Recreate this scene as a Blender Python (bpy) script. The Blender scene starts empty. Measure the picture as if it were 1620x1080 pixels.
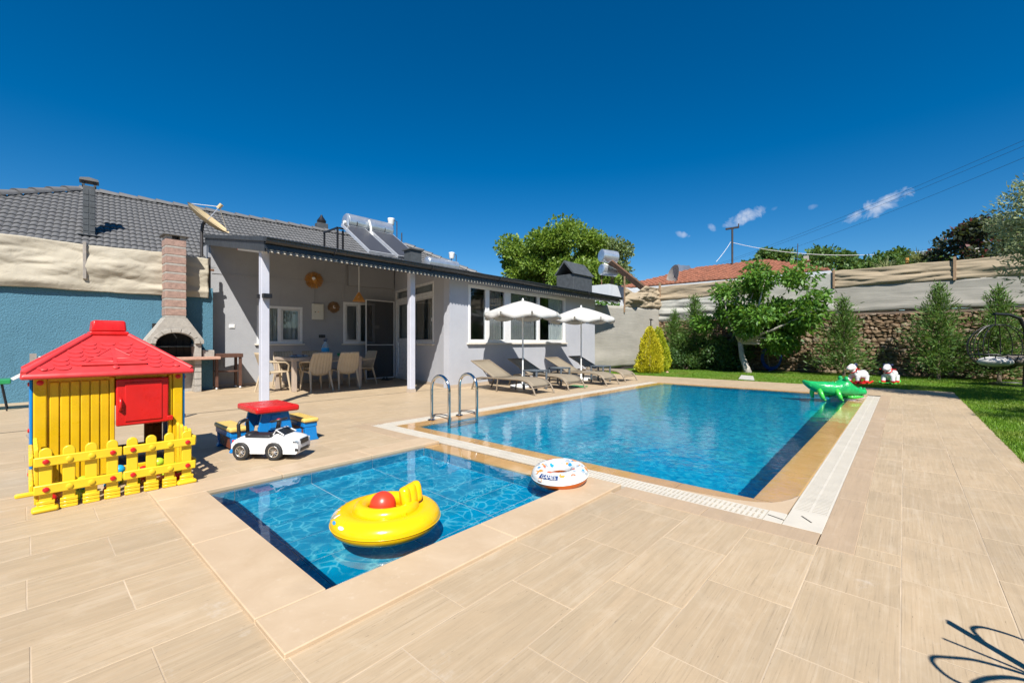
import bpy, bmesh, math, random
import numpy as np
from mathutils import Vector, Matrix, noise as mnoise

R = math.radians
rnd = random.Random(7)
C = bpy.context.scene.collection
sc = bpy.context.scene

# ------------------------------------------------------------------ camera
HEAD = 41.86                                   # heading of the lens, degrees from +x (along the pool)
cam_d = bpy.data.cameras.new('camera')
cam_d.sensor_width = 36.0
cam_d.lens = 692.0 / 1620.0 * 36.0
cam_d.shift_y = 0.0006
cam_d.clip_start = 0.05
cam_d.clip_end = 6000
cam = bpy.data.objects.new('camera', cam_d)
C.objects.link(cam)
cam.location = (0, 0, 1.1)
cam.rotation_euler = (R(90), 0, R(HEAD - 90))
sc.camera = cam

# ------------------------------------------------------------------ sky, sun, exposure
SUN_AZ, SUN_EL = 47.0, 48.5                     # light travels towards SUN_AZ
world = bpy.data.worlds.new('World')
sc.world = world
world.use_nodes = True
wt = world.node_tree
wbg = wt.nodes['Background']
sky = wt.nodes.new('ShaderNodeTexSky')
sky.sky_type = 'NISHITA'
sky.sun_disc = False
sky.sun_elevation = R(SUN_EL)
sky.sun_rotation = R(270 - SUN_AZ - 0)
sky.altitude = 900
sky.air_density = 1.0
sky.dust_density = 0.05
sky.ozone_density = 3.2
wbg.inputs['Strength'].default_value = 0.068

def wmath(op, a, b=None, cl=False):
    n = wt.nodes.new('ShaderNodeMath'); n.operation = op; n.use_clamp = cl
    for i, q in enumerate((a, b)):
        if q is None: continue
        if isinstance(q, (int, float)): n.inputs[i].default_value = q
        else: wt.links.new(q, n.inputs[i])
    return n.outputs[0]

def wdot(vec_out, v):
    n = wt.nodes.new('ShaderNodeVectorMath'); n.operation = 'DOT_PRODUCT'
    wt.links.new(vec_out, n.inputs[0]); n.inputs[1].default_value = v
    return n.outputs['Value']

wtc = wt.nodes.new('ShaderNodeTexCoord')
dirv = wtc.outputs['Generated']
hf = (math.cos(R(HEAD)), math.sin(R(HEAD)), 0)
hr = (math.sin(R(HEAD)), -math.cos(R(HEAD)), 0)
fwd = wmath('MAXIMUM', wdot(dirv, hf), 0.05)
su = wmath('DIVIDE', wdot(dirv, hr), fwd)
sv = wmath('DIVIDE', wdot(dirv, (0, 0, 1)), fwd)
wn = wt.nodes.new('ShaderNodeTexNoise'); wn.inputs['Scale'].default_value = 32; wn.inputs['Detail'].default_value = 7
wn.inputs['Roughness'].default_value = 0.62; wn.inputs['Distortion'].default_value = 0.5
wt.links.new(dirv, wn.inputs['Vector'])
nz = wmath('MULTIPLY', wmath('SUBTRACT', wn.outputs['Fac'], 0.5), 5.2)
# small fair-weather clouds low in the sky: (bearing, height, half length, half thickness, slope, density)
clouds = [(0.855, 0.318, 0.078, 0.020, 0.42, 1.0), (0.538, 0.288, 0.046, 0.015, 0.28, 0.85), (0.498, 0.268, 0.016, 0.008, 0.1, 0.5),
          (0.456, 0.264, 0.011, 0.010, -0.5, 0.5), (0.388, 0.246, 0.016, 0.007, -0.2, 0.5), (0.690, 0.309, 0.012, 0.006, 0.2, 0.22), (0.60, 0.305, 0.010, 0.005, 0.3, 0.18)]
tot = None
for (cu, cv, a, b, sl, den) in clouds:
    du = wmath('SUBTRACT', su, cu)
    dv = wmath('SUBTRACT', wmath('SUBTRACT', sv, cv), wmath('MULTIPLY', du, sl))
    e = wmath('ADD', wmath('POWER', wmath('ABSOLUTE', wmath('DIVIDE', du, a)), 2.0), wmath('POWER', wmath('ABSOLUTE', wmath('DIVIDE', dv, b)), 2.0))
    m = wmath('MULTIPLY', wmath('SUBTRACT', wmath('ADD', 1.0, nz), e), 0.42, True)
    m = wmath('MULTIPLY', m, den, True)
    tot = m if tot is None else wmath('MAXIMUM', tot, m)
hs = wt.nodes.new('ShaderNodeHueSaturation'); hs.inputs['Saturation'].default_value = 1.45; hs.inputs['Value'].default_value = 1.0
wt.links.new(sky.outputs[0], hs.inputs['Color'])
mx = wt.nodes.new('ShaderNodeMix'); mx.data_type = 'RGBA'
wt.links.new(tot, mx.inputs['Factor']); wt.links.new(hs.outputs[0], mx.inputs['A']); mx.inputs['B'].default_value = (8.6, 8.7, 9.2, 1)
wt.links.new(mx.outputs['Result'], wbg.inputs['Color'])

sun_d = bpy.data.lights.new('sun', 'SUN')
sun_d.energy = 5.0
sun_d.angle = R(0.5)
sun_d.color = (1.0, 0.955, 0.88)
sun = bpy.data.objects.new('sun', sun_d); C.objects.link(sun)
tv = Vector((math.cos(R(SUN_EL)) * math.cos(R(SUN_AZ)), math.cos(R(SUN_EL)) * math.sin(R(SUN_AZ)), -math.sin(R(SUN_EL))))
sun.rotation_euler = tv.to_track_quat('-Z', 'Y').to_euler()
sun_d.cycles.is_caustics_light = True           # sunlight refracts through the pool water

sc.view_settings.view_transform = 'Standard'
sc.view_settings.look = 'None'
sc.view_settings.gamma = 1
sc.view_settings.exposure = 0.70
sc.render.engine = 'CYCLES'
sc.cycles.use_denoising = True
sc.cycles.max_bounces = 10
sc.cycles.transparent_max_bounces = 16

# ------------------------------------------------------------------ helpers: meshes
class MB:
    def __init__(s): s.v = []; s.f = []
    def add(s, v, f):
        o = len(s.v); s.v += [tuple(p) for p in v]; s.f += [tuple(i + o for i in q) for q in f]; return s
    def box(s, a, b):
        x0, y0, z0 = a; x1, y1, z1 = b
        return s.add([(x0,y0,z0),(x1,y0,z0),(x1,y1,z0),(x0,y1,z0),(x0,y0,z1),(x1,y0,z1),(x1,y1,z1),(x0,y1,z1)],
                     [(3,2,1,0),(4,5,6,7),(0,1,5,4),(1,2,6,5),(2,3,7,6),(3,0,4,7)])
    def cbox(s, c, d): return s.box([c[i] - d[i] / 2 for i in range(3)], [c[i] + d[i] / 2 for i in range(3)])
    def prism(s, poly, a0, a1, axis='z'):
        n = len(poly)
        def pt(p, a):
            return (p[0], p[1], a) if axis == 'z' else ((p[0], a, p[1]) if axis == 'y' else (a, p[0], p[1]))
        v = [pt(p, a0) for p in poly] + [pt(p, a1) for p in poly]
        f = [tuple(range(n - 1, -1, -1)), tuple(range(n, 2 * n))] + [(i, (i + 1) % n, n + (i + 1) % n, n + i) for i in range(n)]
        return s.add(v, f)
    def cyl(s, p0, p1, r0, r1=None, n=12, caps=True):
        return s.tube([p0, p1], [r0, r0 if r1 is None else r1], n, caps)
    def tube(s, pts, r, n=8, caps=True, closed=False):
        pts = [Vector(p) for p in pts]; k = len(pts)
        rs = list(r) if isinstance(r, (list, tuple)) else [r] * k
        tan = []
        for i in range(k):
            if closed: t = pts[(i + 1) % k] - pts[i - 1]
            else: t = pts[min(i + 1, k - 1)] - pts[max(i - 1, 0)]
            tan.append(t.normalized() if t.length > 1e-9 else Vector((0, 0, 1)))
        up = Vector((0, 0, 1)) if abs(tan[0].z) < 0.9 else Vector((1, 0, 0))
        nrm = tan[0].cross(up).normalized()
        v = []
        for i in range(k):
            nrm = (nrm - tan[i] * nrm.dot(tan[i])).normalized()
            b = tan[i].cross(nrm)
            for j in range(n):
                a = 2 * math.pi * j / n
                v.append(pts[i] + (nrm * math.cos(a) + b * math.sin(a)) * rs[i])
        f = []
        for i in range(k if closed else k - 1):
            q = (i + 1) % k
            for j in range(n):
                f.append((i * n + j, i * n + (j + 1) % n, q * n + (j + 1) % n, q * n + j))
        if caps and not closed:
            f.append(tuple(range(n - 1, -1, -1))); f.append(tuple((k - 1) * n + j for j in range(n)))
        return s.add(v, f)
    def lathe(s, prof, c=(0, 0, 0), n=24, M=None):
        v = []; f = []
        k = len(prof)
        for (r, z) in prof:
            for j in range(n):
                a = 2 * math.pi * j / n
                p = Vector((r * math.cos(a), r * math.sin(a), z))
                if M: p = M @ p
                v.append(p + Vector(c))
        for i in range(k - 1):
            for j in range(n): f.append((i * n + j, i * n + (j + 1) % n, (i + 1) * n + (j + 1) % n, (i + 1) * n + j))
        if prof[0][0] > 1e-6: f.append(tuple(range(n - 1, -1, -1)))
        if prof[-1][0] > 1e-6: f.append(tuple((k - 1) * n + j for j in range(n)))
        return s.add(v, f)
    def sphere(s, c, r, nu=16, nv=10):
        rr = r if isinstance(r, (tuple, list)) else (r, r, r)
        v = [(c[0], c[1], c[2] - rr[2])]
        for i in range(1, nv):
            t = -math.pi / 2 + math.pi * i / nv
            for j in range(nu):
                a = 2 * math.pi * j / nu
                v.append((c[0] + rr[0] * math.cos(t) * math.cos(a), c[1] + rr[1] * math.cos(t) * math.sin(a), c[2] + rr[2] * math.sin(t)))
        v.append((c[0], c[1], c[2] + rr[2]))
        f = [(0, 1 + (j + 1) % nu, 1 + j) for j in range(nu)]
        for i in range(nv - 2):
            for j in range(nu):
                a = 1 + i * nu; f.append((a + j, a + (j + 1) % nu, a + nu + (j + 1) % nu, a + nu + j))
        t = len(v) - 1; a = 1 + (nv - 2) * nu
        f += [(a + j, a + (j + 1) % nu, t) for j in range(nu)]
        return s.add(v, f)
    def torus(s, c, Rm, r, nu=36, nv=14, zs=1.0, a0=0.0, a1=2 * math.pi, t0=0.0, t1=2 * math.pi):
        full = abs(a1 - a0 - 2 * math.pi) < 1e-6; tf = abs(t1 - t0 - 2 * math.pi) < 1e-6
        U = nu if full else nu + 1; V = nv if tf else nv + 1
        v = []
        for i in range(U):
            a = a0 + (a1 - a0) * i / nu
            for j in range(V):
                t = t0 + (t1 - t0) * j / nv
                q = Rm + r * math.cos(t)
                v.append((c[0] + q * math.cos(a), c[1] + q * math.sin(a), c[2] + r * zs * math.sin(t)))
        f = []
        for i in range(nu):
            for j in range(nv):
                f.append((i * V + j, ((i + 1) % U) * V + j, ((i + 1) % U) * V + (j + 1) % V, i * V + (j + 1) % V))
        return s.add(v, f)
    def grid(s, P, nu, nv):
        """P(u, v) for u, v in 0..1"""
        v = [P(i / nu, j / nv) for i in range(nu + 1) for j in range(nv + 1)]
        f = [(i * (nv + 1) + j, (i + 1) * (nv + 1) + j, (i + 1) * (nv + 1) + j + 1, i * (nv + 1) + j + 1) for i in range(nu) for j in range(nv)]
        return s.add(v, f)
    def xf(s, M): s.v = [tuple(M @ Vector(p)) for p in s.v]; return s
    def mesh(s, name, mat=None, smooth=None):
        me = bpy.data.meshes.new(name); me.from_pydata(s.v, [], s.f)
        if mat: me.materials.append(MAT[mat] if isinstance(mat, str) else mat)
        if smooth is not None:
            me.shade_smooth()
            if smooth < 179: me.set_sharp_from_angle(angle=R(smooth))
        return me
    def build(s, name, mat, parent=None, smooth=None, loc=None, rot=None, bevel=0, seg=2):
        return link(name, s.mesh(name, mat, smooth), parent, loc, rot, bevel, seg)

def link(name, me, parent=None, loc=None, rot=None, bevel=0, seg=2):
    o = bpy.data.objects.new(name, me); C.objects.link(o)
    if parent: o.parent = parent
    if loc is not None: o.location = loc
    if rot is not None: o.rotation_euler = rot if isinstance(rot, (tuple, list)) else (0, 0, rot)
    if bevel:
        m = o.modifiers.new('bevel', 'BEVEL'); m.width = bevel; m.segments = seg; m.limit_method = 'ANGLE'; m.angle_limit = R(35)
        m.harden_normals = False
    return o

def tag(o, label=None, cat=None, group=None, kind=None):
    if label: o['label'] = label
    if cat: o['category'] = cat
    if group: o['group'] = group
    if kind: o['kind'] = kind
    return o

def thing(name, label, cat, loc=(0, 0, 0), rotz=0.0, group=None):
    o = bpy.data.objects.new(name, None); C.objects.link(o)
    o.location = loc; o.rotation_euler = (0, 0, rotz); o.empty_display_size = 0.1
    return tag(o, label, cat, group)

def struct(name, loc=(0, 0, 0)):
    o = bpy.data.objects.new(name, None); C.objects.link(o); o.location = loc; o['kind'] = 'structure'; return o

def copy_tree(o, parent=None):
    c = o.copy(); C.objects.link(c)
    if parent: c.parent = parent
    for ch in o.children: copy_tree(ch, c)
    return c

def npmesh(name, V, F, mat, n=4):
    """V (k,3), F (m,n) numpy"""
    me = bpy.data.meshes.new(name)
    me.vertices.add(len(V)); me.vertices.foreach_set('co', V.astype(np.float32).ravel())
    m = len(F)
    me.loops.add(m * n); me.loops.foreach_set('vertex_index', F.astype(np.int32).ravel())
    me.polygons.add(m); me.polygons.foreach_set('loop_start', np.arange(m, dtype=np.int32) * n)
    me.polygons.foreach_set('loop_total', np.full(m, n, dtype=np.int32))
    me.update(calc_edges=True); me.validate()
    me.materials.append(MAT[mat])
    return me

# ------------------------------------------------------------------ helpers: materials
MAT = {}
class NT:
    """small node-tree builder"""
    def __init__(s, name):
        s.m = bpy.data.materials.new(name); s.m.use_nodes = True; s.t = s.m.node_tree; s.b = s.t.nodes['Principled BSDF']
        s.out = s.t.nodes['Material Output']; MAT[name] = s.m
    def n(s, typ, **kw):
        x = s.t.nodes.new(typ)
        for k, v in kw.items():
            if k.startswith('_'): setattr(x, k[1:], v)
            else:
                key = k.replace('__', ' ')
                s.put(x.inputs[key], v)
        return x
    def put(s, sock, v):
        if isinstance(v, bpy.types.NodeSocket): s.t.links.new(v, sock)
        else: sock.default_value = v
    def math(s, op, a, b=0.0, cl=False):
        x = s.t.nodes.new('ShaderNodeMath'); x.operation = op; x.use_clamp = cl; s.put(x.inputs[0], a); s.put(x.inputs[1], b); return x.outputs[0]
    def mix(s, fac, a, b, mode='MIX'):
        x = s.t.nodes.new('ShaderNodeMix'); x.data_type = 'RGBA'; x.blend_type = mode
        s.put(x.inputs['Factor'], fac); s.put(x.inputs['A'], a if isinstance(a, bpy.types.NodeSocket) else (*a, 1)); s.put(x.inputs['B'], b if isinstance(b, bpy.types.NodeSocket) else (*b, 1))
        return x.outputs['Result']
    def vec(s, src='Object', scale=(1, 1, 1), off=None, rot=(0, 0, 0)):
        if src == 'World': o = s.n('ShaderNodeNewGeometry').outputs['Position']
        else: o = s.n('ShaderNodeTexCoord').outputs[src]
        mp = s.t.nodes.new('ShaderNodeMapping'); mp.inputs['Scale'].default_value = scale; mp.inputs['Rotation'].default_value = rot
        s.t.links.new(o, mp.inputs['Vector'])
        if off is not None: s.put(mp.inputs['Location'], off)
        return mp.outputs[0]
    def noise(s, vec, scale=5, detail=4, rough=0.5, dist=0.0):
        x = s.t.nodes.new('ShaderNodeTexNoise'); s.t.links.new(vec, x.inputs['Vector'])
        x.inputs['Scale'].default_value = scale; x.inputs['Detail'].default_value = detail; x.inputs['Roughness'].default_value = rough; x.inputs['Distortion'].default_value = dist
        return x.outputs['Fac']
    def ramp(s, fac, stops):
        x = s.t.nodes.new('ShaderNodeValToRGB'); s.t.links.new(fac, x.inputs[0])
        el = x.color_ramp.elements
        while len(el) < len(stops): el.new(0.5)
        for e, (p, c) in zip(el, stops): e.position = p; e.color = (*c, 1) if len(c) == 3 else c
        return x.outputs[0]
    def mrange(s, v, a, b, c=0.0, d=1.0):
        x = s.t.nodes.new('ShaderNodeMapRange'); s.t.links.new(v, x.inputs[0])
        for i, q in enumerate((a, b, c, d)): x.inputs[i + 1].default_value = q
        return x.outputs[0]
    def bump(s, h, strength=0.3, dist=0.01, normal=None):
        x = s.t.nodes.new('ShaderNodeBump'); x.inputs['Strength'].default_value = strength; x.inputs['Distance'].default_value = dist
        s.t.links.new(h, x.inputs['Height'])
        if normal: s.t.links.new(normal, x.inputs['Normal'])
        return x.outputs[0]
    def set(s, **kw):
        for k, v in kw.items():
            key = k.replace('__', ' ')
            s.put(s.b.inputs[key], (*v, 1) if isinstance(v, tuple) and len(v) == 3 else v)
        return s
    def rand(s):
        """per object and per loose piece random number"""
        a = s.n('ShaderNodeObjectInfo').outputs['Random']; b = s.n('ShaderNodeNewGeometry').outputs['Random Per Island']
        return s.math('FRACT', s.math('ADD', a, s.math('MULTIPLY', b, 7.31)))

def simple(name, col, rough=0.5, var=0.12, scale=6.0, bump=0.0, bscale=40.0, bdist=0.004, metal=0.0, spec=0.5, coat=0.0, src='Object', dirt=0.0, rvar=0.0):
    """one coloured material with mottling, fine relief and optional grime"""
    m = NT(name)
    v = m.vec(src)
    n1 = m.noise(v, scale, 5, 0.6)
    lo = tuple(c * (1 - var) for c in col); hi = tuple(min(1, c * (1 + var)) for c in col)
    colr = m.mix(m.mrange(n1, 0.3, 0.7), lo, hi)
    if dirt:
        n2 = m.noise(v, scale * 0.35, 6, 0.7)
        colr = m.mix(m.mrange(n2, 0.55, 0.8, 0, dirt), colr, tuple(c * 0.45 for c in col))
    m.set(Base__Color=colr, Metallic=metal, Specular__IOR__Level=spec, Coat__Weight=coat)
    n3 = m.noise(v, scale * 3, 3, 0.5)
    m.put(m.b.inputs['Roughness'], m.mrange(n3, 0.2, 0.8, max(0.02, rough - 0.08 - rvar), min(1, rough + 0.08 + rvar)))
    if bump:
        n4 = m.noise(v, bscale, 4, 0.6)
        m.put(m.b.inputs['Normal'], m.bump(n4, bump, bdist))
    return m

# ------------------------------------------------------------------ materials
def deck_material(name, base, warm, pale, streak=1.0):
    m = NT(name)
    r = m.rand()
    off = m.n('ShaderNodeCombineXYZ', X=m.math('MULTIPLY', r, 37.0), Y=m.math('MULTIPLY', r, 91.0), Z=0.0).outputs[0]
    fine = m.noise(m.vec('World', (3.4, 150, 1), off), 1.0, 5, 0.65, 0.5)
    mid = m.noise(m.vec('World', (1.3, 42, 1), off), 1.0, 5, 0.6, 0.7)
    broad = m.noise(m.vec('World', (0.7, 10, 1), off), 1.0, 4, 0.5, 0.6)
    c = m.mix(m.mrange(broad, 0.3, 0.72), base, warm)
    c = m.mix(m.mrange(mid, 0.52, 0.72, 0, 0.42 * streak), c, pale)
    c = m.mix(m.mrange(mid, 0.46, 0.28, 0, 0.25 * streak), c, tuple(q * 0.62 for q in base))
    c = m.mix(m.mrange(fine, 0.55, 0.75, 0, 0.5 * streak), c, pale)
    c = m.mix(m.mrange(fine, 0.44, 0.27, 0, 0.62 * streak), c, tuple(q * 0.55 for q in base))
    pits = m.noise(m.vec('World', (26, 170, 1), off), 1.0, 3, 0.5)
    c = m.mix(m.mrange(pits, 0.68, 0.73, 0, 0.7 * streak), c, tuple(q * 0.32 for q in base))
    tint = m.mrange(r, 0, 1, 0.95, 1.04)
    c = m.mix(1.0, c, m.n('ShaderNodeCombineXYZ', X=tint, Y=tint, Z=tint).outputs[0], 'MULTIPLY')
    mot = m.noise(m.vec('World', (3, 5, 1), off), 1.0, 6, 0.7, 1.0)
    c = m.mix(m.mrange(mot, 0.50, 0.72, 0, 0.38), c, tuple(q * 0.80 for q in base))
    c = m.mix(m.mrange(mot, 0.47, 0.30, 0, 0.35), c, pale)
    grime = m.noise(m.vec('World', (1, 1, 1)), 0.9, 6, 0.68)
    c = m.mix(m.mrange(grime, 0.48, 0.72, 0, 0.34), c, (0.27, 0.22, 0.16))
    lime = m.noise(m.vec('World', (1, 1, 1), (5, 3, 0)), 2.6, 6, 0.7)
    c = m.mix(m.mrange(lime, 0.62, 0.74, 0, 0.42), c, (0.62, 0.575, 0.51))
    m.set(Base__Color=c, Roughness=m.mrange(fine, 0.2, 0.8, 0.45, 0.68), Specular__IOR__Level=0.4)
    m.put(m.b.inputs['Normal'], m.bump(fine, 0.16, 0.004))
    return m
deck_material('deck_stone', (0.405, 0.308, 0.197), (0.445, 0.332, 0.21), (0.535, 0.44, 0.32))
deck_material('border_stone', (0.40, 0.295, 0.195), (0.43, 0.315, 0.205), (0.49, 0.38, 0.27), 0.6)

def coping_material(name, a, b, pale, rough):
    m = NT(name)
    v = m.vec('World')
    n1 = m.noise(v, 4, 7, 0.62, 0.6); n2 = m.noise(v, 22, 5, 0.6); n3 = m.noise(v, 1.6, 5, 0.6)
    c = m.mix(m.mrange(n1, 0.32, 0.68), a, b)
    c = m.mix(m.mrange(n2, 0.6, 0.75, 0, 0.5), c, pale)
    c = m.mix(m.mrange(n3, 0.58, 0.72, 0, 0.35), c, tuple(q * 0.72 for q in a))
    m.set(Base__Color=c, Roughness=rough, Specular__IOR__Level=0.4)
    m.put(m.b.inputs['Normal'], m.bump(n2, 0.12, 0.003))
coping_material('coping_stone', (0.455, 0.335, 0.215), (0.52, 0.395, 0.265), (0.58, 0.47, 0.345), 0.5)
coping_material('rim_stone', (0.57, 0.36, 0.145), (0.63, 0.42, 0.19), (0.67, 0.48, 0.26), 0.35)
simple('grout', (0.43, 0.34, 0.24), 0.85, 0.35, 2.2, src='World')
simple('grate_white', (0.56, 0.515, 0.435), 0.5, 0.06, 5, dirt=0.25)
simple('channel_dark', (0.09, 0.085, 0.08), 0.7)
simple('strip_dark', (0.05, 0.045, 0.04), 0.9)
simple('earth', (0.10, 0.075, 0.045), 0.95, 0.3, 3, 0.5, 20, 0.02)

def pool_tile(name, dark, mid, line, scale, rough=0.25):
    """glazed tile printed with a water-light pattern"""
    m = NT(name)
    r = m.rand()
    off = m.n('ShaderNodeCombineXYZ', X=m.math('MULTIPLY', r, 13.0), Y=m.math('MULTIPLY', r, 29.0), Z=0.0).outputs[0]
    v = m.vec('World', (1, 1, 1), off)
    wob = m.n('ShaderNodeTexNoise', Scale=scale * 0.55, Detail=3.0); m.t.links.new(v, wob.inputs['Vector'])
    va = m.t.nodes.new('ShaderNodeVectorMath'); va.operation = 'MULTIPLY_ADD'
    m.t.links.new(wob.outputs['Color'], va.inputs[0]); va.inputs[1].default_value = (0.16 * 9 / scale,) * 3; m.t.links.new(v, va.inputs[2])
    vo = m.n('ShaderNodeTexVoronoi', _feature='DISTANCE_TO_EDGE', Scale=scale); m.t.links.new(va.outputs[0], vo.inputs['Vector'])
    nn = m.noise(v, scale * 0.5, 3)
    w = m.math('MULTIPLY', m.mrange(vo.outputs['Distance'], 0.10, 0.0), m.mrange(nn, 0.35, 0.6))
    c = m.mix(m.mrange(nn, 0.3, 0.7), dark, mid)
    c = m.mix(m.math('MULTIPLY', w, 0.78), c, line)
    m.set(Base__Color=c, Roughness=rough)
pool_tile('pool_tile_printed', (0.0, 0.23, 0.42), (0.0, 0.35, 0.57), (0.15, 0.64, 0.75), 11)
def mosaic():
    m = NT('pool_mosaic')
    v = m.vec('World')
    br = m.n('ShaderNodeTexVoronoi', _feature='F1', Scale=26.0); m.t.links.new(v, br.inputs['Vector'])
    n1 = m.noise(v, 11, 4, 0.75); n2 = m.noise(v, 1.2, 3)
    c = m.mix(m.mrange(n1, 0.3, 0.7), (0.0, 0.13, 0.31), (0.0, 0.45, 0.64))
    sep = m.n('ShaderNodeSeparateColor', Color=br.outputs['Color'])
    c = m.mix(m.mrange(sep.outputs[0], 0.55, 1.0, 0, 0.6), c, (0.06, 0.60, 0.70))
    c = m.mix(m.mrange(n2, 0.35, 0.7, 0, 0.35), c, (0.0, 0.26, 0.47))
    m.set(Base__Color=c, Roughness=0.3)
mosaic()
simple('pool_joint', (0.62, 0.70, 0.72), 0.6, 0.1)

def water(name, ripples):
    m = NT(name); t = m.t
    t.nodes.remove(m.b)
    g = m.n('ShaderNodeBsdfGlass', IOR=1.333, Roughness=0.0)
    v = m.vec('World')
    h = None
    for (sc_, dt, amp) in ripples:
        n = m.math('MULTIPLY', m.noise(v, sc_, dt, 0.5, 0.4), amp)
        h = n if h is None else m.math('ADD', h, n)
    m.put(g.inputs['Normal'], m.bump(h, 1.0, 0.01))
    t.links.new(g.outputs[0], m.out.inputs['Surface'])
water('water_main', [(3.0, 2, 0.55), (14.0, 2, 0.16), (42.0, 2, 0.045)])
water('water_calm', [(2.2, 2, 0.25), (11.0, 1, 0.02)])

def plaster(name, col, bscale, bstr, dirt=0.25, bd=0.012):
    m = NT(name)
    v = m.vec('World')
    n1 = m.noise(v, 1.3, 6, 0.65); n2 = m.noise(v, bscale, 4, 0.6, 0.6); n3 = m.noise(m.vec('World', (3, 3, 0.5)), 1.5, 5, 0.65)
    c = m.mix(m.mrange(n1, 0.3, 0.7), tuple(q * 0.93 for q in col), tuple(min(1, q * 1.06) for q in col))
    c = m.mix(m.mrange(n3, 0.58, 0.78, 0, dirt), c, tuple(q * 0.62 for q in col))
    m.set(Base__Color=c, Roughness=0.85, Specular__IOR__Level=0.2)
    m.put(m.b.inputs['Normal'], m.bump(n2, bstr, bd))
plaster('plaster_grey', (0.325, 0.33, 0.345), 34, 0.42, 0.3)
plaster('plaster_lilac', (0.425, 0.435, 0.47), 30, 0.22, 0.16)
simple('curtain_dim', (0.26, 0.255, 0.25), 0.9, 0.1)
plaster('plaster_blue', (0.085, 0.205, 0.285), 38, 1.0, 0.35, 0.02)
plaster('plaster_white', (0.56, 0.58, 0.60), 20, 0.3, 0.35)
plaster('skirting', (0.44, 0.36, 0.28), 12, 0.1, 0.3)
simple('post_paint', (0.50, 0.51, 0.57), 0.6, 0.05, 4, 0.15, 30, dirt=0.1)
simple('upvc', (0.70, 0.70, 0.70), 0.3, 0.03, 5)
simple('upvc_grey', (0.52, 0.52, 0.52), 0.4, 0.05, 5)
simple('marble_sill', (0.66, 0.60, 0.52), 0.4, 0.08, 9)
simple('anthracite', (0.040, 0.046, 0.053), 0.45, 0.25, 4, 0.05, 40)
simple('gutter_dark', (0.025, 0.028, 0.033), 0.3, 0.2, 6)
simple('ceiling_cream', (0.68, 0.62, 0.52), 0.7, 0.06)
simple('roof_tile', (0.118, 0.117, 0.117), 0.6, 0.22, 5, 0.25, 60, dirt=0.3)
simple('chimney_dark', (0.055, 0.062, 0.068), 0.7, 0.25, 8, 0.4, 30, 0.01)
simple('terracotta', (0.27, 0.105, 0.06), 0.8, 0.35, 4, 0.3, 30, dirt=0.4)
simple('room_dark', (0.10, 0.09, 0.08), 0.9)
simple('curtain_grey', (0.58, 0.57, 0.55), 0.9, 0.12)
simple('curtain_white', (0.62, 0.63, 0.62), 0.9, 0.08)
simple('curtain_brown', (0.40, 0.34, 0.29), 0.9, 0.15)

def glass(name='window_glass'):
    m = NT(name); t = m.t; t.nodes.remove(m.b)
    tr = m.n('ShaderNodeBsdfTransparent', Color=(0.80, 0.83, 0.84, 1)); gl = m.n('ShaderNodeBsdfGlossy', Roughness=0.01, Color=(0.95, 0.97, 1, 1))
    fr = m.n('ShaderNodeLayerWeight', Blend=0.5)
    mx_ = m.n('ShaderNodeMixShader', Fac=m.mrange(m.math('POWER', fr.outputs['Facing'], 4.0), 0.0, 1.0, 0.05, 0.85))
    t.links.new(tr.outputs[0], mx_.inputs[1]); t.links.new(gl.outputs[0], mx_.inputs[2]); t.links.new(mx_.outputs[0], m.out.inputs['Surface'])
glass()
def mesh_screen():
    m = NT('fly_mesh'); t = m.t
    tr = m.n('ShaderNodeBsdfTransparent'); mx_ = m.n('ShaderNodeMixShader', Fac=0.5)
    m.set(Base__Color=(0.06, 0.06, 0.065), Roughness=0.8)
    t.links.new(tr.outputs[0], mx_.inputs[1]); t.links.new(m.b.outputs[0], mx_.inputs[2]); t.links.new(mx_.outputs[0], m.out.inputs['Surface'])
mesh_screen()

def cloth(name, col, weave=120, rough=0.9, trans=0.25, fold=(1.1, 1.1, 2.2), bs=0.3):
    m = NT(name); t = m.t
    v = m.vec('World')
    n1 = m.noise(v, 1.6, 5, 0.6); n2 = m.noise(m.vec('World', (1.5, 1.5, weave)), 1.0, 3)
    n3 = m.noise(m.vec('World', fold, None, (0.3, 0.5, 0.2)), 2.0, 5, 0.55, 1.2)
    c = m.mix(m.mrange(n1, 0.3, 0.7), tuple(q * 0.9 for q in col), tuple(min(1, q * 1.06) for q in col))
    c = m.mix(m.mrange(n2, 0.4, 0.7, 0, 0.14), c, tuple(q * 0.75 for q in col))
    m.set(Base__Color=c, Roughness=rough, Specular__IOR__Level=0.15)
    bmp = m.bump(n3, bs, 0.035); m.put(m.b.inputs['Normal'], bmp)
    tl = m.n('ShaderNodeBsdfTranslucent', Color=c); m.put(tl.inputs['Normal'], bmp)
    mx_ = m.n('ShaderNodeMixShader', Fac=trans)
    t.links.new(m.b.outputs[0], mx_.inputs[1]); t.links.new(tl.outputs[0], mx_.inputs[2]); t.links.new(mx_.outputs[0], m.out.inputs['Surface'])
cloth('cloth_cream', (0.58, 0.525, 0.42), fold=(1.7, 1.7, 2.2), bs=0.55)
cloth('cloth_tan', (0.45, 0.365, 0.255))
cloth('cloth_grey', (0.44, 0.415, 0.365), fold=(0.5, 0.5, 5))
cloth('cloth_pale', (0.50, 0.495, 0.45))
cloth('canopy_white', (0.66, 0.65, 0.62), trans=0.3, fold=(3, 3, 3))

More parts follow.
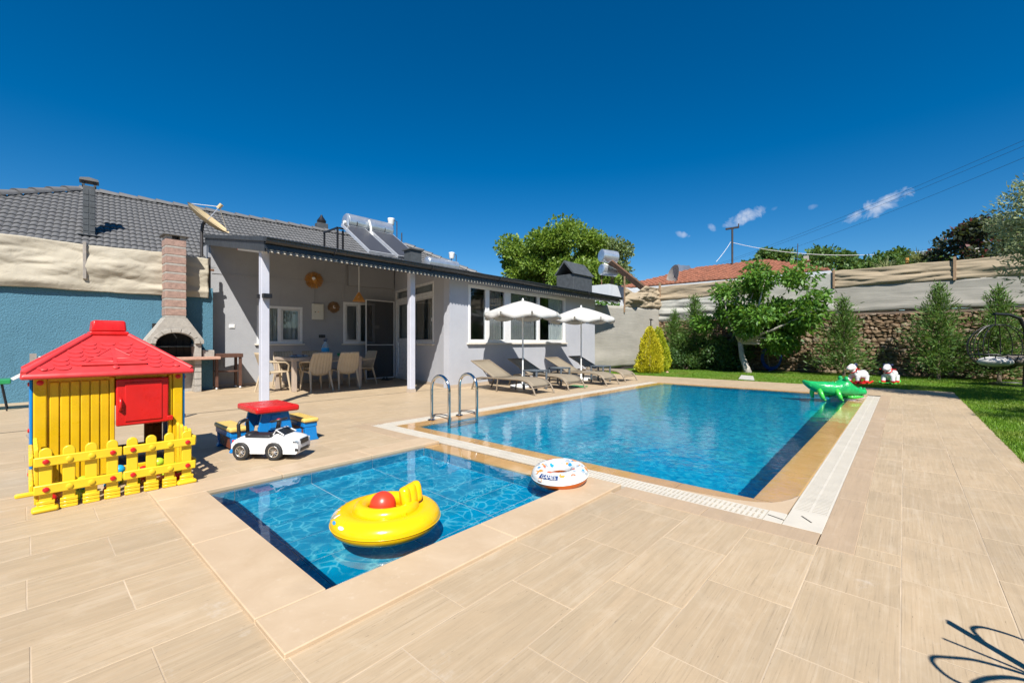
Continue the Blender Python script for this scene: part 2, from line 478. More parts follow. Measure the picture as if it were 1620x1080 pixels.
def leafmat(name, a, b, trans=0.35, rough=0.5, hot=None):
    m = NT(name); t = m.t
    r = m.n('ShaderNodeNewGeometry').outputs['Random Per Island']
    c = m.mix(r, a, b)
    if hot: c = m.mix(m.mrange(r, 0.86, 0.9), c, hot)
    m.set(Base__Color=c, Roughness=rough, Specular__IOR__Level=0.4)
    tl = m.n('ShaderNodeBsdfTranslucent', Color=m.mix(0.5, c, (0.25, 0.32, 0.02), 'ADD'))
    mx_ = m.n('ShaderNodeMixShader', Fac=trans)
    t.links.new(m.b.outputs[0], mx_.inputs[1]); t.links.new(tl.outputs[0], mx_.inputs[2]); t.links.new(mx_.outputs[0], m.out.inputs['Surface'])
leafmat('leaf_fruit', (0.045, 0.135, 0.016), (0.13, 0.265, 0.032), 0.3)
leafmat('leaf_dark', (0.028, 0.08, 0.02), (0.07, 0.14, 0.035), 0.2)
leafmat('leaf_conifer', (0.045, 0.12, 0.022), (0.13, 0.22, 0.05), 0.25)
leafmat('leaf_gold', (0.42, 0.42, 0.02), (0.66, 0.56, 0.03), 0.3)
leafmat('leaf_gold_green', (0.30, 0.38, 0.02), (0.50, 0.50, 0.03), 0.3)
leafmat('leaf_poplar', (0.10, 0.19, 0.022), (0.22, 0.31, 0.045), 0.35)
leafmat('leaf_poplar_pale', (0.12, 0.18, 0.06), (0.22, 0.27, 0.11), 0.3)
leafmat('leaf_olive', (0.17, 0.22, 0.10), (0.34, 0.38, 0.23), 0.3)
leafmat('leaf_plum', (0.018, 0.030, 0.018), (0.05, 0.06, 0.03), 0.15, 0.4, (0.14, 0.03, 0.03))
leafmat('leaf_far', (0.05, 0.11, 0.025), (0.10, 0.18, 0.04), 0.25)
leafmat('leaf_yucca', (0.20, 0.23, 0.10), (0.33, 0.34, 0.16), 0.2)
leafmat('grass_blade', (0.085, 0.20, 0.012), (0.20, 0.34, 0.03), 0.35)
gm_ = MAT['grass_blade'].node_tree; pn_ = gm_.nodes['Principled BSDF']
_old = pn_.inputs['Base Color'].links[0].from_socket
_geo = gm_.nodes.new('ShaderNodeNewGeometry'); _nz = gm_.nodes.new('ShaderNodeTexNoise'); _nz.inputs['Scale'].default_value = 1.1; _nz.inputs['Detail'].default_value = 5
gm_.links.new(_geo.outputs['Position'], _nz.inputs['Vector'])
_mr = gm_.nodes.new('ShaderNodeMapRange'); _mr.inputs[1].default_value = 0.48; _mr.inputs[2].default_value = 0.68; _mr.inputs[4].default_value = 0.6; gm_.links.new(_nz.outputs['Fac'], _mr.inputs[0])
_mx = gm_.nodes.new('ShaderNodeMix'); _mx.data_type = 'RGBA'; gm_.links.new(_mr.outputs[0], _mx.inputs['Factor']); gm_.links.new(_old, _mx.inputs['A']); _mx.inputs['B'].default_value = (0.25, 0.27, 0.05, 1)
gm_.links.new(_mx.outputs['Result'], pn_.inputs['Base Color'])
simple('lawn_soil', (0.07, 0.14, 0.018), 0.95, 0.4, 3, 0.6, 30, 0.02, src='World')
simple('bark', (0.17, 0.13, 0.095), 0.9, 0.3, 12, 0.8, 25, 0.02)
simple('bark_pale', (0.42, 0.39, 0.35), 0.85, 0.3, 9, 0.5, 25, 0.02)
def stone_mat():
    m = NT('wall_stone')
    r = m.rand()
    v = m.vec('World')
    n1 = m.noise(v, 13, 6, 0.7); n2 = m.noise(v, 45, 4, 0.6)
    c = m.ramp(r, [(0.0, (0.21, 0.15, 0.095)), (0.3, (0.33, 0.24, 0.155)), (0.55, (0.28, 0.19, 0.125)), (0.8, (0.38, 0.30, 0.215)), (1.0, (0.25, 0.21, 0.165))])
    c = m.mix(m.mrange(n1, 0.35, 0.7), c, m.mix(1.0, c, (0.62, 0.55, 0.5), 'MULTIPLY'))
    m.set(Base__Color=c, Roughness=0.9, Specular__IOR__Level=0.2)
    m.put(m.b.inputs['Normal'], m.bump(n2, 0.7, 0.015))
stone_mat()
simple('mortar_brown', (0.12, 0.088, 0.06), 0.95, 0.3, 9, 0.6, 25, 0.02)
simple('bond_beam', (0.16, 0.12, 0.09), 0.9, 0.25, 5, 0.4, 20)
simple('wood_batten', (0.26, 0.17, 0.10), 0.8, 0.3, 10)
simple('wood_grey', (0.30, 0.27, 0.24), 0.85, 0.25, 10)
simple('wood_brown', (0.095, 0.045, 0.03), 0.5, 0.25, 8)
simple('bbq_brick', (0.32, 0.21, 0.17), 0.9, 0.25, 18, 0.6, 45, 0.008)
simple('bbq_concrete', (0.35, 0.325, 0.29), 0.9, 0.16, 16, 0.6, 50, 0.006)
simple('bbq_slab', (0.46, 0.27, 0.20), 0.7, 0.16, 18)
simple('soot', (0.015, 0.014, 0.013), 0.95, 0.4)
simple('steel', (0.62, 0.62, 0.60), 0.13, 0.05, 5, metal=1.0)
simple('galvanised', (0.60, 0.64, 0.68), 0.32, 0.12, 5, metal=0.75, dirt=0.15)
simple('alu', (0.72, 0.73, 0.75), 0.35, 0.06, 5, metal=0.6)
simple('rust', (0.15, 0.08, 0.048), 0.85, 0.35, 9)
simple('collector', (0.055, 0.055, 0.06), 0.35, 0.15, 30)
simple('black_metal', (0.012, 0.012, 0.014), 0.35, 0.1)
simple('dark_metal', (0.045, 0.04, 0.04), 0.5, 0.3, 9)
simple('dish_tan', (0.56, 0.43, 0.24), 0.55, 0.1, 5, dirt=0.2)
simple('dish_grey', (0.36, 0.33, 0.29), 0.6, 0.15, 5, dirt=0.3)
simple('sling_taupe', (0.235, 0.195, 0.14), 0.75, 0.06, 60, 0.25, 260, 0.002)
simple('frame_taupe', (0.215, 0.17, 0.12), 0.5, 0.05)
simple('table_slate', (0.085, 0.105, 0.125), 0.5, 0.06)
simple('pole_white', (0.74, 0.74, 0.72), 0.35, 0.04)
simple('concrete_white', (0.66, 0.66, 0.64), 0.8, 0.08, 9)
simple('resin_beige', (0.45, 0.36, 0.245), 0.5, 0.06, 5)
simple('resin_mocha', (0.42, 0.335, 0.265), 0.45, 0.06, 5)
simple('wicker', (0.50, 0.24, 0.055), 0.7, 0.3, 25, 0.5, 60)
simple('raffia', (0.27, 0.155, 0.075), 0.8, 0.3, 25)
simple('paint_white', (0.80, 0.79, 0.76), 0.4, 0.03)
simple('meter_cream', (0.62, 0.60, 0.52), 0.45, 0.05)
simple('black_plastic', (0.018, 0.018, 0.02), 0.4, 0.15, 8)
def plastic(name, col, rough=0.33, trans=0.0):
    m = simple(name, col, rough, 0.10, 5, 0.08, 25, 0.003, spec=0.45, rvar=0.1)
    if trans: m.set(Subsurface__Weight=trans, Subsurface__Radius=(0.02, 0.02, 0.02), Subsurface__Scale=0.4)
plastic('plastic_yellow', (0.64, 0.395, 0.006)); plastic('plastic_yellow_fence', (0.72, 0.485, 0.02)); plastic('plastic_red', (0.55, 0.013, 0.012)); plastic('plastic_red_roof', (0.58, 0.040, 0.042), 0.4)
plastic('plastic_blue', (0.004, 0.18, 0.50)); plastic('plastic_orange', (0.42, 0.14, 0.012), 0.5); plastic('plastic_butter', (0.66, 0.45, 0.12)); plastic('plastic_brown', (0.17, 0.05, 0.022))
plastic('plastic_white', (0.68, 0.68, 0.68), 0.2); plastic('plastic_green', (0.02, 0.24, 0.08)); plastic('plastic_lime', (0.38, 0.60, 0.03)); plastic('plastic_sky', (0.01, 0.33, 0.62)); plastic('plastic_navy', (0.02, 0.03, 0.10))
simple('vinyl_yellow', (0.76, 0.455, 0.003), 0.22, 0.03, 3, 0.1, 12, 0.01)
simple('vinyl_red', (0.70, 0.045, 0.018), 0.35, 0.03)
simple('vinyl_white', (0.64, 0.64, 0.62), 0.25, 0.04, 4)
simple('vinyl_orange', (0.52, 0.11, 0.012), 0.2, 0.06)
simple('print_navy', (0.02, 0.05, 0.16), 0.3); simple('print_grey', (0.30, 0.36, 0.42), 0.3); simple('print_orange', (0.75, 0.28, 0.06), 0.3); simple('print_blue', (0.02, 0.28, 0.55), 0.3); simple('print_pale', (0.62, 0.72, 0.78), 0.3); simple('print_red', (0.75, 0.14, 0.06), 0.3)
simple('croc_green', (0.012, 0.33, 0.09), 0.22, 0.25, 7, 0.5, 26, 0.015)
simple('croc_belly', (0.06, 0.52, 0.07), 0.22, 0.1, 5)
simple('tyre', (0.02, 0.02, 0.02), 0.7); simple('chrome', (0.75, 0.72, 0.66), 0.2, 0.03, metal=0.9)
simple('dark_glass', (0.02, 0.022, 0.026), 0.12)
simple('hose_blue', (0.015, 0.07, 0.36), 0.35, 0.1)
simple('cushion_white', (0.55, 0.53, 0.50), 0.9, 0.06); simple('cushion_brown', (0.20, 0.17, 0.14), 0.9, 0.1)
simple('slab_concrete', (0.44, 0.42, 0.39), 0.85, 0.15, 8)
simple('hazy_mountain', (0.10, 0.125, 0.175), 0.95, 0.3, 0.01)  # blue of the distance haze is put into the rock colour
simple('hill_green', (0.09, 0.12, 0.07), 0.95, 0.4, 0.05)
simple('wire_black', (0.02, 0.02, 0.02), 0.6); simple('rope_white', (0.75, 0.74, 0.72), 0.8)
def bottle_mat():
    m = NT('bottle_clear'); t = m.t
    tr = m.n('ShaderNodeBsdfTransparent', Color=(0.86, 0.93, 0.97, 1)); mx_ = m.n('ShaderNodeMixShader', Fac=0.35)
    m.set(Base__Color=(0.55, 0.68, 0.75), Roughness=0.1)
    t.links.new(tr.outputs[0], mx_.inputs[1]); t.links.new(m.b.outputs[0], mx_.inputs[2]); t.links.new(mx_.outputs[0], m.out.inputs['Surface'])
bottle_mat()

# ------------------------------------------------------------------ the setting: ground, deck, pools, lawn
KX0, KX1, KY0, KY1 = 0.89, 2.83, 1.89, 3.79          # paddling pool basin
PX0, PX1, PY0, PY1 = 3.47, 11.35, 0.80, 4.76         # swimming pool basin
RIMZ, WZ = -0.020, -0.008
holes = [(0.6005, 1.6005, 3.06, 4.0795), (2.8605, 0.1905, 11.7595, 5.3995)]   # everything that is not deck tile

def rect_minus(r, hs):
    out = [r]
    for h in hs:
        nxt = []
        for (x0, y0, x1, y1) in out:
            if x1 <= h[0] or x0 >= h[2] or y1 <= h[1] or y0 >= h[3]: nxt.append((x0, y0, x1, y1)); continue
            if x0 < h[0]: nxt.append((x0, y0, h[0], y1))
            if x1 > h[2]: nxt.append((h[2], y0, x1, y1))
            a, b = max(x0, h[0]), min(x1, h[2])
            if y0 < h[1]: nxt.append((a, y0, b, h[1]))
            if y1 > h[3]: nxt.append((a, h[3], b, y1))
        out = nxt
    return out

def sheet(rects, z):
    b = MB()
    for (x0, y0, x1, y1) in rects: b.add([(x0, y0, z), (x1, y0, z), (x1, y1, z), (x0, y1, z)], [(0, 1, 2, 3)])
    return b
ground = sheet(rect_minus((-1500, -1500, 2500, 2500), [(0.70, 1.65, 3.3, 4.0), (3.0, 0.3, 11.7, 5.3)]), -0.045).build('ground', 'earth')
tag(ground, kind='structure')

# --- deck: grout bed and stone tiles
deck = struct('deck')
sheet(rect_minus((-7, -0.80, 13.66, 12.60), [(h[0] + 0.02, h[1] + 0.02, h[2] - 0.02, h[3] - 0.02) for h in holes]), -0.0012).build('grout_bed', 'grout', deck)
MB().box((-7, -0.815, -0.3), (13.66, -0.8, -0.002)).build('deck_edge', 'border_stone', deck)
MB().box((13.66, -0.815, -0.3), (13.675, 9.2, -0.002)).build('deck_edge', 'border_stone', deck)
TL, TW, J = 0.60, 0.335, 0.003
def in_view(x, y, z=0.0, m=0.06):
    d = x * hf[0] + y * hf[1]
    if d < 0.3: return False
    u = (x * hr[0] + y * hr[1]) / d; v = (1.1 - z) / d
    return abs(u) < 1.17 * (1 + m) and abs(v) < 0.785 * (1 + m)
tiles = []
row = 0
y = -0.80 + (0.345 + 0.80) % TW - TW
while y < 12.6:
    x = -7 - TL + (0.30 if row % 2 else 0.0) + 0.117 + rnd.uniform(-0.01, 0.01)
    while x < 13.66:
        r0 = (max(x + J / 2, -7), max(y + J / 2, -0.80), min(x + TL - J / 2, 13.66), min(y + TW - J / 2, 12.6))
        if r0[2] - r0[0] > 0.01 and r0[3] - r0[1] > 0.01:
            for q in rect_minus(r0, holes):
                if q[2] - q[0] > 0.012 and q[3] - q[1] > 0.012: tiles.append(q)
        x += TL
    y += TW; row += 1
def tile_mb(w, h): 
    c = 0.0016
    return MB().add([(-w/2,-h/2,-0.012),(w/2,-h/2,-0.012),(w/2,h/2,-0.012),(-w/2,h/2,-0.012),(-w/2,-h/2,-c),(w/2,-h/2,-c),(w/2,h/2,-c),(-w/2,h/2,-c),
                     (-w/2+c,-h/2+c,0),(w/2-c,-h/2+c,0),(w/2-c,h/2-c,0),(-w/2+c,h/2-c,0)],
                    [(0,1,5,4),(1,2,6,5),(2,3,7,6),(3,0,4,7),(4,5,9,8),(5,6,10,9),(6,7,11,10),(7,4,8,11),(8,9,10,11)])
vis = [t for t in tiles if in_view((t[0] + t[2]) / 2, (t[1] + t[3]) / 2)]
vis.sort(key=lambda t: (t[0] + t[2]) / 2 * hf[0] + (t[1] + t[3]) / 2 * hf[1])
single = set(vis[:300])
tm = {}
rest = MB()
for t in tiles:
    w, h = round(t[2] - t[0], 3), round(t[3] - t[1], 3)
    cx, cy = (t[0] + t[2]) / 2, (t[1] + t[3]) / 2
    dz = rnd.uniform(-0.0008, 0.0008)
    if t in single:
        if (w, h) not in tm: tm[(w, h)] = tile_mb(w, h).mesh('tile', 'deck_stone')
        link('tile', tm[(w, h)], deck, (cx, cy, dz))
    else:
        b = tile_mb(w, h); rest.add([(p[0] + cx, p[1] + cy, p[2] + dz) for p in b.v], b.f)
tag(rest.build('far_tiles', 'deck_stone', deck), kind='stuff')
MB().box((-3.0, 8.115, 0.0012), (7.0, 8.135, 0.0024)).build('dark_strip', 'strip_dark', deck)  # thin dark strip laid on the tiles along the porch posts

# --- stone border and overflow grates round the swimming pool
pool = struct('swimming_pool')
def slabs(parent, name, x0, y0, x1, y1, z0, z1, mat, along, n, bevel=0.004):
    for i in range(n):
        g = 0.0015
        if along == 'x':
            a, b = x0 + (x1 - x0) * i / n + g, x0 + (x1 - x0) * (i + 1) / n - g
            m_ = MB().box((a, y0, z0), (b, y1, z1))
        else:
            a, b = y0 + (y1 - y0) * i / n + g, y0 + (y1 - y0) * (i + 1) / n - g
            m_ = MB().box((x0, a, z0), (x1, b, z1))
        o = m_.build(name, mat, parent, bevel=bevel, seg=1)
        o.cycles.is_caustics_receiver = True
BS = 'border_slab'
slabs(pool, BS, 2.862, 0.192, 11.758, 0.352, -0.05, 0.002, 'border_stone', 'x', 9, 0.002)
slabs(pool, BS, 2.862, 0.356, 3.058, 1.578, -0.05, 0.002, 'border_stone', 'y', 2, 0.002)
slabs(pool, BS, 2.862, 4.092, 3.058, 5.398, -0.05, 0.002, 'border_stone', 'y', 2, 0.002)
slabs(pool, BS, 3.062, 5.252, 11.758, 5.398, -0.05, 0.002, 'border_stone', 'x', 9, 0.002)
slabs(pool, BS, 11.602, 0.56, 11.758, 5.248, -0.05, 0.002, 'border_stone', 'y', 5, 0.002)
for a, b in (((3.055, 0.35, -0.12), (3.265, 5.25, -0.09)), ((3.265, 0.35, -0.12), (11.6, 0.55, -0.09)), ((3.265, 5.03, -0.12), (11.6, 5.25, -0.09))):
    MB().box(a, b).build('channel', 'channel_dark', pool)
def grate(x0, y0, x1, y1, along):
    """slotted white overflow grate: short cross bars on three long rails"""
    b = MB(); zt, zb = 0.0, -0.03
    L0, L1, W0, W1 = (x0, x1, y0, y1) if along == 'x' else (y0, y1, x0, x1)
    def bar(l0, l1, w0, w1, z):
        if along == 'x': b.box((l0, w0, zb), (l1, w1, z))
        else: b.box((w0, l0, zb), (w1, l1, z))
    for (a, c) in ((W0, W0 + 0.014), ((W0 + W1) / 2 - 0.008, (W0 + W1) / 2 + 0.008), (W1 - 0.014, W1)): bar(L0, L1, a, c, zt - 0.001)
    n = int((L1 - L0) / 0.032)
    for i in range(n):
        l = L0 + 0.032 * i
        bar(l, l + 0.020, W0 + 0.0145, (W0 + W1) / 2 - 0.0085, zt); bar(l, l + 0.020, (W0 + W1) / 2 + 0.0085, W1 - 0.0145, zt)
    return tag(b.build('grate', 'grate_white', pool), kind='stuff')
grate(3.062, 0.66, 3.262, 5.248, 'y'); grate(3.39, 0.352, 11.598, 0.552, 'x'); grate(3.266, 5.032, 11.598, 5.248, 'x')
MB().box((3.062, 0.352, -0.03), (3.386, 0.552, 0.001)).build('corner_plate', 'grate_white', pool, bevel=0.003, seg=1)
MB().box((3.062, 0.555, -0.03), (3.262, 0.657, 0.001)).build('corner_plate', 'grate_white', pool, bevel=0.003, seg=1)
for (sx, sy, ang) in ((3.24, 0.45, 38), (3.15, 0.60, 70)):
    MB().cbox((0, 0, 0), (0.10, 0.008, 0.002)).build('slot', 'strip_dark', pool, loc=(sx, sy, 0.0024), rot=R(ang))
# rim under the overflow film of water
slabs(pool, 'rim_slab', 3.268, 0.558, 3.468, 5.026, -0.10, RIMZ, 'rim_stone', 'y', 6, 0.003)
slabs(pool, 'rim_slab', 3.472, 0.558, 11.596, 0.798, -0.10, RIMZ, 'rim_stone', 'x', 9, 0.003)
slabs(pool, 'rim_slab', 3.472, 4.762, 11.596, 5.026, -0.10, RIMZ, 'rim_stone', 'x', 9, 0.003)
slabs(pool, 'rim_slab', 11.352, 0.802, 11.596, 4.758, -0.10, RIMZ, 'rim_stone', 'y', 5, 0.003)
# the corner the water does not reach
dryc = [(3.272, 0.562), (3.74, 0.562), (3.62, 0.592), (3.52, 0.632), (3.455, 0.675), (3.39, 0.76), (3.345, 0.88), (3.31, 1.10), (3.285, 1.40), (3.272, 1.75)]
MB().prism(dryc, RIMZ - 0.004, RIMZ + 0.013, 'z').build('dry_corner', 'coping_stone', pool)
def basin(parent, x0, x1, y0, y1, zf, mat, skip=()):
    t = 0.12
    for a, b, nm in (((x0 - t, y0 - t, zf - t), (x1 + t, y1 + t, zf), 'floor'), ((x0 - t, y0, zf), (x0, y1, -0.103), 'wall'), ((x1, y0, zf), (x1 + t, y1, -0.103), 'wall'),
                     ((x0 - t, y0 - t, zf), (x1 + t, y0, -0.103), 'wall'), ((x0 - t, y1, zf), (x1 + t, y1 + t, -0.103), 'wall')):
        o = MB().box(a, b).build('basin_' + nm, mat, parent); o.cycles.is_caustics_receiver = True
DA, DB = -0.32, -0.60                          # shallow end by the paddling pool, deeper at the far end
def pfloor(x): return DA + (DB - DA) * (x - PX0) / (PX1 - PX0)
basin(pool, PX0, PX1, PY0, PY1, -1.20, 'pool_mosaic')
o = MB().add([(PX0, PY0, DA), (PX1, PY0, DB), (PX1, PY1, DB), (PX0, PY1, DA)], [(0, 1, 2, 3)]).build('sloping_floor', 'pool_mosaic', pool); o.cycles.is_caustics_receiver = True
jo = MB()
for i in range(1, 8):
    x_ = PX0 + i
    jo.add([(x_, PY0, pfloor(x_) + 0.002), (x_ + 0.02, PY0, pfloor(x_ + 0.02) + 0.002), (x_ + 0.02, PY1, pfloor(x_ + 0.02) + 0.002), (x_, PY1, pfloor(x_) + 0.002)], [(0, 1, 2, 3)])
for i in range(1, 4): jo.add([(PX0, PY0 + i, DA + 0.004), (PX1, PY0 + i, DB + 0.004), (PX1, PY0 + i + 0.02, DB + 0.004), (PX0, PY0 + i + 0.02, DA + 0.004)], [(0, 1, 2, 3)])
o = jo.build('floor_joints', 'pool_tile_printed', pool); o.cycles.is_caustics_receiver = True
wp = [(3.272, 5.02), (3.272, 1.75), (3.285, 1.40), (3.31, 1.10), (3.345, 0.88), (3.39, 0.76), (3.455, 0.675), (3.52, 0.632), (3.62, 0.592), (3.74, 0.562), (11.59, 0.562), (11.59, 5.02)]
def water_sheet(name, poly, z, mat):
    b = MB().add([(p[0], p[1], z) for p in poly], [tuple(range(len(poly)))])
    o = b.build(name, mat, smooth=180); o['kind'] = 'structure'
    o.cycles.is_caustics_caster = True
    return o
water_sheet('pool_water', wp, WZ, 'water_main')

# --- paddling pool: raised coping, printed tiles with white joints
pad = struct('paddling_pool')
CZ = 0.018
slabs(pad, 'coping_slab', 0.602, 1.602, 3.04, 1.888, -0.06, CZ, 'coping_stone', 'x', 2)
slabs(pad, 'coping_slab', 0.602, 1.892, 0.888, 3.788, -0.06, CZ, 'coping_stone', 'y', 2)
slabs(pad, 'coping_slab', 0.602, 3.792, 3.04, 4.078, -0.06, CZ, 'coping_stone', 'x', 3)
slabs(pad, 'rim_slab', 2.832, 1.892, 3.052, 3.788, -0.06, RIMZ, 'rim_stone', 'y', 2, 0.003)
KF = -0.35
def kbox(a, b):
    o = MB().box(a, b).build('joint_bed', 'pool_joint', pad); o.cycles.is_caustics_receiver = True
t = 0.1
kbox((KX0 - t, KY0 - t, KF - t), (KX1 + t, KY1 + t, KF - 0.006))
kbox((KX0 - t, KY0, KF), (KX0 - 0.006, KY1, -0.062)); kbox((KX1 + 0.006, KY0, KF), (KX1 + t, KY1, -0.062))
kbox((KX0 - t, KY0 - t, KF), (KX1 + t, KY0 - 0.006, -0.062)); kbox((KX0 - t, KY1 + 0.006, KF), (KX1 + t, KY1 + t, -0.062))
def ktile(a, b):
    o = MB().box(a, b).build('tile', 'pool_tile_printed', pad); o.cycles.is_caustics_receiver = True
g = 0.006
nx, ny = 5, 6
xs = [KX0 + 0.18] + [KX0 + 0.18 + 0.58 * i for i in range(1, 4)]
xs = [KX0] + [q for q in xs if q < KX1 - 0.05] + [KX1]
ys = [KY0 + 0.317 * i for i in range(0, 6)] + [KY1]
ys = sorted(set(round(q, 3) for q in ys if q < KY1 - 0.1)) + [KY1]
for j in range(len(ys) - 1):
    sh = 0.0
    for i in range(len(xs) - 1):
        ktile((xs[i] + g / 2, ys[j] + g / 2, KF - 0.02), (xs[i + 1] - g / 2, ys[j + 1] - g / 2, KF))
zs = [KF, -0.285, -0.0625]
for j in range(2):
    for i in range(len(xs) - 1):
        for (a, b) in ((KY0 - 0.006, KY0 - 0.001), (KY1 + 0.001, KY1 + 0.006)):
            ktile((xs[i] + g / 2, a, KF if j == 0 else KF + 0.3), (xs[i + 1] - g / 2, b, -0.0625)) if j == 0 else None
    for i in range(len(ys) - 1):
        if j == 0 and i % 2 == 0:
            y1 = ys[min(i + 2, len(ys) - 1)]
            ktile((KX0 - 0.006, ys[i] + g / 2, KF), (KX0 - 0.001, y1 - g / 2, -0.0625)); ktile((KX1 + 0.001, ys[i] + g / 2, KF), (KX1 + 0.006, y1 - g / 2, -0.0625))
water_sheet('paddling_pool_water', [(0.886, 1.886), (3.054, 1.886), (3.054, 3.794), (0.886, 3.794)], WZ, 'water_calm')

# --- lawn with blades, stepping slab
lawn = struct('lawn')
b = sheet([(13.675, -9, 19.0, 8.9), (2.5, -9, 13.675, -0.815)], -0.018); b.build('turf', 'lawn_soil', lawn)
def blades(n, rects, seed, h=0.045):
    r = np.random.default_rng(seed)
    P = []
    A = np.array([(q[2] - q[0]) * (q[3] - q[1]) for q in rects]); cnt = (n * A / A.sum()).astype(int)
    for q, k in zip(rects, cnt): P.append(np.stack([r.uniform(q[0], q[2], k), r.uniform(q[1], q[3], k)], 1))
    P = np.concatenate(P); k = len(P)
    a = r.uniform(0, 2 * np.pi, k); hh = h * r.uniform(0.5, 1.25, k); w = r.uniform(0.005, 0.010, k); ln = r.uniform(0.2, 0.9, k) * hh
    la = r.uniform(0, 2 * np.pi, k)
    V = np.zeros((k, 3, 3))
    V[:, 0, :2] = P + np.stack([np.cos(a) * w, np.sin(a) * w], 1); V[:, 1, :2] = P - np.stack([np.cos(a) * w, np.sin(a) * w], 1)
    V[:, 2, :2] = P + np.stack([np.cos(la) * ln, np.sin(la) * ln], 1); V[:, :2, 2] = -0.018; V[:, 2, 2] = -0.018 + hh
    F = np.arange(k * 3).reshape(k, 3)
    return npmesh('grass', V.reshape(-1, 3), F, 'grass_blade', 3)
gr = link('grass', blades(300000, [(13.66, -3.6, 18.7, 8.4), (5.2, -3.4, 13.66, -0.815)], 3)); tag(gr, 'short green lawn grass around the far deck edge', 'grass', kind='stuff')
pth = MB().prism([(13.8, 3.15), (15.4, 3.55), (15.6, 3.95), (14.0, 3.62)], -0.02, 0.03).build('garden_path', 'slab_concrete', bevel=0.01); tag(pth, kind='structure')

# ------------------------------------------------------------------ pool house with porch
house = thing('pool_house', 'grey rendered bungalow with dark gutter and covered porch beside the pool', 'house')
pBL, pB, pC = (3.00, 12.42), (7.605, 11.70), (6.743, 8.036)
pE = (6.743 + 7.19 * math.cos(R(3)), 8.036 + 7.19 * math.sin(R(3)))
def frame(p0, p1): return (p0[0], p0[1], 0.0), math.atan2(p1[1] - p0[1], p1[0] - p0[0]), math.hypot(p1[0] - p0[0], p1[1] - p0[1])
def wall(p0, p1, z1a, z1b, ops, mat='plaster_grey', thick=0.2, parent=house, skirt=True):
    """wall with real openings; local x runs along it, y goes inwards"""
    loc, rz, L = frame(p0, p1)
    zt = min(z1a, z1b)
    xs_ = sorted({0.0, L} | {q for o in ops for q in (o[0], o[1])}); zs_ = sorted({0.0, zt} | {q for o in ops for q in (o[2], o[3])})
    vb = []; fb = []
    idx = {}
    def V(x, y_, z):
        k = (round(x, 4), round(y_, 4), round(z, 4))
        if k not in idx: idx[k] = len(vb); vb.append(k)
        return idx[k]
    def solid(i, j):
        if i < 0 or j < 0 or i >= len(xs_) - 1 or j >= len(zs_) - 1: return False
        cx_, cz_ = (xs_[i] + xs_[i + 1]) / 2, (zs_[j] + zs_[j + 1]) / 2
        return not any(o[0] < cx_ < o[1] and o[2] < cz_ < o[3] for o in ops)
    for i in range(len(xs_) - 1):
        for j in range(len(zs_) - 1):
            if not solid(i, j): continue
            x0, x1, z0, z1 = xs_[i], xs_[i + 1], zs_[j], zs_[j + 1]
            fb.append((V(x0,0,z0), V(x1,0,z0), V(x1,0,z1), V(x0,0,z1))); fb.append((V(x1,thick,z0), V(x0,thick,z0), V(x0,thick,z1), V(x1,thick,z1)))
            if not solid(i - 1, j): fb.append((V(x0,thick,z0), V(x0,0,z0), V(x0,0,z1), V(x0,thick,z1)))
            if not solid(i + 1, j): fb.append((V(x1,0,z0), V(x1,thick,z0), V(x1,thick,z1), V(x1,0,z1)))
            if not solid(i, j - 1): fb.append((V(x0,thick,z0), V(x1,thick,z0), V(x1,0,z0), V(x0,0,z0)))
            if not solid(i, j + 1): fb.append((V(x0,0,z1), V(x1,0,z1), V(x1,thick,z1), V(x0,thick,z1)))
    m_ = MB(); m_.v = vb; m_.f = fb
    if abs(z1a - z1b) > 0.01: m_.prism([(0, zt), (L, zt), (L, z1b)] if z1b > z1a else [(0, zt), (L, zt), (0, z1a)], 0.0, thick, 'y')
    w = m_.build('wall', mat, parent, loc=loc, rot=rz)
    if skirt:
        seg = [0.0] + [q for o in ops if o[2] < 0.1 for q in (o[0], o[1])] + [L]
        for i in range(0, len(seg), 2):
            if seg[i + 1] - seg[i] > 0.02: MB().box((seg[i], -0.014, 0.0015), (seg[i + 1], -0.001, 0.075)).build('skirting', 'skirting', parent, loc=loc, rot=rz)
    return loc, rz, L

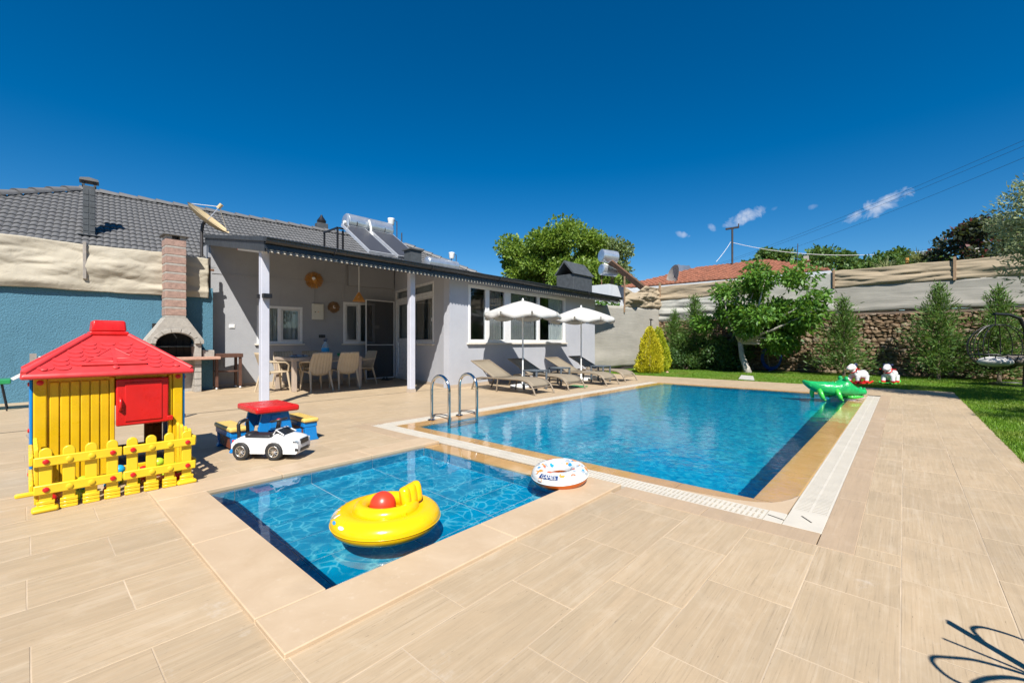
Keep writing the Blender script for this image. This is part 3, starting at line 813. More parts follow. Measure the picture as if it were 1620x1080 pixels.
def window(fr, t0, t1, z0, z1, panes, fw=0.065, sill=True, curtains=(), sashes=(), frame_mat='upvc'):
    """upvc window set in an opening: frame > panes, sashes, sill, curtains; panes as (a, b) fractions between mullions"""
    loc, rz, L = fr
    off = Matrix.Rotation(rz, 4, 'Z') @ Vector((t0, 0, z0)) + Vector((loc[0], loc[1], 0))
    W, H = t1 - t0, z1 - z0
    f = MB(); y0, y1 = -0.012, 0.07
    f.box((0, y0, 0), (W, y1, fw)); f.box((0, y0, H - fw), (W, y1, H)); f.box((0, y0, fw), (fw, y1, H - fw)); f.box((W - fw, y0, fw), (W, y1, H - fw))
    edges = [p[0] * W for p in panes] + [p[1] * W for p in panes]
    for i in range(len(panes) - 1): f.box((panes[i][1] * W, y0 + 0.002, fw), (panes[i + 1][0] * W, y1 - 0.002, H - fw))
    o = f.build('window', frame_mat, house, loc=off, rot=rz, bevel=0.006, seg=1)
    for i, p in enumerate(panes):
        a, b_ = max(p[0] * W, fw), min(p[1] * W, W - fw)
        ins = 0.0
        if i in sashes:
            s_ = MB(); q = 0.045; ins = q
            s_.box((a, 0.0, fw), (b_, 0.05, fw + q)); s_.box((a, 0.0, H - fw - q), (b_, 0.05, H - fw)); s_.box((a, 0.0, fw + q), (a + q, 0.05, H - fw - q)); s_.box((b_ - q, 0.0, fw + q), (b_, 0.05, H - fw - q))
            so = s_.build('sash', 'upvc_grey', o, bevel=0.004, seg=1)
            MB().box((b_ - q + 0.012, -0.03, H * 0.45), (b_ - 0.012, -0.001, H * 0.45 + 0.09)).build('handle', 'upvc', o, bevel=0.004, seg=1)
        MB().box((a + ins, 0.024, fw + ins), (b_ - ins, 0.030, H - fw - ins)).build('pane', 'window_glass', o)
    if sill: MB().box((-0.05, -0.06, -0.04), (W + 0.05, 0.068, -0.001)).build('sill', 'marble_sill', o, bevel=0.004, seg=1)
    for (a, b_, mat) in curtains:
        n = max(12, int((b_ - a) * W * 40))
        cu = MB().grid(lambda u, v: ((a + (b_ - a) * u) * W, 0.11 + 0.022 * math.sin(u * (b_ - a) * W * 55) + 0.01 * math.sin(u * 17 + v * 2), fw * 0.3 + v * (H - fw * 0.6)), n * 2, 4)
        cu.build('curtain', mat, o, smooth=180)
    return o

def sol(mod_o, t_):
    m = mod_o.modifiers.new('thickness', 'SOLIDIFY'); m.thickness = t_; m.offset = 0; return mod_o

frB = wall(pBL, pB, 3.50, 3.36, [(0.97, 2.05, 1.06, 2.04), (3.13, 4.06, 1.06, 2.25)])
window(frB, 0.97, 2.05, 1.06, 2.04, [(0.06, 0.44), (0.52, 0.94)], curtains=[(0.03, 0.97, 'curtain_grey')], sashes=(1,))
window(frB, 3.13, 4.06, 1.06, 2.25, [(0.07, 0.46), (0.54, 0.93)], curtains=[(0.72, 0.98, 'curtain_brown')], sashes=(0,))
pC2 = (pC[0] + 0.07 * (pB[0] - pC[0]) / 3.765, pC[1] + 0.07 * (pB[1] - pC[1]) / 3.765)
frL = wall(pB, pC2, 3.36, 2.69, [(0.16, 1.42, 0.0, 2.66), (1.50, 2.90, 1.06, 2.66)], mat='plaster_lilac')
window(frL, 1.50, 2.90, 2.34, 2.66, [(0.05, 0.95)], sill=False, curtains=[(0.0, 1.0, 'curtain_grey')])
window(frL, 1.50, 2.90, 1.06, 2.335, [(0.05, 0.95)], curtains=[(0.03, 0.4, 'curtain_brown'), (0.55, 0.98, 'curtain_brown')], sashes=(0,))
# terrace door with light above
loc, rz, L = frL
dof = Matrix.Rotation(rz, 4, 'Z') @ Vector((0.16, 0, 0.012)) + Vector((loc[0], loc[1], 0))
d_ = MB(); W, H = 1.26, 2.645
for a, b_ in (((0, 0), (W, 0.05)), ((0, H - 0.07), (W, H)), ((0, 0.05), (0.08, H - 0.07)), ((W - 0.08, 0.05), (W, H - 0.07)), ((0.08, 2.30), (W - 0.08, 2.385))):
    d_.box((a[0], -0.012, a[1]), (b_[0], 0.07, b_[1]))
door = d_.build('door', 'upvc', house, loc=dof, rot=rz, bevel=0.006, seg=1)
lf = MB()
for a, b_ in (((0.085, 0.055), (W - 0.085, 0.16)), ((0.085, 1.10), (W - 0.085, 1.20)), ((0.085, 2.19), (W - 0.085, 2.295)), ((0.085, 0.16), (0.19, 1.10)), ((W - 0.19, 0.16), (W - 0.085, 1.10)), ((0.085, 1.2), (0.19, 2.19)), ((W - 0.19, 1.2), (W - 0.085, 2.19))):
    lf.box((a[0], 0.0, a[1]), (b_[0], 0.06, b_[1]))
lf.build('leaf', 'upvc', door, bevel=0.006, seg=1)
MB().box((0.19, 0.02, 0.16), (W - 0.19, 0.045, 1.10)).build('lower_panel', 'upvc', door)
MB().box((0.19, 0.024, 1.20), (W - 0.19, 0.030, 2.19)).build('pane', 'window_glass', door); MB().box((0.08, 0.024, 2.385), (W - 0.08, 0.030, H - 0.07)).build('pane', 'window_glass', door)
MB().box((W - 0.16, -0.05, 1.05), (W - 0.115, -0.001, 1.25)).build('handle', 'alu', door, bevel=0.006)
MB().grid(lambda u, v: (0.1 + u * (W - 0.2), 0.15 + 0.025 * math.sin(u * 60), 1.1 + v * 1.5), 80, 3).build('curtain', 'curtain_grey', door, smooth=180)
# open fly screen hinged on the door frame
hx, hy = dof[0] - 0.05, dof[1]
fs = MB(); FWd, FH = 0.98, 2.30
for a, b_ in (((0, 0), (FWd, 0.03)), ((0, FH - 0.03), (FWd, FH)), ((0, 0.03), (0.03, FH - 0.03)), ((FWd - 0.03, 0.03), (FWd, FH - 0.03)), ((0.03, 0.98), (FWd - 0.03, 1.0))):
    fs.box((a[0], -0.011, a[1]), (b_[0], 0.011, b_[1]))
scr = fs.build('screen_door', 'upvc', house, loc=(hx, hy, 0.03), rot=R(180 + 3))
MB().box((0.03, -0.002, 0.03), (FWd - 0.03, 0.002, FH - 0.03)).build('mesh_panel', 'fly_mesh', scr)
frF = wall(pC, pE, 2.70, 2.70, [(0.63, 5.17, 1.08, 2.55)], mat='plaster_lilac')
window(frF, 0.63, 5.17, 1.08, 2.55, [(0.019, 0.141), (0.174, 0.31), (0.37, 0.65), (0.678, 0.962)], fw=0.085,
       curtains=[(0.0, 0.03, 'curtain_white'), (0.82, 0.985, 'curtain_white'), (0.38, 0.645, 'curtain_dim'), (0.18, 0.3, 'curtain_dim')], sashes=())
pR = (pE[0] + 0.25, pE[1] + 4.6)
wall(pE, pR, 2.70, 3.45, [], skirt=False)
wall(pR, (3.0, 16.0), 3.4, 3.4, [], skirt=False); wall((3.0, 16.0), pBL, 3.4, 3.5, [], skirt=False)
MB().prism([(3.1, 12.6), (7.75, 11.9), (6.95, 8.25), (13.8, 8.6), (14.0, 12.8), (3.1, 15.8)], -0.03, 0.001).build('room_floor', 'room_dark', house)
# porch posts
for (px, py) in ((2.70, 8.02), (5.65, 8.02)):
    MB().box((px - 0.063, py - 0.063, 0.075), (px + 0.063, py + 0.063, 2.66)).build('post', 'post_paint', house, bevel=0.006, seg=1)
    MB().box((px - 0.072, py - 0.072, 0.001), (px + 0.072, py + 0.072, 0.074)).build('post_base', 'skirting', house)
# lean-to roof: slab, gutter, fretwork
EA, EB = (2.56, 7.57), (14.95, 7.90)
rl, rr, RL = frame(EA, EB)
SL = 0.182
def roofz(y_): return 2.66 + SL * y_
rf = MB()
VS, VD = 0.098, 4.95                            # verge slants with the wall behind; depth of the lean-to
rf.add([(VS * y_ if e == 0 else RL, y_, z_ + SL * (y_ - 0.06)) for y_ in (0.06, VD) for e in (0, 1) for z_ in (2.665, 2.72)], [(0, 2, 3, 1), (5, 7, 6, 4), (1, 3, 7, 5), (4, 6, 2, 0), (0, 1, 5, 4), (6, 7, 3, 2)])
roof = rf.build('roof', 'anthracite', house, loc=rl, rot=rr)
# tiled skin of the lean-to: overlapping dark courses
def course_sheet(L, depth, dy, wave, amp, zfun, lip=0.025):
    b = MB()
    n = int(depth / dy); nxx = int(L / wave * 4)
    for r_ in range(n):
        y0 = r_ * dy
        o0 = len(b.v)
        for i in range(nxx + 1):
            x_ = i * wave / 4
            w_ = amp * abs(math.sin(math.pi * x_ / wave))
            b.v.append((x_, y0, zfun(y0) + lip + w_)); b.v.append((x_, y0 + dy * 1.05, zfun(y0 + dy * 1.05) + 0.004 + w_)); b.v.append((x_, y0, zfun(y0) - 0.005))
        for i in range(nxx):
            a = o0 + i * 3
            b.f.append((a, a + 3, a + 4, a + 1)); b.f.append((a + 2, a + 5, a + 3, a))
    return b
tag(course_sheet(RL - 0.65, 4.8, 0.36, 0.17, 0.03, lambda y_: 2.725 + SL * y_).build('roof_tiles', 'roof_tile', roof, loc=(0.6, 0.02, 0)), kind='stuff')
MB().box((-0.005, 0.05, 2.56), (0.035, VD, 2.70)).xf(Matrix(((1,VS,0,0),(0,1,0,0),(0,SL,1,-0.02),(0,0,0,1)))).build('fascia', 'anthracite', house, loc=rl, rot=rr)
ctop = MB().box((-0.03, 0.0, 2.70), (0.06, VD, 2.775)).xf(Matrix(((1,VS,0,0),(0,1,0,0),(0,SL,1,0.005),(0,0,0,1)))); ctop.build('fascia_cap', 'anthracite', house, loc=rl, rot=rr)
# half round gutter
gp = []
for i in range(9):
    a = math.pi + math.pi * i / 8; gp.append((0.0 + 0.068 * math.cos(a), 2.755 + 0.085 * math.sin(a)))
gp2 = [(q[0] * 0.86, q[1] + 0.006) for q in reversed(gp)]
gut = MB().prism(gp + gp2, 0.0, RL, 'x').build('gutter', 'gutter_dark', house, loc=(rl[0], rl[1], 0), rot=rr, smooth=40)
MB().tube([(0, -0.069, 2.757), (RL, -0.069, 2.757)], 0.012, 8).build('gutter_bead', 'gutter_dark', gut)
for i in range(6):
    x_ = 1.15 + i * 2.2
    MB().tube([(x_, 0.082 * math.cos(math.pi + math.pi * k / 8), 2.755 + 0.098 * math.sin(math.pi + math.pi * k / 8)) for k in range(9)], 0.012, 6).build('gutter_clip', 'gutter_dark', gut)
# eaves board and fretwork drops
MB().box((0.0, 0.018, 2.592), (RL, 0.0355, 2.66)).build('eaves_board', 'gutter_dark', house, loc=rl, rot=rr)
MB().box((0.05, 0.036, 2.548), (RL - 0.9, 0.042, 2.64)).build('backing_board', 'ceiling_cream', house, loc=rl, rot=rr)
fret = MB()
nfr = int((RL - 0.1) / 0.10)
for i in range(nfr):
    x_ = 0.06 + i * 0.10
    for (dx_, dz_, r_) in ((0, 2.562, 0.020), (-0.024, 2.566, 0.013), (0.024, 2.566, 0.013), (0, 2.586, 0.018), (0, 2.541, 0.013)):
        pts = [(x_ + dx_ + r_ * math.cos(a * math.pi / 4), dz_ + r_ * math.sin(a * math.pi / 4)) for a in range(8)]
        off_ = 0.0005 * (0 if dx_ == 0 else (1 if dx_ < 0 else 2)) + (0.0002 if dz_ < 2.55 else 0) + (0.0003 if dz_ > 2.58 else 0)
        fret.prism(pts, 0.022 - off_, 0.034 - off_, 'y')
tag(fret.build('fretwork', 'gutter_dark', house, loc=rl, rot=rr), kind='stuff')
# painted beam end under the porch verge
be = MB().box((0.05, 0.3, 2.60), (0.12, 2.0, 2.72)).xf(Matrix(((1,VS,0,0),(0,1,0,0),(0,SL,1,-0.09),(0,0,0,1)))).build('beam_end', 'paint_white', house, loc=rl, rot=rr)
MB().box((0.048, 2.0, 2.60), (0.122, 2.04, 2.72)).xf(Matrix(((1,VS,0,0),(0,1,0,0),(0,SL,1,-0.09),(0,0,0,1)))).build('end_cap', 'plastic_red', be)
MB().grid(lambda u, v: (0.55 + u * (RL - 0.6), 0.2 + v * 4.6, 2.645 + SL * (0.14 + v * 4.6)), 4, 2).build('ceiling', 'plaster_grey', house, loc=rl, rot=rr)
# wall trunking
loc, rz, L = frB
for (t_, z0, z1, w_) in ((2.34, 2.16, 2.72, 0.035), (3.20, 2.76, 3.35, 0.03), (3.13, 2.30, 2.755, 0.035)):
    MB().box((t_ - w_ / 2, -0.02, z0), (t_ + w_ / 2, -0.001, z1)).build('trunking', 'plaster_grey', house, loc=loc, rot=rz)
MB().box((0.02, -0.012, 2.755), (3.18, -0.001, 2.785)).build('ledge', 'plaster_grey', house, loc=loc, rot=rz)
MB().box((3.25, -0.10, 2.72), (4.62, -0.001, 3.30)).build('bulkhead', 'plaster_grey', house, loc=loc, rot=rz)
# wide chimney on the wing roof with tent shaped cowl
cb = MB().box((12.86, 8.62, 2.78), (14.08, 9.36, 3.50)); ch = cb.build('chimney', 'chimney_dark', house, bevel=0.01)
MB().prism([(8.56, 3.50), (8.99, 4.0), (9.42, 3.50), (9.36, 3.50), (8.99, 3.92), (8.62, 3.50)], 12.80, 14.14, 'x').build('cowl', 'chimney_dark', ch)
MB().box((13.5, 8.66, 3.502), (13.56, 9.32, 3.62)).build('cowl_rib', 'soot', ch)
MB().box((6.42, 9.12, 2.9), (6.74, 9.42, 3.40)).build('flue', 'chimney_dark', house)
MB().box((6.38, 9.08, 3.403), (6.78, 9.46, 3.44)).build('flue_cap', 'chimney_dark', house)

def fixed(name, label, cat, fr, t_, z, build, group=None):
    loc, rz, L = fr
    p = Matrix.Rotation(rz, 4, 'Z') @ Vector((t_, 0, 0)) + Vector((loc[0], loc[1], z))
    o = thing(name, label, cat, tuple(p), rz, group); build(o); return o
# --- things fixed to the porch wall
def meter(o):
    MB().box((0, -0.07, 0), (0.30, -0.001, 0.43)).build('case', 'meter_cream', o, bevel=0.008)
    MB().box((0.02, -0.082, 0.03), (0.285, -0.0705, 0.40)).build('door', 'meter_cream', o, bevel=0.006)
    MB().cyl((0.075, -0.09, 0.2), (0.075, -0.083, 0.2), 0.014).build('lock', 'black_plastic', o)
    MB().box((0.14, -0.0845, 0.20), (0.17, -0.0825, 0.215)).build('badge', 'print_orange', o)
fixed('meter_box', 'cream metal meter box on the porch wall', 'meter box', frB, 2.28, 1.72, meter)
def burst(o, n, r0, r1, mat, core, cmat, depth):
    b = MB()
    q = random.Random(3)
    for i in range(n):
        a = 2 * math.pi * i / n + q.uniform(-0.03, 0.03); l = r1 * q.uniform(0.86, 1.04); t_ = q.uniform(-0.3, 0.3)
        y0 = -0.012 - (i % 3) * depth / 3
        b.tube([(r0 * math.cos(a), y0, r0 * math.sin(a)), (l * math.cos(a + t_ * 0.3), y0 - 0.01, l * math.sin(a + t_ * 0.3))], 0.0055, 4)
    b.build('rays', mat, o)
    MB().cyl((0, -0.001, 0), (0, -depth - 0.02, 0), core, core, 16).build('centre', cmat, o)
    return o
def walllamp(o):
    burst(o, 150, 0.05, 0.235, 'wicker', 0.05, 'wicker', 0.09)
    MB().sphere((-0.03, -0.13, 0.04), 0.045).build('bulb', 'paint_white', o, smooth=180)
fixed('wall_lamp', 'sunburst wicker wall lamp high on the porch wall', 'lamp', frB, 2.33, 2.79, walllamp)
def clock(o):
    burst(o, 130, 0.06, 0.165, 'raffia', 0.062, 'raffia', 0.03)
    MB().cyl((0, -0.052, 0), (0, -0.056, 0), 0.05, 0.05, 20).build('face', 'raffia', o)
    MB().box((-0.02, -0.062, -0.03), (0.035, -0.058, -0.015)).build('hand', 'paint_white', o); MB().box((-0.02, -0.0655, -0.03), (-0.006, -0.0625, 0.045)).build('hand', 'paint_white', o)
fixed('wall_clock', 'small round raffia clock with white hands on the porch wall', 'clock', frB, 2.86, 2.08, clock)
def socket(o):
    MB().box((-0.085, -0.014, -0.042), (0.085, -0.001, 0.042)).build('plate', 'black_plastic', o, bevel=0.004)
    for s_ in (-0.042, 0.042): MB().cyl((s_, -0.0165, 0), (s_, -0.0145, 0), 0.025).build('insert', 'dark_metal', o)
fixed('wall_socket', 'black double power socket above the dining table', 'socket', frB, 2.55, 1.26, socket)
def switch(o):
    MB().box((-0.06, -0.02, -0.045), (0.06, -0.001, 0.045)).build('plate', 'paint_white', o, bevel=0.006)
    MB().box((-0.035, -0.026, -0.03), (0.035, -0.0205, 0.03)).build('rocker', 'upvc', o, bevel=0.003)
fixed('wall_switch', 'white outdoor socket on the sunlit strip of porch wall', 'socket', frB, 0.43, 1.49, switch)
fixed('wall_switch', 'white light switch beside the porch window near the screen door', 'switch', frB, 4.13, 1.55, switch)
pl = thing('pendant_lamp', 'conical woven pendant lamp hanging under the porch roof', 'lamp', (5.62, 10.2, 2.13))
b = MB()
for k in range(7):
    z = 0.21 - 0.035 * k; r_ = 0.02 + 0.021 * k
    b.torus((0, 0, z), r_, 0.007, 20, 5)
for i in range(22):
    a = 2 * math.pi * i / 22
    b.tube([(0.02 * math.cos(a), 0.02 * math.sin(a), 0.215), (0.148 * math.cos(a + 0.25), 0.148 * math.sin(a + 0.25), -0.01)], 0.005, 4)
    b.tube([(0.02 * math.cos(a), 0.02 * math.sin(a), 0.215), (0.148 * math.cos(a - 0.25), 0.148 * math.sin(a - 0.25), -0.01)], 0.005, 4)
b.build('shade', 'wicker', pl); MB().cyl((0, 0, 0.2), (0, 0, 0.96), 0.007).build('cord', 'paint_white', pl); MB().sphere((0, 0, 0.12), 0.035).build('bulb', 'paint_white', pl, smooth=180)
plm = thing('post_lamp', 'black up and down lamp on the porch post', 'lamp', (2.70, 8.02, 1.83))
MB().box((-0.066, -0.175, 0), (0.066, -0.085, 0.075)).build('housing', 'black_metal', plm, bevel=0.004); MB().box((-0.02, -0.085, 0.015), (0.02, -0.0635, 0.06)).build('bracket', 'black_metal', plm)
MB().box((-0.066, -0.0, 0.0), (-0.066 - 0.04, 0.05, 0.07)).build('junction', 'black_metal', plm)
sh = thing('slippers', 'pair of black slippers left on the porch floor by the door', 'slippers', (6.95, 11.15, 0.002))
for (dx_, dy_, a) in ((0, 0, 20), (0.14, 0.05, 50)):
    q = MB().add([], []); q.prism([(0.05*math.cos(i*math.pi/6)*(1 if math.cos(i*math.pi/6)>0 else 0.9), 0.13*math.sin(i*math.pi/6)) for i in range(12)], 0, 0.022)
    so = q.build('sole', 'black_plastic', sh, loc=(dx_, dy_, 0), rot=R(a))
    MB().torus((0, 0, 0), 0.042, 0.02, 14, 8, a0=0, a1=math.pi).xf(Matrix.Rotation(R(90), 4, 'X')).build('strap', 'black_plastic', so, loc=(0, 0.04, 0.02))

# ------------------------------------------------------------------ the neighbouring house with the dark tiled hip roof
th = thing('tiled_house', 'house behind the blue wall with a dark grey tiled hip roof', 'house', (1.01, 16.5, 0), R(-5))
RZ, RP, RW, RLN = 5.16, 0.58, 3.9, 9.75        # ridge height, pitch, half width, ridge length
ez = RZ - RP * RW
MB().box((-3.5, -3.5, 0), (RLN + 3.4, 3.5, ez + 0.12)).build('wall', 'plaster_white', th)
deckp = MB().add([(-RW, -RW, ez), (RLN + RW, -RW, ez), (RLN + RW, RW, ez), (-RW, RW, ez), (0, 0, RZ), (RLN, 0, RZ)], [(0, 1, 5, 4), (2, 3, 4, 5), (1, 2, 5), (3, 0, 4), (3, 2, 1, 0)])
mroof = deckp.build('roof', 'anthracite', th)
tw, te = 0.23, 0.255
ca = math.cos(math.atan(RP)); nrow = int(RW / ca / te)
tb = MB()
NX = 8
for i in range(NX + 1):
    x_ = tw * i / NX; wv = 0.026 * abs(math.sin(2 * math.pi * i / NX)) ** 0.8
    tb.v += [(x_, 0.0, 0.036 + wv), (x_, te * 1.08, 0.010 + wv), (x_, 0.0, 0.0 + wv * 0.6)]
for i in range(NX):
    a = i * 3; tb.f += [(a, a + 3, a + 4, a + 1), (a + 2, a + 5, a + 3, a)]
tme = tb.mesh('tile', 'roof_tile', 60)
pitch = math.atan(RP)
spots = []
for r_ in range(nrow + 1):
    s_ = r_ * te
    yl = -RW + s_ * ca; zl = ez + s_ * math.sin(pitch)
    if yl > -0.05: break
    k = 0
    x_ = yl - 0.05
    x_ = math.floor(x_ / tw) * tw
    while x_ < RLN - yl - 0.2:
        if x_ + tw * 0.35 > yl and not (x_ > 2.15 and zl < 3.55): spots.append((x_, yl, zl + 0.004))
        x_ += tw
Mth = Matrix.Translation((1.01, 16.5, 0)) @ Matrix.Rotation(R(-5), 4, 'Z')
def sd(p):
    w = Mth @ Vector(p); return w.x * hf[0] + w.y * hf[1], in_view(w.x, w.y, w.z)
sv_ = sorted((q for q in spots if sd(q)[1] and q[2] > 3.1), key=lambda q: sd(q)[0])[:270]
ss = set(sv_)
tr_ = MB(); Mt = Matrix.Rotation(pitch, 4, 'X')
for q in spots:
    if q in ss: link('tile', tme, mroof, (q[0], q[1], q[2] + rnd.uniform(0, 0.004)), (pitch, 0, rnd.uniform(-0.008, 0.008)))
    else: tr_.add([tuple(Mt @ Vector(v) + Vector(q)) for v in tb.v], tb.f)
tag(tr_.build('far_tiles', 'roof_tile', mroof), kind='stuff')
capm = MB()
for i in range(8):
    a = math.pi * i / 7
    capm.v += [(-0.02, 0.15 * math.cos(a), 0.13 * math.sin(a)), (0.43, 0.12 * math.cos(a), 0.10 * math.sin(a) - 0.012), (-0.02, 0.12 * math.cos(a), 0.10 * math.sin(a))]
for i in range(7):
    a = i * 3; capm.f += [(a, a + 1, a + 4, a + 3), (a + 2, a, a + 3, a + 5)]
cme = capm.mesh('ridge_tile', 'roof_tile', 60)
for i in range(int(RLN / 0.40)): link('ridge_tile', cme, mroof, (i * 0.40, 0, RZ + 0.02))
hl = math.sqrt(2 * RW * RW + (RP * RW) ** 2)
for i in range(1, int(hl / 0.40)):
    f_ = i * 0.40 / hl
    link('ridge_tile', cme, mroof, (-RW * f_, -RW * f_, RZ - RP * RW * f_ + 0.03), (0, math.asin(RP * RW / hl) * -1, R(45)))
    link('ridge_tile', cme, mroof, (RLN + RW * f_, -RW * f_, RZ - RP * RW * f_ + 0.03), (0, math.asin(RP * RW / hl) * -1, R(135)))
# brick chimney with arched cowl (left of the dish)
cxl, cyl_ = 0.22, -2.85
czb = RZ + RP * cyl_ - 0.12
chm = MB().box((cxl - 0.10, cyl_ - 0.09, czb), (cxl + 0.10, cyl_ + 0.13, czb + 1.2)).build('chimney', 'chimney_dark', th, bevel=0.01)
for k in range(8):
    for j in range(2):
        x0 = cxl - 0.102 + 0.102 * j
        MB().box((x0 + 0.005, cyl_ - 0.098, czb + 0.05 + k * 0.135), (x0 + 0.097, cyl_ - 0.091, czb + 0.05 + k * 0.135 + 0.12)).build('brick', 'chimney_dark', chm, bevel=0.004, seg=1)
for s_ in (-1, 1): MB().box((cxl + s_ * 0.095 - 0.022, cyl_ - 0.09, czb + 1.202), (cxl + s_ * 0.095 + 0.022, cyl_ + 0.13, czb + 1.30)).build('cowl_leg', 'chimney_dark', chm)
MB().prism([(cxl - 0.16, czb + 1.302), (cxl + 0.16, czb + 1.302), (cxl + 0.145, czb + 1.35), (cxl, czb + 1.38), (cxl - 0.145, czb + 1.35)], cyl_ - 0.14, cyl_ + 0.18, 'y').build('cowl', 'roof_tile', chm)
MB().box((cxl - 0.18, cyl_ - 0.24, czb + 0.07), (cxl + 0.18, cyl_ + 0.15, czb + 0.085)).build('flashing', 'anthracite', chm)
# small stack beyond the ridge
s2 = MB().box((6.35, 0.5, 4.6), (6.75, 0.8, 5.62)).build('chimney', 'chimney_dark', th, bevel=0.02)
MB().lathe([(0.15, 5.622), (0.17, 5.72), (0.06, 5.88), (0.03, 5.95), (0.0, 5.96)], (6.55, 0.65, 0), 12).build('cowl', 'black_metal', s2, smooth=40)

# ------------------------------------------------------------------ blue boundary wall and the cream fabric screen on it
bw = MB().box((-9, 12.0, 0), (2.94, 12.14, 2.35)).build('boundary_wall', 'plaster_blue'); tag(bw, 'rough rendered blue boundary wall behind the playhouse', 'wall')
def fold(x, z, seed, lo=0.7, hi=5.0, amp=0.03):
    p = Vector((x * lo, z * hi, seed)); q = mnoise.noise(p) + 0.3 * mnoise.noise(p * 2.3) - 0.75 * abs(mnoise.noise(p * 1.7 + Vector((3.1, 7.7, 0)))) ** 0.8 - 0.35 * abs(mnoise.noise(p * 3.6))
    return q * amp
def screen(name, label, p0, p1, zb, zt, mat, seed, nu=120, nv=24, lo=0.7, hi=5.0, amp=0.04, sag=0.03, posts=(), post_mat='wood_batten', parent=None, bulge=0.0, pz=None):
    """hung fabric between p0 and p1 with folds; zb, zt may be functions of 0..1"""
    L = math.hypot(p1[0] - p0[0], p1[1] - p0[1]); rz = math.atan2(p1[1] - p0[1], p1[0] - p0[0])
    FB = zb if callable(zb) else (lambda u: zb); FT = zt if callable(zt) else (lambda u: zt)
    o = thing(name, label, 'fabric screen', (p0[0], p0[1], 0), rz)
    def P(u, v):
        x = u * L
        a, b_ = FB(u) + 0.02 * mnoise.noise(Vector((x * 1.7, seed, 1))), FT(u) - sag * abs(math.sin(x * 1.6 + seed)) + 0.012 * mnoise.noise(Vector((x * 3, seed, 7)))
        z = a + (b_ - a) * v
        env = 0.25 + 0.75 * math.sin(math.pi * min(1, max(0, v)))
        hem = 0.05 * math.exp(-((v - 0.13) / 0.09) ** 2) * (0.6 + mnoise.noise(Vector((x * 0.9, seed, 4))))
        return (x, -0.03 - hem - bulge * math.sin(math.pi * v) + env * fold(x + 0.35 * z, z - 0.1 * x * 0.3, seed, lo, hi, amp), z)
    c = MB().grid(P, nu, nv).build('cloth', mat, o, smooth=180); sol(c, 0.005)
    for q in posts:
        t_, z0, z1, w = q
        MB().box((t_ - w / 2, -0.10 if pz is None else pz, z0), (t_ + w / 2, (-0.10 if pz is None else pz) + w, z1)).build('post', post_mat, o, bevel=0.004, seg=1)
    return o
screen('fabric_screen', 'crumpled cream fabric screen hung above the blue wall', (-6, 11.97), (2.84, 11.97), lambda u: 2.08 + 0.03 * u, lambda u: 3.0 + 0.05 * u, 'cloth_cream', 3.0, 300, 40, 0.9, 2.3, 0.085, 0.03,
       [(6.79, 2.33, 3.05, 0.05)], 'wood_grey')
ds = thing('screen_post', 'dark steel post at the end of the cream screen', 'post', (2.875, 12.06, 2.0)); MB().box((-0.02, -0.04, 0), (0.03, 0.0, 1.07)).build('bar', 'dark_metal', ds); MB().box((-0.01, -0.075, 0.75), (0.09, -0.041, 0.80)).build('bracket', 'rust', ds)

# ------------------------------------------------------------------ garden side: stone wall, fabric screens, fence beside the house
sw = thing('stone_wall', 'rubble stone wall along the far side of the lawn', 'wall')
MB().box((19.0, -9, -0.1), (19.4, 9.2, 2.02)).build('core', 'mortar_brown', sw)
MB().box((18.985, -9, 2.021), (19.42, 9.2, 2.13)).build('bond_beam', 'bond_beam', sw)
q = random.Random(11)
variants = []
for k in range(10):
    bm = bmesh.new(); bmesh.ops.create_icosphere(bm, subdivisions=1, radius=0.5)
    for v in bm.verts:
        v.co += Vector((q.uniform(-0.1, 0.1), q.uniform(-0.1, 0.1), q.uniform(-0.1, 0.1)))
        for ax in range(3): v.co[ax] = math.copysign(min(abs(v.co[ax]) * 1.25, 0.47), v.co[ax])
    me = bpy.data.meshes.new('stone'); bm.to_mesh(me); bm.free(); me.materials.append(MAT['wall_stone']); variants.append(me)
st = []
z = 0.02
while z < 1.98:
    hgt = q.uniform(0.075, 0.17); hgt = min(hgt, 2.02 - z)
    yy = -4.2
    while yy < 8.3:
        w = q.uniform(0.09, 0.30) * (1.0 if hgt > 0.11 else 0.85)
        if q.random() < 0.3:
            h1 = hgt * q.uniform(0.4, 0.6); st.append((yy + w / 2, z + h1 / 2, w, h1)); st.append((yy + w / 2, z + (h1 + hgt) / 2, w, hgt - h1))
        else: st.append((yy + w / 2, z + hgt / 2 + q.uniform(-0.03, 0.03), w, hgt))
        yy += w
    z += hgt
order = sorted(st, key=lambda s_: -(s_[2] * s_[3]) if (-2.7 < s_[0] < 7.6) else 1)
big = set(order[:290]); far = MB()
for s_ in st:
    me = q.choice(variants); scl = (q.uniform(0.10, 0.18), s_[2] * q.uniform(1.0, 1.22), s_[3] * q.uniform(1.0, 1.25)); rx = q.uniform(-0.3, 0.3); x_ = 18.99 - q.uniform(0.0, 0.035)
    if s_ in big:
        o = link('stone', me, sw, (x_, s_[0], s_[1]), (rx, 0, q.uniform(-0.1, 0.1))); o.scale = scl
    else:
        M_ = Matrix.Translation((x_, s_[0], s_[1])) @ Matrix.Rotation(rx, 4, 'X') @ Matrix.Diagonal((*scl, 1))
        far.add([tuple(M_ @ v.co) for v in me.vertices], [tuple(p.vertices) for p in me.polygons])
tag(far.build('small_stones', 'wall_stone', sw), kind='stuff')
FB = (19.1, 8.2); FE = (19.1, -7.0); FL = 15.2
def seg(y0, y1): return (19.0, y0), (19.0, y1)
screen('fabric_screen', 'grey woven fabric strip above the stone wall behind the rocking toys', *seg(2.6, -6), 2.13, 3.02, 'cloth_grey', 5.0, 160, 16, 0.4, 1.3, 0.035, 0.015)
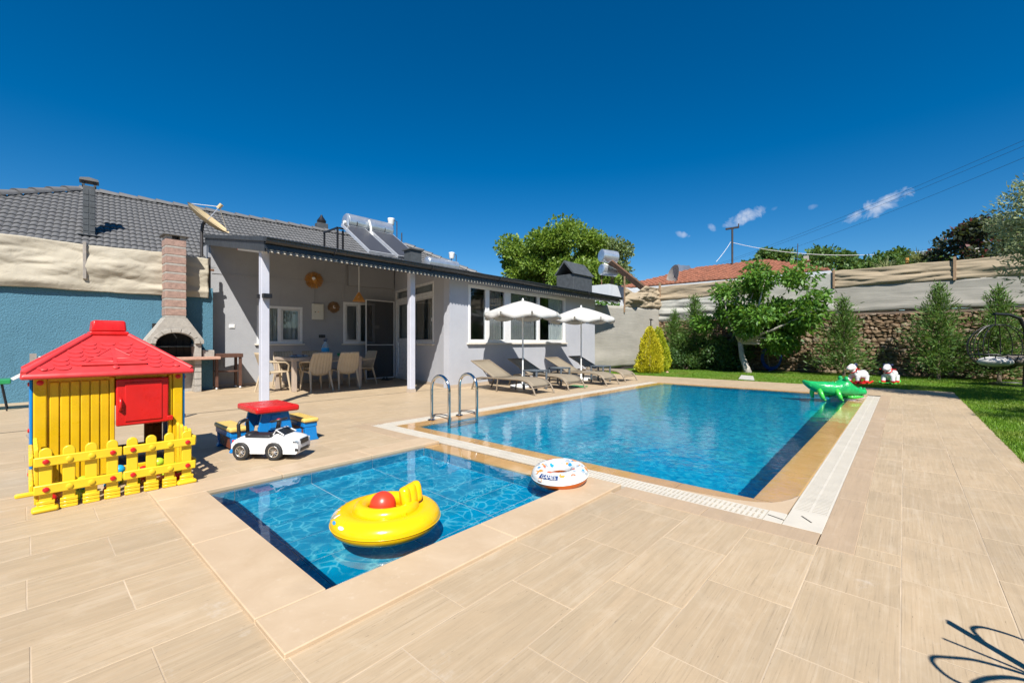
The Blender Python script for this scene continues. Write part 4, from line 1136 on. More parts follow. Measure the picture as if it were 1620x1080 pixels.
screen('fabric_screen', 'long tan fabric strip topping the garden fence at the far end', *seg(1.85, -6), 3.0, lambda u: 3.60 + 0.04 * u, 'cloth_tan', 9.0, 200, 24, 0.35, 3.4, 0.16, 0.03,
       [(0.02, 2.98, 3.66, 0.06), (3.0, 2.98, 3.70, 0.07), (6.2, 2.98, 3.7, 0.06)])
screen('fabric_screen', 'pale greenish fabric strip above the stone wall behind the fruit tree', *seg(5.2, 1.84), 2.13, lambda u: 3.15 + 0.42 * u, 'cloth_pale', 6.0, 80, 20, 0.5, 1.6, 0.04, 0.02)
screen('fabric_screen', 'white sagging fabric strip above the stone wall behind the conifers', *seg(8.15, 5.16), lambda u: 1.98 + 0.08 * u, 3.0, 'cloth_pale', 8.0, 100, 24, 0.5, 2.8, 0.16, 0.03)
screen('fabric_screen', 'tan fabric strip hung below the white wall of the red roofed house', *seg(8.15, 4.6), 2.96, lambda u: 3.58 + 0.02 * u, 'cloth_tan', 2.0, 110, 20, 0.5, 3.0, 0.10, 0.03,
       [(0.03, 1.9, 3.75, 0.07)])
screen('fabric_screen', 'smooth beige fabric fence panel at the end of the bungalow', (14.0, 8.72), (19.05, 8.16), 0.10, lambda u: 2.50 + 0.12 * u, 'cloth_grey', 4.0, 140, 20, 0.4, 1.2, 0.03, 0.0,
       [(3.9, -0.05, 0.14, 0.07), (4.99, 0, 3.7, 0.06)], 'wood_batten')
screen('fabric_screen', 'loose tan fabric bunched along the top of the beige fence', (16.2, 8.48), (19.03, 8.16), lambda u: 2.52 + 0.08 * u, lambda u: 3.46 + 0.08 * u - 0.3 * math.sin(math.pi * min(1, u * 1.9)) * (u < 0.53), 'cloth_tan', 7.0, 110, 26, 0.9, 3.2, 0.24, 0.03,
       [(0.0, 2.3, 3.75, 0.05)])
blk = thing('edging_bar', 'dark bar along the foot of the beige fence', 'bar', (16.0, 8.42, 0)); MB().box((0, 0, 0), (2.5, 0.05, 0.09)).build('rail', 'dark_metal', blk, rot=R(-6.3)); MB().box((1.0, -0.17, 0.0), (1.1, -0.07, 0.16)).build('peg', 'dark_metal', blk)
gl = thing('garden_light', 'slim black garden light in front of the beige fence', 'lamp', (17.2, 7.75, -0.01)); MB().cyl((0, 0, 0), (0, 0, 2.02), 0.022).build('stem', 'black_metal', gl); MB().cyl((0, 0, 2.02), (0, 0, 2.06), 0.06).build('head', 'black_metal', gl); MB().box((-0.01, -0.11, 2.0), (0.01, 0.0, 2.02)).build('arm', 'black_metal', gl)
bn = thing('grapevine', 'bright green vine hanging beneath the gutter end', 'vine', (15.0, 9.3, 0))

# ------------------------------------------------------------------ red roofed house beyond the fence
rh = thing('red_roof_house', 'white walled house with a red clay tile roof beyond the fence', 'house', (25.0, 6.8, 0), R(0))
hw, hl_, rz0, rz1 = 4.2, 4.6, 3.90, 5.22
MB().box((-hw + 0.3, -hl_ + 0.3, 0), (hw - 0.3, hl_ - 0.3, rz0 + 0.04)).build('wall', 'plaster_white', rh)
MB().box((-hw - 0.1, -hl_ - 0.1, rz0 - 0.42), (-hw + 0.3, hl_ + 0.1, rz0 - 0.05)).build('eaves_band', 'plaster_white', rh)
rrf = MB().add([(-hw, -hl_, rz0), (hw, -hl_, rz0), (hw, hl_, rz0), (-hw, hl_, rz0), (0, -1.6, rz1), (0, 1.6, rz1)], [(0, 1, 4), (1, 2, 5, 4), (2, 3, 5), (3, 0, 4, 5), (3, 2, 1, 0)]).build('roof', 'terracotta', rh)
pr = MB(); tl = 0.30
sl_ = (rz1 - rz0) / hw
nr_ = int(hw / tl)
for r_ in range(nr_):
    x0 = -hw + r_ * tl; f_ = r_ / nr_
    ylo, yhi = -hl_ + (hl_ - 1.6) * f_, hl_ - (hl_ - 1.6) * f_
    n_ = int((yhi - ylo) / 0.055)
    o0 = len(pr.v)
    for i in range(n_ + 1):
        y_ = ylo + i * 0.055; wv = 0.045 * (0.5 + 0.5 * math.cos(2 * math.pi * i / 4)) + 0.012 * mnoise.noise(Vector((y_ * 4, r_, 0)))
        z0 = rz0 + sl_ * r_ * tl
        pr.v += [(x0, y_, z0 + 0.06 + wv), (x0 + tl * 1.05, y_, z0 + sl_ * tl * 1.05 + 0.015 + wv), (x0, y_, z0 + wv * 0.5)]
    for i in range(n_):
        a = o0 + i * 3; pr.f += [(a, a + 1, a + 4, a + 3), (a + 2, a, a + 3, a + 5)]
tag(pr.build('roof_tiles', 'terracotta', rrf), kind='stuff')
b = MB()
for s_ in (-1, 1):
    n_ = 30
    for r_ in range(14):
        f_ = r_ / 14.0; f2 = (r_ + 1.08) / 14.0
        def pt(f, u, dz): 
            yb = s_ * (hl_ - (hl_ - 1.6) * f); xb = hw * (1 - f); return (-xb + 2 * xb * u, yb, rz0 + (rz1 - rz0) * f + dz)
        o0 = len(b.v); nn_ = max(6, int(60 * (1 - f_)))
        for i in range(nn_ + 1):
            u_ = i / nn_; wv = 0.045 * (i % 2)
            b.v += [pt(f_, u_, 0.06 + wv), pt(min(1, f2), u_, 0.015 + wv), pt(f_, u_, wv * 0.5)]
        for i in range(nn_):
            a = o0 + i * 3; b.f += [(a, a + 1, a + 4, a + 3), (a + 2, a, a + 3, a + 5)]
tag(b.build('roof_tiles', 'terracotta', rrf), kind='stuff')
cc = MB().box((0.6, -3.35, 4.0), (0.88, -3.07, 5.05)).build('chimney', 'bbq_brick', rh); MB().box((0.56, -3.39, 5.052), (0.92, -3.03, 5.10)).build('cap', 'terracotta', cc); MB().box((0.64, -3.31, 5.102), (0.84, -3.11, 5.34)).build('pot', 'bbq_concrete', cc)

# ------------------------------------------------------------------ roof gear: solar heaters, dishes
def tank(parent, p0, p1, r, mat='galvanised', name='tank'):
    d = (Vector(p1) - Vector(p0)).normalized(); e = 0.04
    P0, P1 = Vector(p0), Vector(p1)
    o = MB().tube([P0 - d * e, P0 - d * e * 0.6, P0, P1, P1 + d * e * 0.6, P1 + d * e], [r * 0.55, r * 0.9, r, r, r * 0.9, r * 0.55], 28).build(name, mat, parent, smooth=30)
    return o
def bucket(parent, x, y, z, pole_z):
    MB().lathe([(0.07, 0), (0.085, 0.02), (0.10, 0.17), (0.105, 0.18), (0.095, 0.20), (0.0, 0.21)], (x, y, z), 16).build('header_tank', 'paint_white', parent, smooth=40)
    MB().cyl((x, y, z - 0.14), (x, y, z), 0.015).build('feed_pipe', 'dark_metal', parent)
    MB().tube([(x + 0.08, y, z + 0.16), (x + 0.2, y, z + 0.15), (x + 0.2, y, pole_z)], 0.013, 6).build('overflow_pipe', 'dark_metal', parent)
sh1 = thing('solar_water_heater', 'solar water heater with silver tank and two dark panels on the porch roof', 'solar heater', (0, 0, 0))
for (x0, x1) in ((5.55, 6.24), (6.36, 7.10)):
    Mp = Matrix.Translation((0, 9.62, 3.24)) @ Matrix.Rotation(math.atan2(0.9, 1.38), 4, 'X')
    pn = MB().box((x0, 0, 0), (x1, 1.65, 0.07)).xf(Mp).build('panel', 'alu', sh1)
    MB().box((x0 + 0.035, 0.035, 0.0705), (x1 - 0.035, 1.615, 0.076)).xf(Mp).build('collector', 'collector', pn)
tk = tank(sh1, (5.80, 11.2, 4.34), (7.12, 11.2, 4.34), 0.225)
MB().cyl((5.74, 11.14, 4.30), (5.70, 11.14, 4.30), 0.05).build('end_fitting', 'paint_white', tk); MB().box((5.72, 10.95, 4.08), (5.75, 11.0, 4.5)).build('end_bracket', 'alu', tk)
for x_ in (6.0, 6.85): MB().torus((0, 0, 0), 0.228, 0.012, 24, 6, a0=math.pi, a1=2 * math.pi).xf(Matrix.Translation((x_, 11.2, 4.34)) @ Matrix.Rotation(R(90), 4, 'X') @ Matrix.Rotation(R(90), 4, 'Y')).build('strap', 'dark_metal', sh1)
MB().tube([(6.32, 10.93, 4.44), (6.36, 10.9, 4.25), (6.34, 10.85, 4.02)], 0.03, 8).build('pipe_lagging', 'paint_white', sh1)
for (x_, y_, z0, z1) in ((5.45, 11.0, 3.3, 4.06), (5.45, 11.75, 3.4, 4.12), (5.62, 11.05, 3.3, 4.05), (7.1, 11.1, 3.3, 4.1), (7.1, 11.6, 3.3, 4.12)): MB().box((x_, y_, z0), (x_ + 0.04, y_ + 0.04, z1)).build('stand_leg', 'black_metal', sh1)
MB().box((5.45, 11.02, 4.07), (7.14, 11.06, 4.11)).build('stand_rail', 'black_metal', sh1); MB().box((5.44, 11.02, 4.06), (5.48, 11.78, 4.10)).build('stand_rail', 'black_metal', sh1)
bucket(sh1, 7.25, 11.3, 4.55, 3.6)
sh2 = thing('solar_water_heater', 'low silver water tank showing above the gutter beside the flue', 'solar heater')
tank(sh2, (8.72, 11.5, 3.70), (9.95, 11.5, 3.70), 0.17); bucket(sh2, 9.75, 11.5, 3.95, 3.5); MB().box((8.8, 11.4, 3.3), (8.85, 11.6, 3.56)).build('stand_leg', 'black_metal', sh2); MB().box((9.8, 11.4, 3.3), (9.85, 11.6, 3.56)).build('stand_leg', 'black_metal', sh2)
an = thing('aerial_mast', 'thin aerial mast on the bungalow roof', 'aerial', (8.9, 13.2, 3.6)); MB().cyl((0, 0, 0), (0, 0, 1.35), 0.02).build('mast', 'dark_metal', an); MB().cyl((0, 0, 0), (0, 0, 0.1), 0.05).build('foot', 'rust', an)
sh3 = thing('solar_water_heater', 'twin barrel solar heater with rusty frame beyond the wide chimney', 'solar heater')
tank(sh3, (18.05, 10.55, 5.15), (18.75, 10.2, 5.10), 0.30); tank(sh3, (18.05, 10.55, 4.50), (18.75, 10.2, 4.46), 0.26)
MB().box((0, 0, 0), (0.8, 2.3, 0.07)).xf(Matrix.Translation((18.25, 10.35, 4.75)) @ Matrix.Rotation(R(-137), 4, 'Z') @ Matrix.Rotation(R(-38), 4, 'X')).build('panel', 'rust', sh3)
for (x_, y_) in ((18.15, 10.6), (18.7, 10.3), (18.9, 10.5)): MB().cyl((x_, y_, 2.6), (x_, y_, 4.9), 0.025).build('stand_leg', 'rust', sh3)
MB().tube([(18.0, 10.4, 4.75), (18.4, 9.9, 4.45), (18.9, 9.3, 4.05)], 0.035, 8).build('pipe', 'paint_white', sh3)
base3 = MB().box((17.6, 9.9, 0), (22.0, 13.0, 3.72)).build('outbuilding', 'plaster_white'); tag(base3, 'low white outbuilding carrying the twin barrel solar heater', 'outbuilding')

def dish(name, label, loc, aim, r, mat, pole_z, lnb=True):
    o = thing(name, label, 'satellite dish', loc)
    M_ = Vector(aim).normalized().to_track_quat('Z', 'Y').to_matrix().to_4x4()
    prof = [(0.0, -0.02)] + [(r * k / 8, -0.02 + 0.20 * r * (k / 8) ** 2) for k in range(1, 9)] + [(r * 1.02, 0.18 * r), (r * 1.0, 0.165 * r)] + [(r * k / 8, -0.045 + 0.20 * r * (k / 8) ** 2) for k in range(7, 0, -1)] + [(0.0, -0.045)]
    MB().lathe(prof, (0, 0, 0), 40, M_).build('reflector', mat, o, smooth=50)
    MB().tube([(0, 0, 0), M_ @ Vector((0, 0, -0.12)), (M_ @ Vector((0, 0, -0.16))) + Vector((0, 0, -0.15)), (M_ @ Vector((0, 0, -0.16))) + Vector((0, 0, pole_z))], 0.035, 10).build('mast', 'dark_metal', o)
    if lnb:
        tip = M_ @ Vector((0, 0, 0.75 * r * 1.2))
        for k in range(3):
            a = R(90 + 120 * k); e = M_ @ Vector((r * math.cos(a), r * math.sin(a), 0.18 * r))
            MB().cyl(e, tip, 0.008, n=6).build('strut', 'alu', o)
        MB().cyl(tip - (M_ @ Vector((0, 0, 0.05))), tip + (M_ @ Vector((0, 0, 0.08))), 0.045, n=10).build('receiver', 'dish_tan', o)
    return o
dish('satellite_dish', 'large tan satellite dish with tripod receiver on the tiled roof', (2.93, 12.50, 4.02), (0.50, -0.42, 0.77), 0.50, 'dish_tan', -0.75)
dish('satellite_dish', 'grey satellite dish standing above the tan fabric by the red roof', (21.2, 8.35, 4.30), (-0.73, 0.62, 0.22), 0.55, 'dish_grey', -1.4, False)

# ------------------------------------------------------------------ masonry barbecue and trolley
bq = thing('barbecue', 'masonry barbecue with arched hearth and brick chimney by the blue wall', 'barbecue', (2.17, 11.6, 0))
for s_ in (-1, 1):
    MB().box((s_ * 0.40 - 0.06, 0.0, 0), (s_ * 0.40 + 0.06, 0.38, 0.71)).build('pillar', 'bbq_concrete', bq, bevel=0.006)
    for k in range(4): MB().box((s_ * 0.40 - 0.062, -0.003, 0.14 + 0.15 * k), (s_ * 0.40 + 0.062, 0.2, 0.147 + 0.15 * k)).build('joint', 'soot', bq)
MB().box((-0.34, 0.30, 0), (0.34, 0.38, 0.71)).build('back_panel', 'bbq_concrete', bq)
MB().box((-0.52, -0.12, 0.712), (0.80, 0.38, 0.775)).build('worktop', 'bbq_slab', bq, bevel=0.01)
# hearth
for s_ in (-1, 1): MB().box((s_ * 0.40 - 0.06, 0.0, 0.776), (s_ * 0.40 + 0.06, 0.38, 1.06)).build('cheek', 'bbq_concrete', bq, bevel=0.006)
MB().box((-0.34, 0.34, 0.776), (0.34, 0.38, 1.5)).build('fireback', 'soot', bq)
for k in range(5): MB().box((-0.33 + 0.134 * k, 0.325, 0.78), (-0.21 + 0.134 * k, 0.339, 1.12)).build('fire_brick', 'soot', bq)
MB().box((-0.34, 0.02, 1.00), (0.34, 0.3, 1.008)).build('grill', 'steel', bq)
# hood with arch: front plate
arch = [(-0.50, 1.06), (-0.335, 1.06)] + [(0.335 * -math.cos(math.pi * k / 14), 1.06 + 0.235 * math.sin(math.pi * k / 14)) for k in range(1, 14)] + [(0.335, 1.06), (0.50, 1.06), (0.50, 1.14), (0.19, 1.62), (-0.19, 1.62), (-0.50, 1.14)]
MB().prism(arch, -0.04, 0.06, 'y').build('hood', 'bbq_concrete', bq, bevel=0.006)
for s_ in (-1, 1): MB().add([(s_*0.50, 0.06, 1.06), (s_*0.50, 0.38, 1.06), (s_*0.50, 0.38, 1.14), (s_*0.50, 0.06, 1.14), (s_*0.19, 0.06, 1.62), (s_*0.19, 0.38, 1.62), (s_*0.44, 0.06, 1.06), (s_*0.44, 0.38, 1.06)], [(0, 1, 2, 3), (3, 2, 5, 4), (6, 7, 1, 0), (6, 4, 5, 7)]).build('hood_side', 'bbq_concrete', bq)
for k in range(7):
    a0, a1 = math.pi * (k + 0.04) / 7, math.pi * (k + 0.96) / 7
    pts = [(-0.345 * math.cos(a0 + (a1 - a0) * j / 3), 1.062 + 0.245 * math.sin(a0 + (a1 - a0) * j / 3)) for j in range(4)] + [(-0.425 * math.cos(a1 + (a0 - a1) * j / 3), 1.062 + 0.325 * math.sin(a1 + (a0 - a1) * j / 3)) for j in range(4)]
    MB().prism(pts, -0.065, -0.0405, 'y').build('arch_stone', 'bbq_concrete', bq, bevel=0.004, seg=1)
for k in range(9):
    z0 = 1.622 + 0.185 * k
    MB().box((-0.175, -0.02, z0), (0.175, 0.36, z0 + 0.045)).build('mortar_course', 'bbq_concrete', bq, bevel=0.006)
    MB().box((-0.18, -0.025, z0 + 0.046), (0.18, 0.365, z0 + 0.184)).build('brick', 'bbq_brick', bq, bevel=0.006)
for s_ in (-1, 1): MB().box((s_ * 0.12 - 0.05, -0.02, 3.288), (s_ * 0.12 + 0.05, 0.34, 3.36)).build('cowl_leg', 'bbq_concrete', bq)
MB().box((-0.23, -0.08, 3.362), (0.23, 0.40, 3.39)).build('cap', 'roof_tile', bq, bevel=0.006)
tin = MB().box((0.50, 0.08, 0.777), (0.72, 0.3, 0.92)).build('fuel_box', 'bbq_concrete'); tin.location = (2.17, 11.6, 0); tag(tin, 'small pale box on the barbecue worktop', 'box')
tr = thing('serving_trolley', 'brown wooden trolley on castors beside the barbecue', 'trolley', (3.20, 11.94, 0))
MB().box((-0.29, -0.22, 0.74), (0.29, 0.22, 0.83)).build('top', 'wood_brown', tr, bevel=0.008)
for sx in (-1, 1):
    for sy in (-1, 1):
        l = MB().box((sx * 0.24 - 0.028, sy * 0.17 - 0.028, 0.06), (sx * 0.24 + 0.028, sy * 0.17 + 0.028, 0.739)).build('leg', 'wood_brown', tr, bevel=0.004)
        MB().sphere((sx * 0.24, sy * 0.17, 0.031), 0.03, 10, 8).build('castor', 'alu', l, smooth=180)
MB().box((-0.21, -0.15, 0.40), (0.21, 0.15, 0.43)).build('shelf', 'wood_brown', tr)

# ------------------------------------------------------------------ far left: green table and drying rack
gt = thing('garden_table', 'green topped folding table cut off at the picture edge by the blue wall', 'table', (-0.38, 10.9, 0))
MB().box((-0.38, -0.25, 0.43), (0.24, 0.25, 0.50)).build('top', 'plastic_green', gt, bevel=0.01)
for sx in (-1, 1):
    for sy in (-1, 1): MB().tube([(sx * 0.20 - 0.06, sy * 0.2, 0.43), (sx * 0.26 - 0.06, sy * 0.22, 0.0)], 0.010, 8).build('leg', 'black_metal', gt)
dr = thing('drying_rack', 'grey drying rack showing behind the playhouse roof', 'drying rack', (0.07, 7.35, 0), R(5))
for x_ in (0.0, 1.1): MB().box((x_ - 0.025, -0.02, 0), (x_ + 0.025, 0.02, 0.97)).build('upright', 'wood_grey', dr)
MB().cyl((0.025, 0, 0.93), (1.075, 0, 0.93), 0.008, n=6).build('line', 'rope_white', dr); MB().cyl((0.025, 0, 0.80), (1.075, 0, 0.80), 0.008, n=6).build('line', 'rope_white', dr)
MB().prism([(-0.17, 0.70), (-0.03, 0.80), (-0.03, 0.76), (-0.15, 0.68)], -0.03, 0.0, 'y').build('folded_wing', 'paint_white', dr)
MB().box((-0.03, -0.25, 0), (0.03, 0.25, 0.03)).build('foot', 'wood_grey', dr); MB().box((1.07, -0.25, 0), (1.13, 0.25, 0.03)).build('foot', 'wood_grey', dr)

# ------------------------------------------------------------------ playhouse with ball pit fence
ph = thing('playhouse', 'yellow toy playhouse with red roof and picket fence', 'playhouse', (0.49, 5.17, 0))
fy = -0.42
def slab(name, a, b, mat, parent, bev=0.008, seg=2): return MB().box(a, b).build(name, mat, parent, bevel=bev, seg=seg, smooth=40)
fp = MB(); fp.box((-0.43, fy, 0.02), (0.0, fy + 0.03, 0.86)); wallp = fp.build('front_panel', 'plastic_yellow', ph)
slab('door_post', (0.345, fy, 0.02), (0.43, fy + 0.03, 0.86), 'plastic_yellow', ph); slab('lintel', (0.001, fy + 0.001, 0.80), (0.344, fy + 0.03, 0.86), 'plastic_yellow', ph)
slab('threshold', (0.001, fy + 0.001, 0.02), (0.344, fy + 0.03, 0.09), 'plastic_yellow', ph)
for k in range(6):
    x0 = -0.365 + 0.0555 * k
    slab('plank', (x0 + 0.003, fy - 0.012, 0.05), (x0 + 0.0525, fy - 0.001, 0.80), 'plastic_yellow', ph, 0.008)
slab('corner_post', (-0.445, fy - 0.02, 0.02), (-0.375, fy - 0.001, 0.85), 'plastic_yellow', ph, 0.018, 3); slab('corner_post', (0.375, fy - 0.02, 0.02), (0.445, fy - 0.001, 0.85), 'plastic_yellow', ph, 0.018, 3)
slab('door_jamb', (-0.03, fy - 0.016, 0.05), (0.0, fy - 0.001, 0.82), 'plastic_yellow', ph, 0.006); slab('door_jamb', (0.346, fy - 0.016, 0.05), (0.37, fy - 0.001, 0.82), 'plastic_yellow', ph, 0.006)
slab('side_panel', (-0.462, fy - 0.005, 0.02), (-0.446, 0.42, 0.86), 'plastic_blue', ph, 0.005); slab('side_panel', (0.446, fy - 0.005, 0.02), (0.462, 0.42, 0.86), 'plastic_blue', ph, 0.005)
slab('back_panel', (-0.44, 0.39, 0.02), (0.0, 0.42, 0.86), 'plastic_orange', ph); slab('back_panel', (0.30, 0.39, 0.02), (0.44, 0.42, 0.86), 'plastic_orange', ph)
slab('back_lintel', (0.001, 0.391, 0.50), (0.299, 0.419, 0.86), 'plastic_orange', ph); slab('back_sill', (0.001, 0.391, 0.02), (0.299, 0.419, 0.12), 'plastic_brown', ph)
for k in range(9):
    slab('brick', (0.302 + (0.0 if k % 2 else 0.03), 0.381, 0.03 + 0.085 * k), (0.37, 0.3895, 0.108 + 0.085 * k), 'plastic_orange', ph, 0.004, 1); slab('brick', (0.374, 0.381, 0.03 + 0.085 * k), (0.438, 0.3895, 0.108 + 0.085 * k), 'plastic_orange', ph, 0.004, 1)
# red shutter door
dr_ = slab('door', (0.004, fy - 0.045, 0.42), (0.342, fy - 0.017, 0.80), 'plastic_red', ph, 0.012, 3)
slab('door_panel', (0.058, fy - 0.052, 0.455), (0.295, fy - 0.0455, 0.77), 'plastic_red', dr_, 0.006)
MB().tube([(0.028, fy - 0.046, 0.55), (0.028, fy - 0.075, 0.565), (0.028, fy - 0.075, 0.63), (0.028, fy - 0.046, 0.645)], 0.011, 8).build('handle', 'plastic_red', dr_, smooth=60)
slab('hinge', (0.33, fy - 0.055, 0.43), (0.37, fy - 0.018, 0.47), 'plastic_red', dr_, 0.004)
# roof: hipped shell with corner ridges, scallops, dormer relief and chimney
zr0, zr1, ox, oy, ix, iy = 0.83, 1.155, 0.51, 0.53, 0.125, 0.115
rfm = MB().add([(-ox, -oy, zr0), (ox, -oy, zr0), (ox, oy, zr0), (-ox, oy, zr0), (-ox, -oy, zr0 + 0.035), (ox, -oy, zr0 + 0.035), (ox, oy, zr0 + 0.035), (-ox, oy, zr0 + 0.035),
                (-ix, -iy, zr1), (ix, -iy, zr1), (ix, iy, zr1), (-ix, iy, zr1)],
               [(3, 2, 1, 0), (0, 1, 5, 4), (1, 2, 6, 5), (2, 3, 7, 6), (3, 0, 4, 7), (4, 5, 9, 8), (5, 6, 10, 9), (6, 7, 11, 10), (7, 4, 8, 11), (8, 9, 10, 11)])
prf = rfm.build('roof', 'plastic_red_roof', ph, bevel=0.014, seg=3, smooth=40)
for (sx, sy) in ((-1, -1), (1, -1), (1, 1), (-1, 1)):
    a, b_ = Vector((sx * ox * 0.965, sy * oy * 0.965, zr0 + 0.044)), Vector((sx * ix, sy * iy, zr1 + 0.002))
    MB().tube([a.lerp(b_, k / 6) for k in range(7)], [0.019] * 7, 10).build('hip_ridge', 'plastic_red_roof', prf, smooth=60)
nf = Vector((0, -(zr1 - zr0 - 0.035), (oy - iy))).normalized(); nf = Vector((0, -abs(nf.y), abs(nf.z)))
upv = Vector((0, oy - iy, zr1 - zr0 - 0.035)).normalized(); slen = math.hypot(oy - iy, zr1 - zr0 - 0.035)
RM = Matrix((( 1, 0, 0, 0), (0, upv.y, nf.y, -oy), (0, upv.z, nf.z, zr0 + 0.036), (0, 0, 0, 1)))   # local (x, up slope, out)
scal = MB().prism([(0.045 * math.cos(math.pi + math.pi * k / 10), 0.036 * math.sin(math.pi + math.pi * k / 10)) for k in range(11)] + [(0.045, 0.02), (-0.045, 0.02)], 0.0, 0.0032, 'z')
scm = scal.mesh('shingle', 'plastic_red_roof')
for r_ in range(7):
    s_ = 0.075 + r_ * 0.052
    half = (ox + (ix - ox) * s_ / slen) - 0.045
    n_ = int(2 * half / 0.088)
    for i in range(n_):
        x_ = -half + (2 * half) * (i + 0.5) / n_ + (0.02 if r_ % 2 else -0.02)
        if abs(x_) < 0.20 - (s_ - 0.085) * 0.77 + 0.018 and 0.06 < s_ < 0.35: continue
        o = link('shingle', scm, prf); o.matrix_local = RM @ Matrix.Translation((x_, s_, 0.0)) @ Matrix.Rotation(R(-5), 4, 'X')
def relief(pts, r_, mat='plastic_red_roof', name='dormer_rib', closed=True):
    MB().tube([RM @ Vector((p[0], p[1], 0.009)) for p in pts], r_, 8, closed=closed).build(name, mat, prf, smooth=60)
MB().prism([(-0.20, 0.085), (0.20, 0.085), (0.0, 0.345)], 0.0, 0.010, 'z').xf(RM).build('dormer', 'plastic_red_roof', prf, bevel=0.006, seg=2)
relief([(-0.195, 0.092), (0.195, 0.092)], 0.013, closed=False, name='dormer_sill')
relief([(-0.165, 0.12), (-0.012, 0.12), (-0.012, 0.165), (-0.115, 0.165)], 0.007); relief([(0.165, 0.12), (0.012, 0.12), (0.012, 0.165), (0.115, 0.165)], 0.007)
relief([(-0.10, 0.195), (-0.012, 0.195), (-0.012, 0.30)], 0.007); relief([(0.10, 0.195), (0.012, 0.195), (0.012, 0.30)], 0.007)
def bolt(parent, p, n, r_=0.019, mat='plastic_red'):
    n = Vector(n).normalized(); p = Vector(p)
    MB().tube([p, p + n * 0.006, p + n * 0.010], [r_, r_, r_ * 0.6], 14).build('bolt', mat, parent, smooth=40)
for x_ in (-0.40, 0.0, 0.40): bolt(prf, RM @ Vector((x_ * 0.98, 0.055, 0.004)), nf, 0.02, 'plastic_red_roof')
for sx in (-1, 1):
    bolt(ph, (sx * 0.41, fy - 0.0205, 0.80), (0, -1, 0))
    for z_ in (0.13, 0.45, 0.79): bolt(ph, (sx * 0.463, fy + 0.03, z_), (sx, 0, 0), 0.015)
chp = MB().prism([(-0.125, 1.157), (0.125, 1.157), (0.125, 1.19), (-0.125, 1.19)], -0.125, 0.125, 'y').build('chimney', 'plastic_red', prf, bevel=0.01)
MB().add([(sx * w, sy * w, z_) for (w, z_) in ((0.112, 1.191), (0.105, 1.27), (0.098, 1.285)) for (sx, sy) in ((-1, -1), (1, -1), (1, 1), (-1, 1))],
         [(i + 4 * k, (i + 1) % 4 + 4 * k, (i + 1) % 4 + 4 * (k + 1), i + 4 * (k + 1)) for k in range(2) for i in range(4)] + [(8, 9, 10, 11), (3, 2, 1, 0)]).build('chimney_top', 'plastic_red', prf, bevel=0.012, seg=3, smooth=50)
# picket fence of the ball pit
fz = -1.0                                        # fence front, local y
pk = MB().prism([(-0.031, 0.0), (0.031, 0.0), (0.031, 0.35)] + [(0.031 * math.cos(math.pi * k / 8), 0.35 + 0.031 * math.sin(math.pi * k / 8)) for k in range(1, 8)] + [(-0.031, 0.35)], -0.011, 0.011, 'y')
pkm = pk.mesh('picket', 'plastic_yellow_fence', 40)
px_ = [-0.395 + 0.1075 * i for i in range(8)]
for i, x_ in enumerate(px_):
    o = link('picket', pkm, ph, (x_, fz, 0.03), None, 0.005, 2)
    for z_ in (0.001, 0.024, 0.047): slab('foot_step', (x_ - 0.042, fz - 0.018, z_), (x_ + 0.042, fz + 0.018, z_ + 0.021), 'plastic_yellow_fence', o.parent, 0.003, 1)
for x_ in (px_[0], px_[-1]): slab('foot', (x_ - 0.065, fz - 0.05, 0.001), (x_ + 0.06, fz + 0.04, 0.032), 'plastic_yellow_fence', ph, 0.014, 3)
for z_ in (0.115, 0.295):
    for (a, b_) in ((-0.45, -0.022), (-0.016, 0.41)):
        rl_ = slab('rail', (a, fz - 0.034, z_), (b_, fz - 0.0125, z_ + 0.062), 'plastic_yellow_fence', ph, 0.006)
    for i, x_ in enumerate(px_):
        red = i in (0, 3, 4, 7)
        bolt(ph, (x_, fz - 0.0345, z_ + 0.031), (0, -1, 0), 0.016 if red else 0.018, 'plastic_red' if red else 'plastic_yellow_fence')
slab('latch', (-0.53, fz - 0.03, 0.115), (-0.441, fz - 0.008, 0.145), 'plastic_yellow_fence', ph, 0.01, 3)
for sx in (-1, 1):
    xs_ = -0.435 if sx < 0 else 0.395
    for k in range(4):
        o = link('side_picket', pkm, ph, (xs_, fz + 0.10 + 0.13 * k, 0.03), R(90), 0.005, 2)
    for z_ in (0.115, 0.295): slab('side_rail', (xs_ - 0.034 if sx < 0 else xs_ + 0.0125, fz + 0.035, z_), (xs_ - 0.0125 if sx < 0 else xs_ + 0.034, fy - 0.021, z_ + 0.062), 'plastic_yellow_fence', ph, 0.006)
bq_ = random.Random(5)
colors = {'blue': 'plastic_sky', 'red': 'plastic_red', 'lime green': 'plastic_lime', 'orange': 'print_orange', 'yellow': 'plastic_yellow'}
spots_ = [('red', .12, 4.30), ('red', .10, 4.24), ('lime green', .27, 4.36), ('blue', .30, 4.46), ('blue', .43, 4.42), ('blue', .46, 4.50), ('red', .41, 4.26), ('lime green', .235, 4.25), ('lime green', .57, 4.40), ('red', .60, 4.47),
          ('orange', .655, 4.50), ('red', .66, 4.38), ('lime green', .77, 4.47), ('red', .79, 4.38), ('lime green', .845, 4.40), ('yellow', .66, 4.24), ('orange', .72, 4.27), ('red', .83, 4.27), ('blue', .53, 4.25), ('orange', .15, 4.42), ('lime green', .50, 4.56), ('red', .73, 4.58)]
for (c_, x_, y_) in spots_:
    o = MB().sphere((0, 0, 0), 0.036, 16, 10).build('ball', colors[c_], smooth=180); o.location = (x_, y_, 0.037)
    tag(o, f'{c_} plastic ball behind the playhouse picket fence', 'ball', f'{c_} play balls')
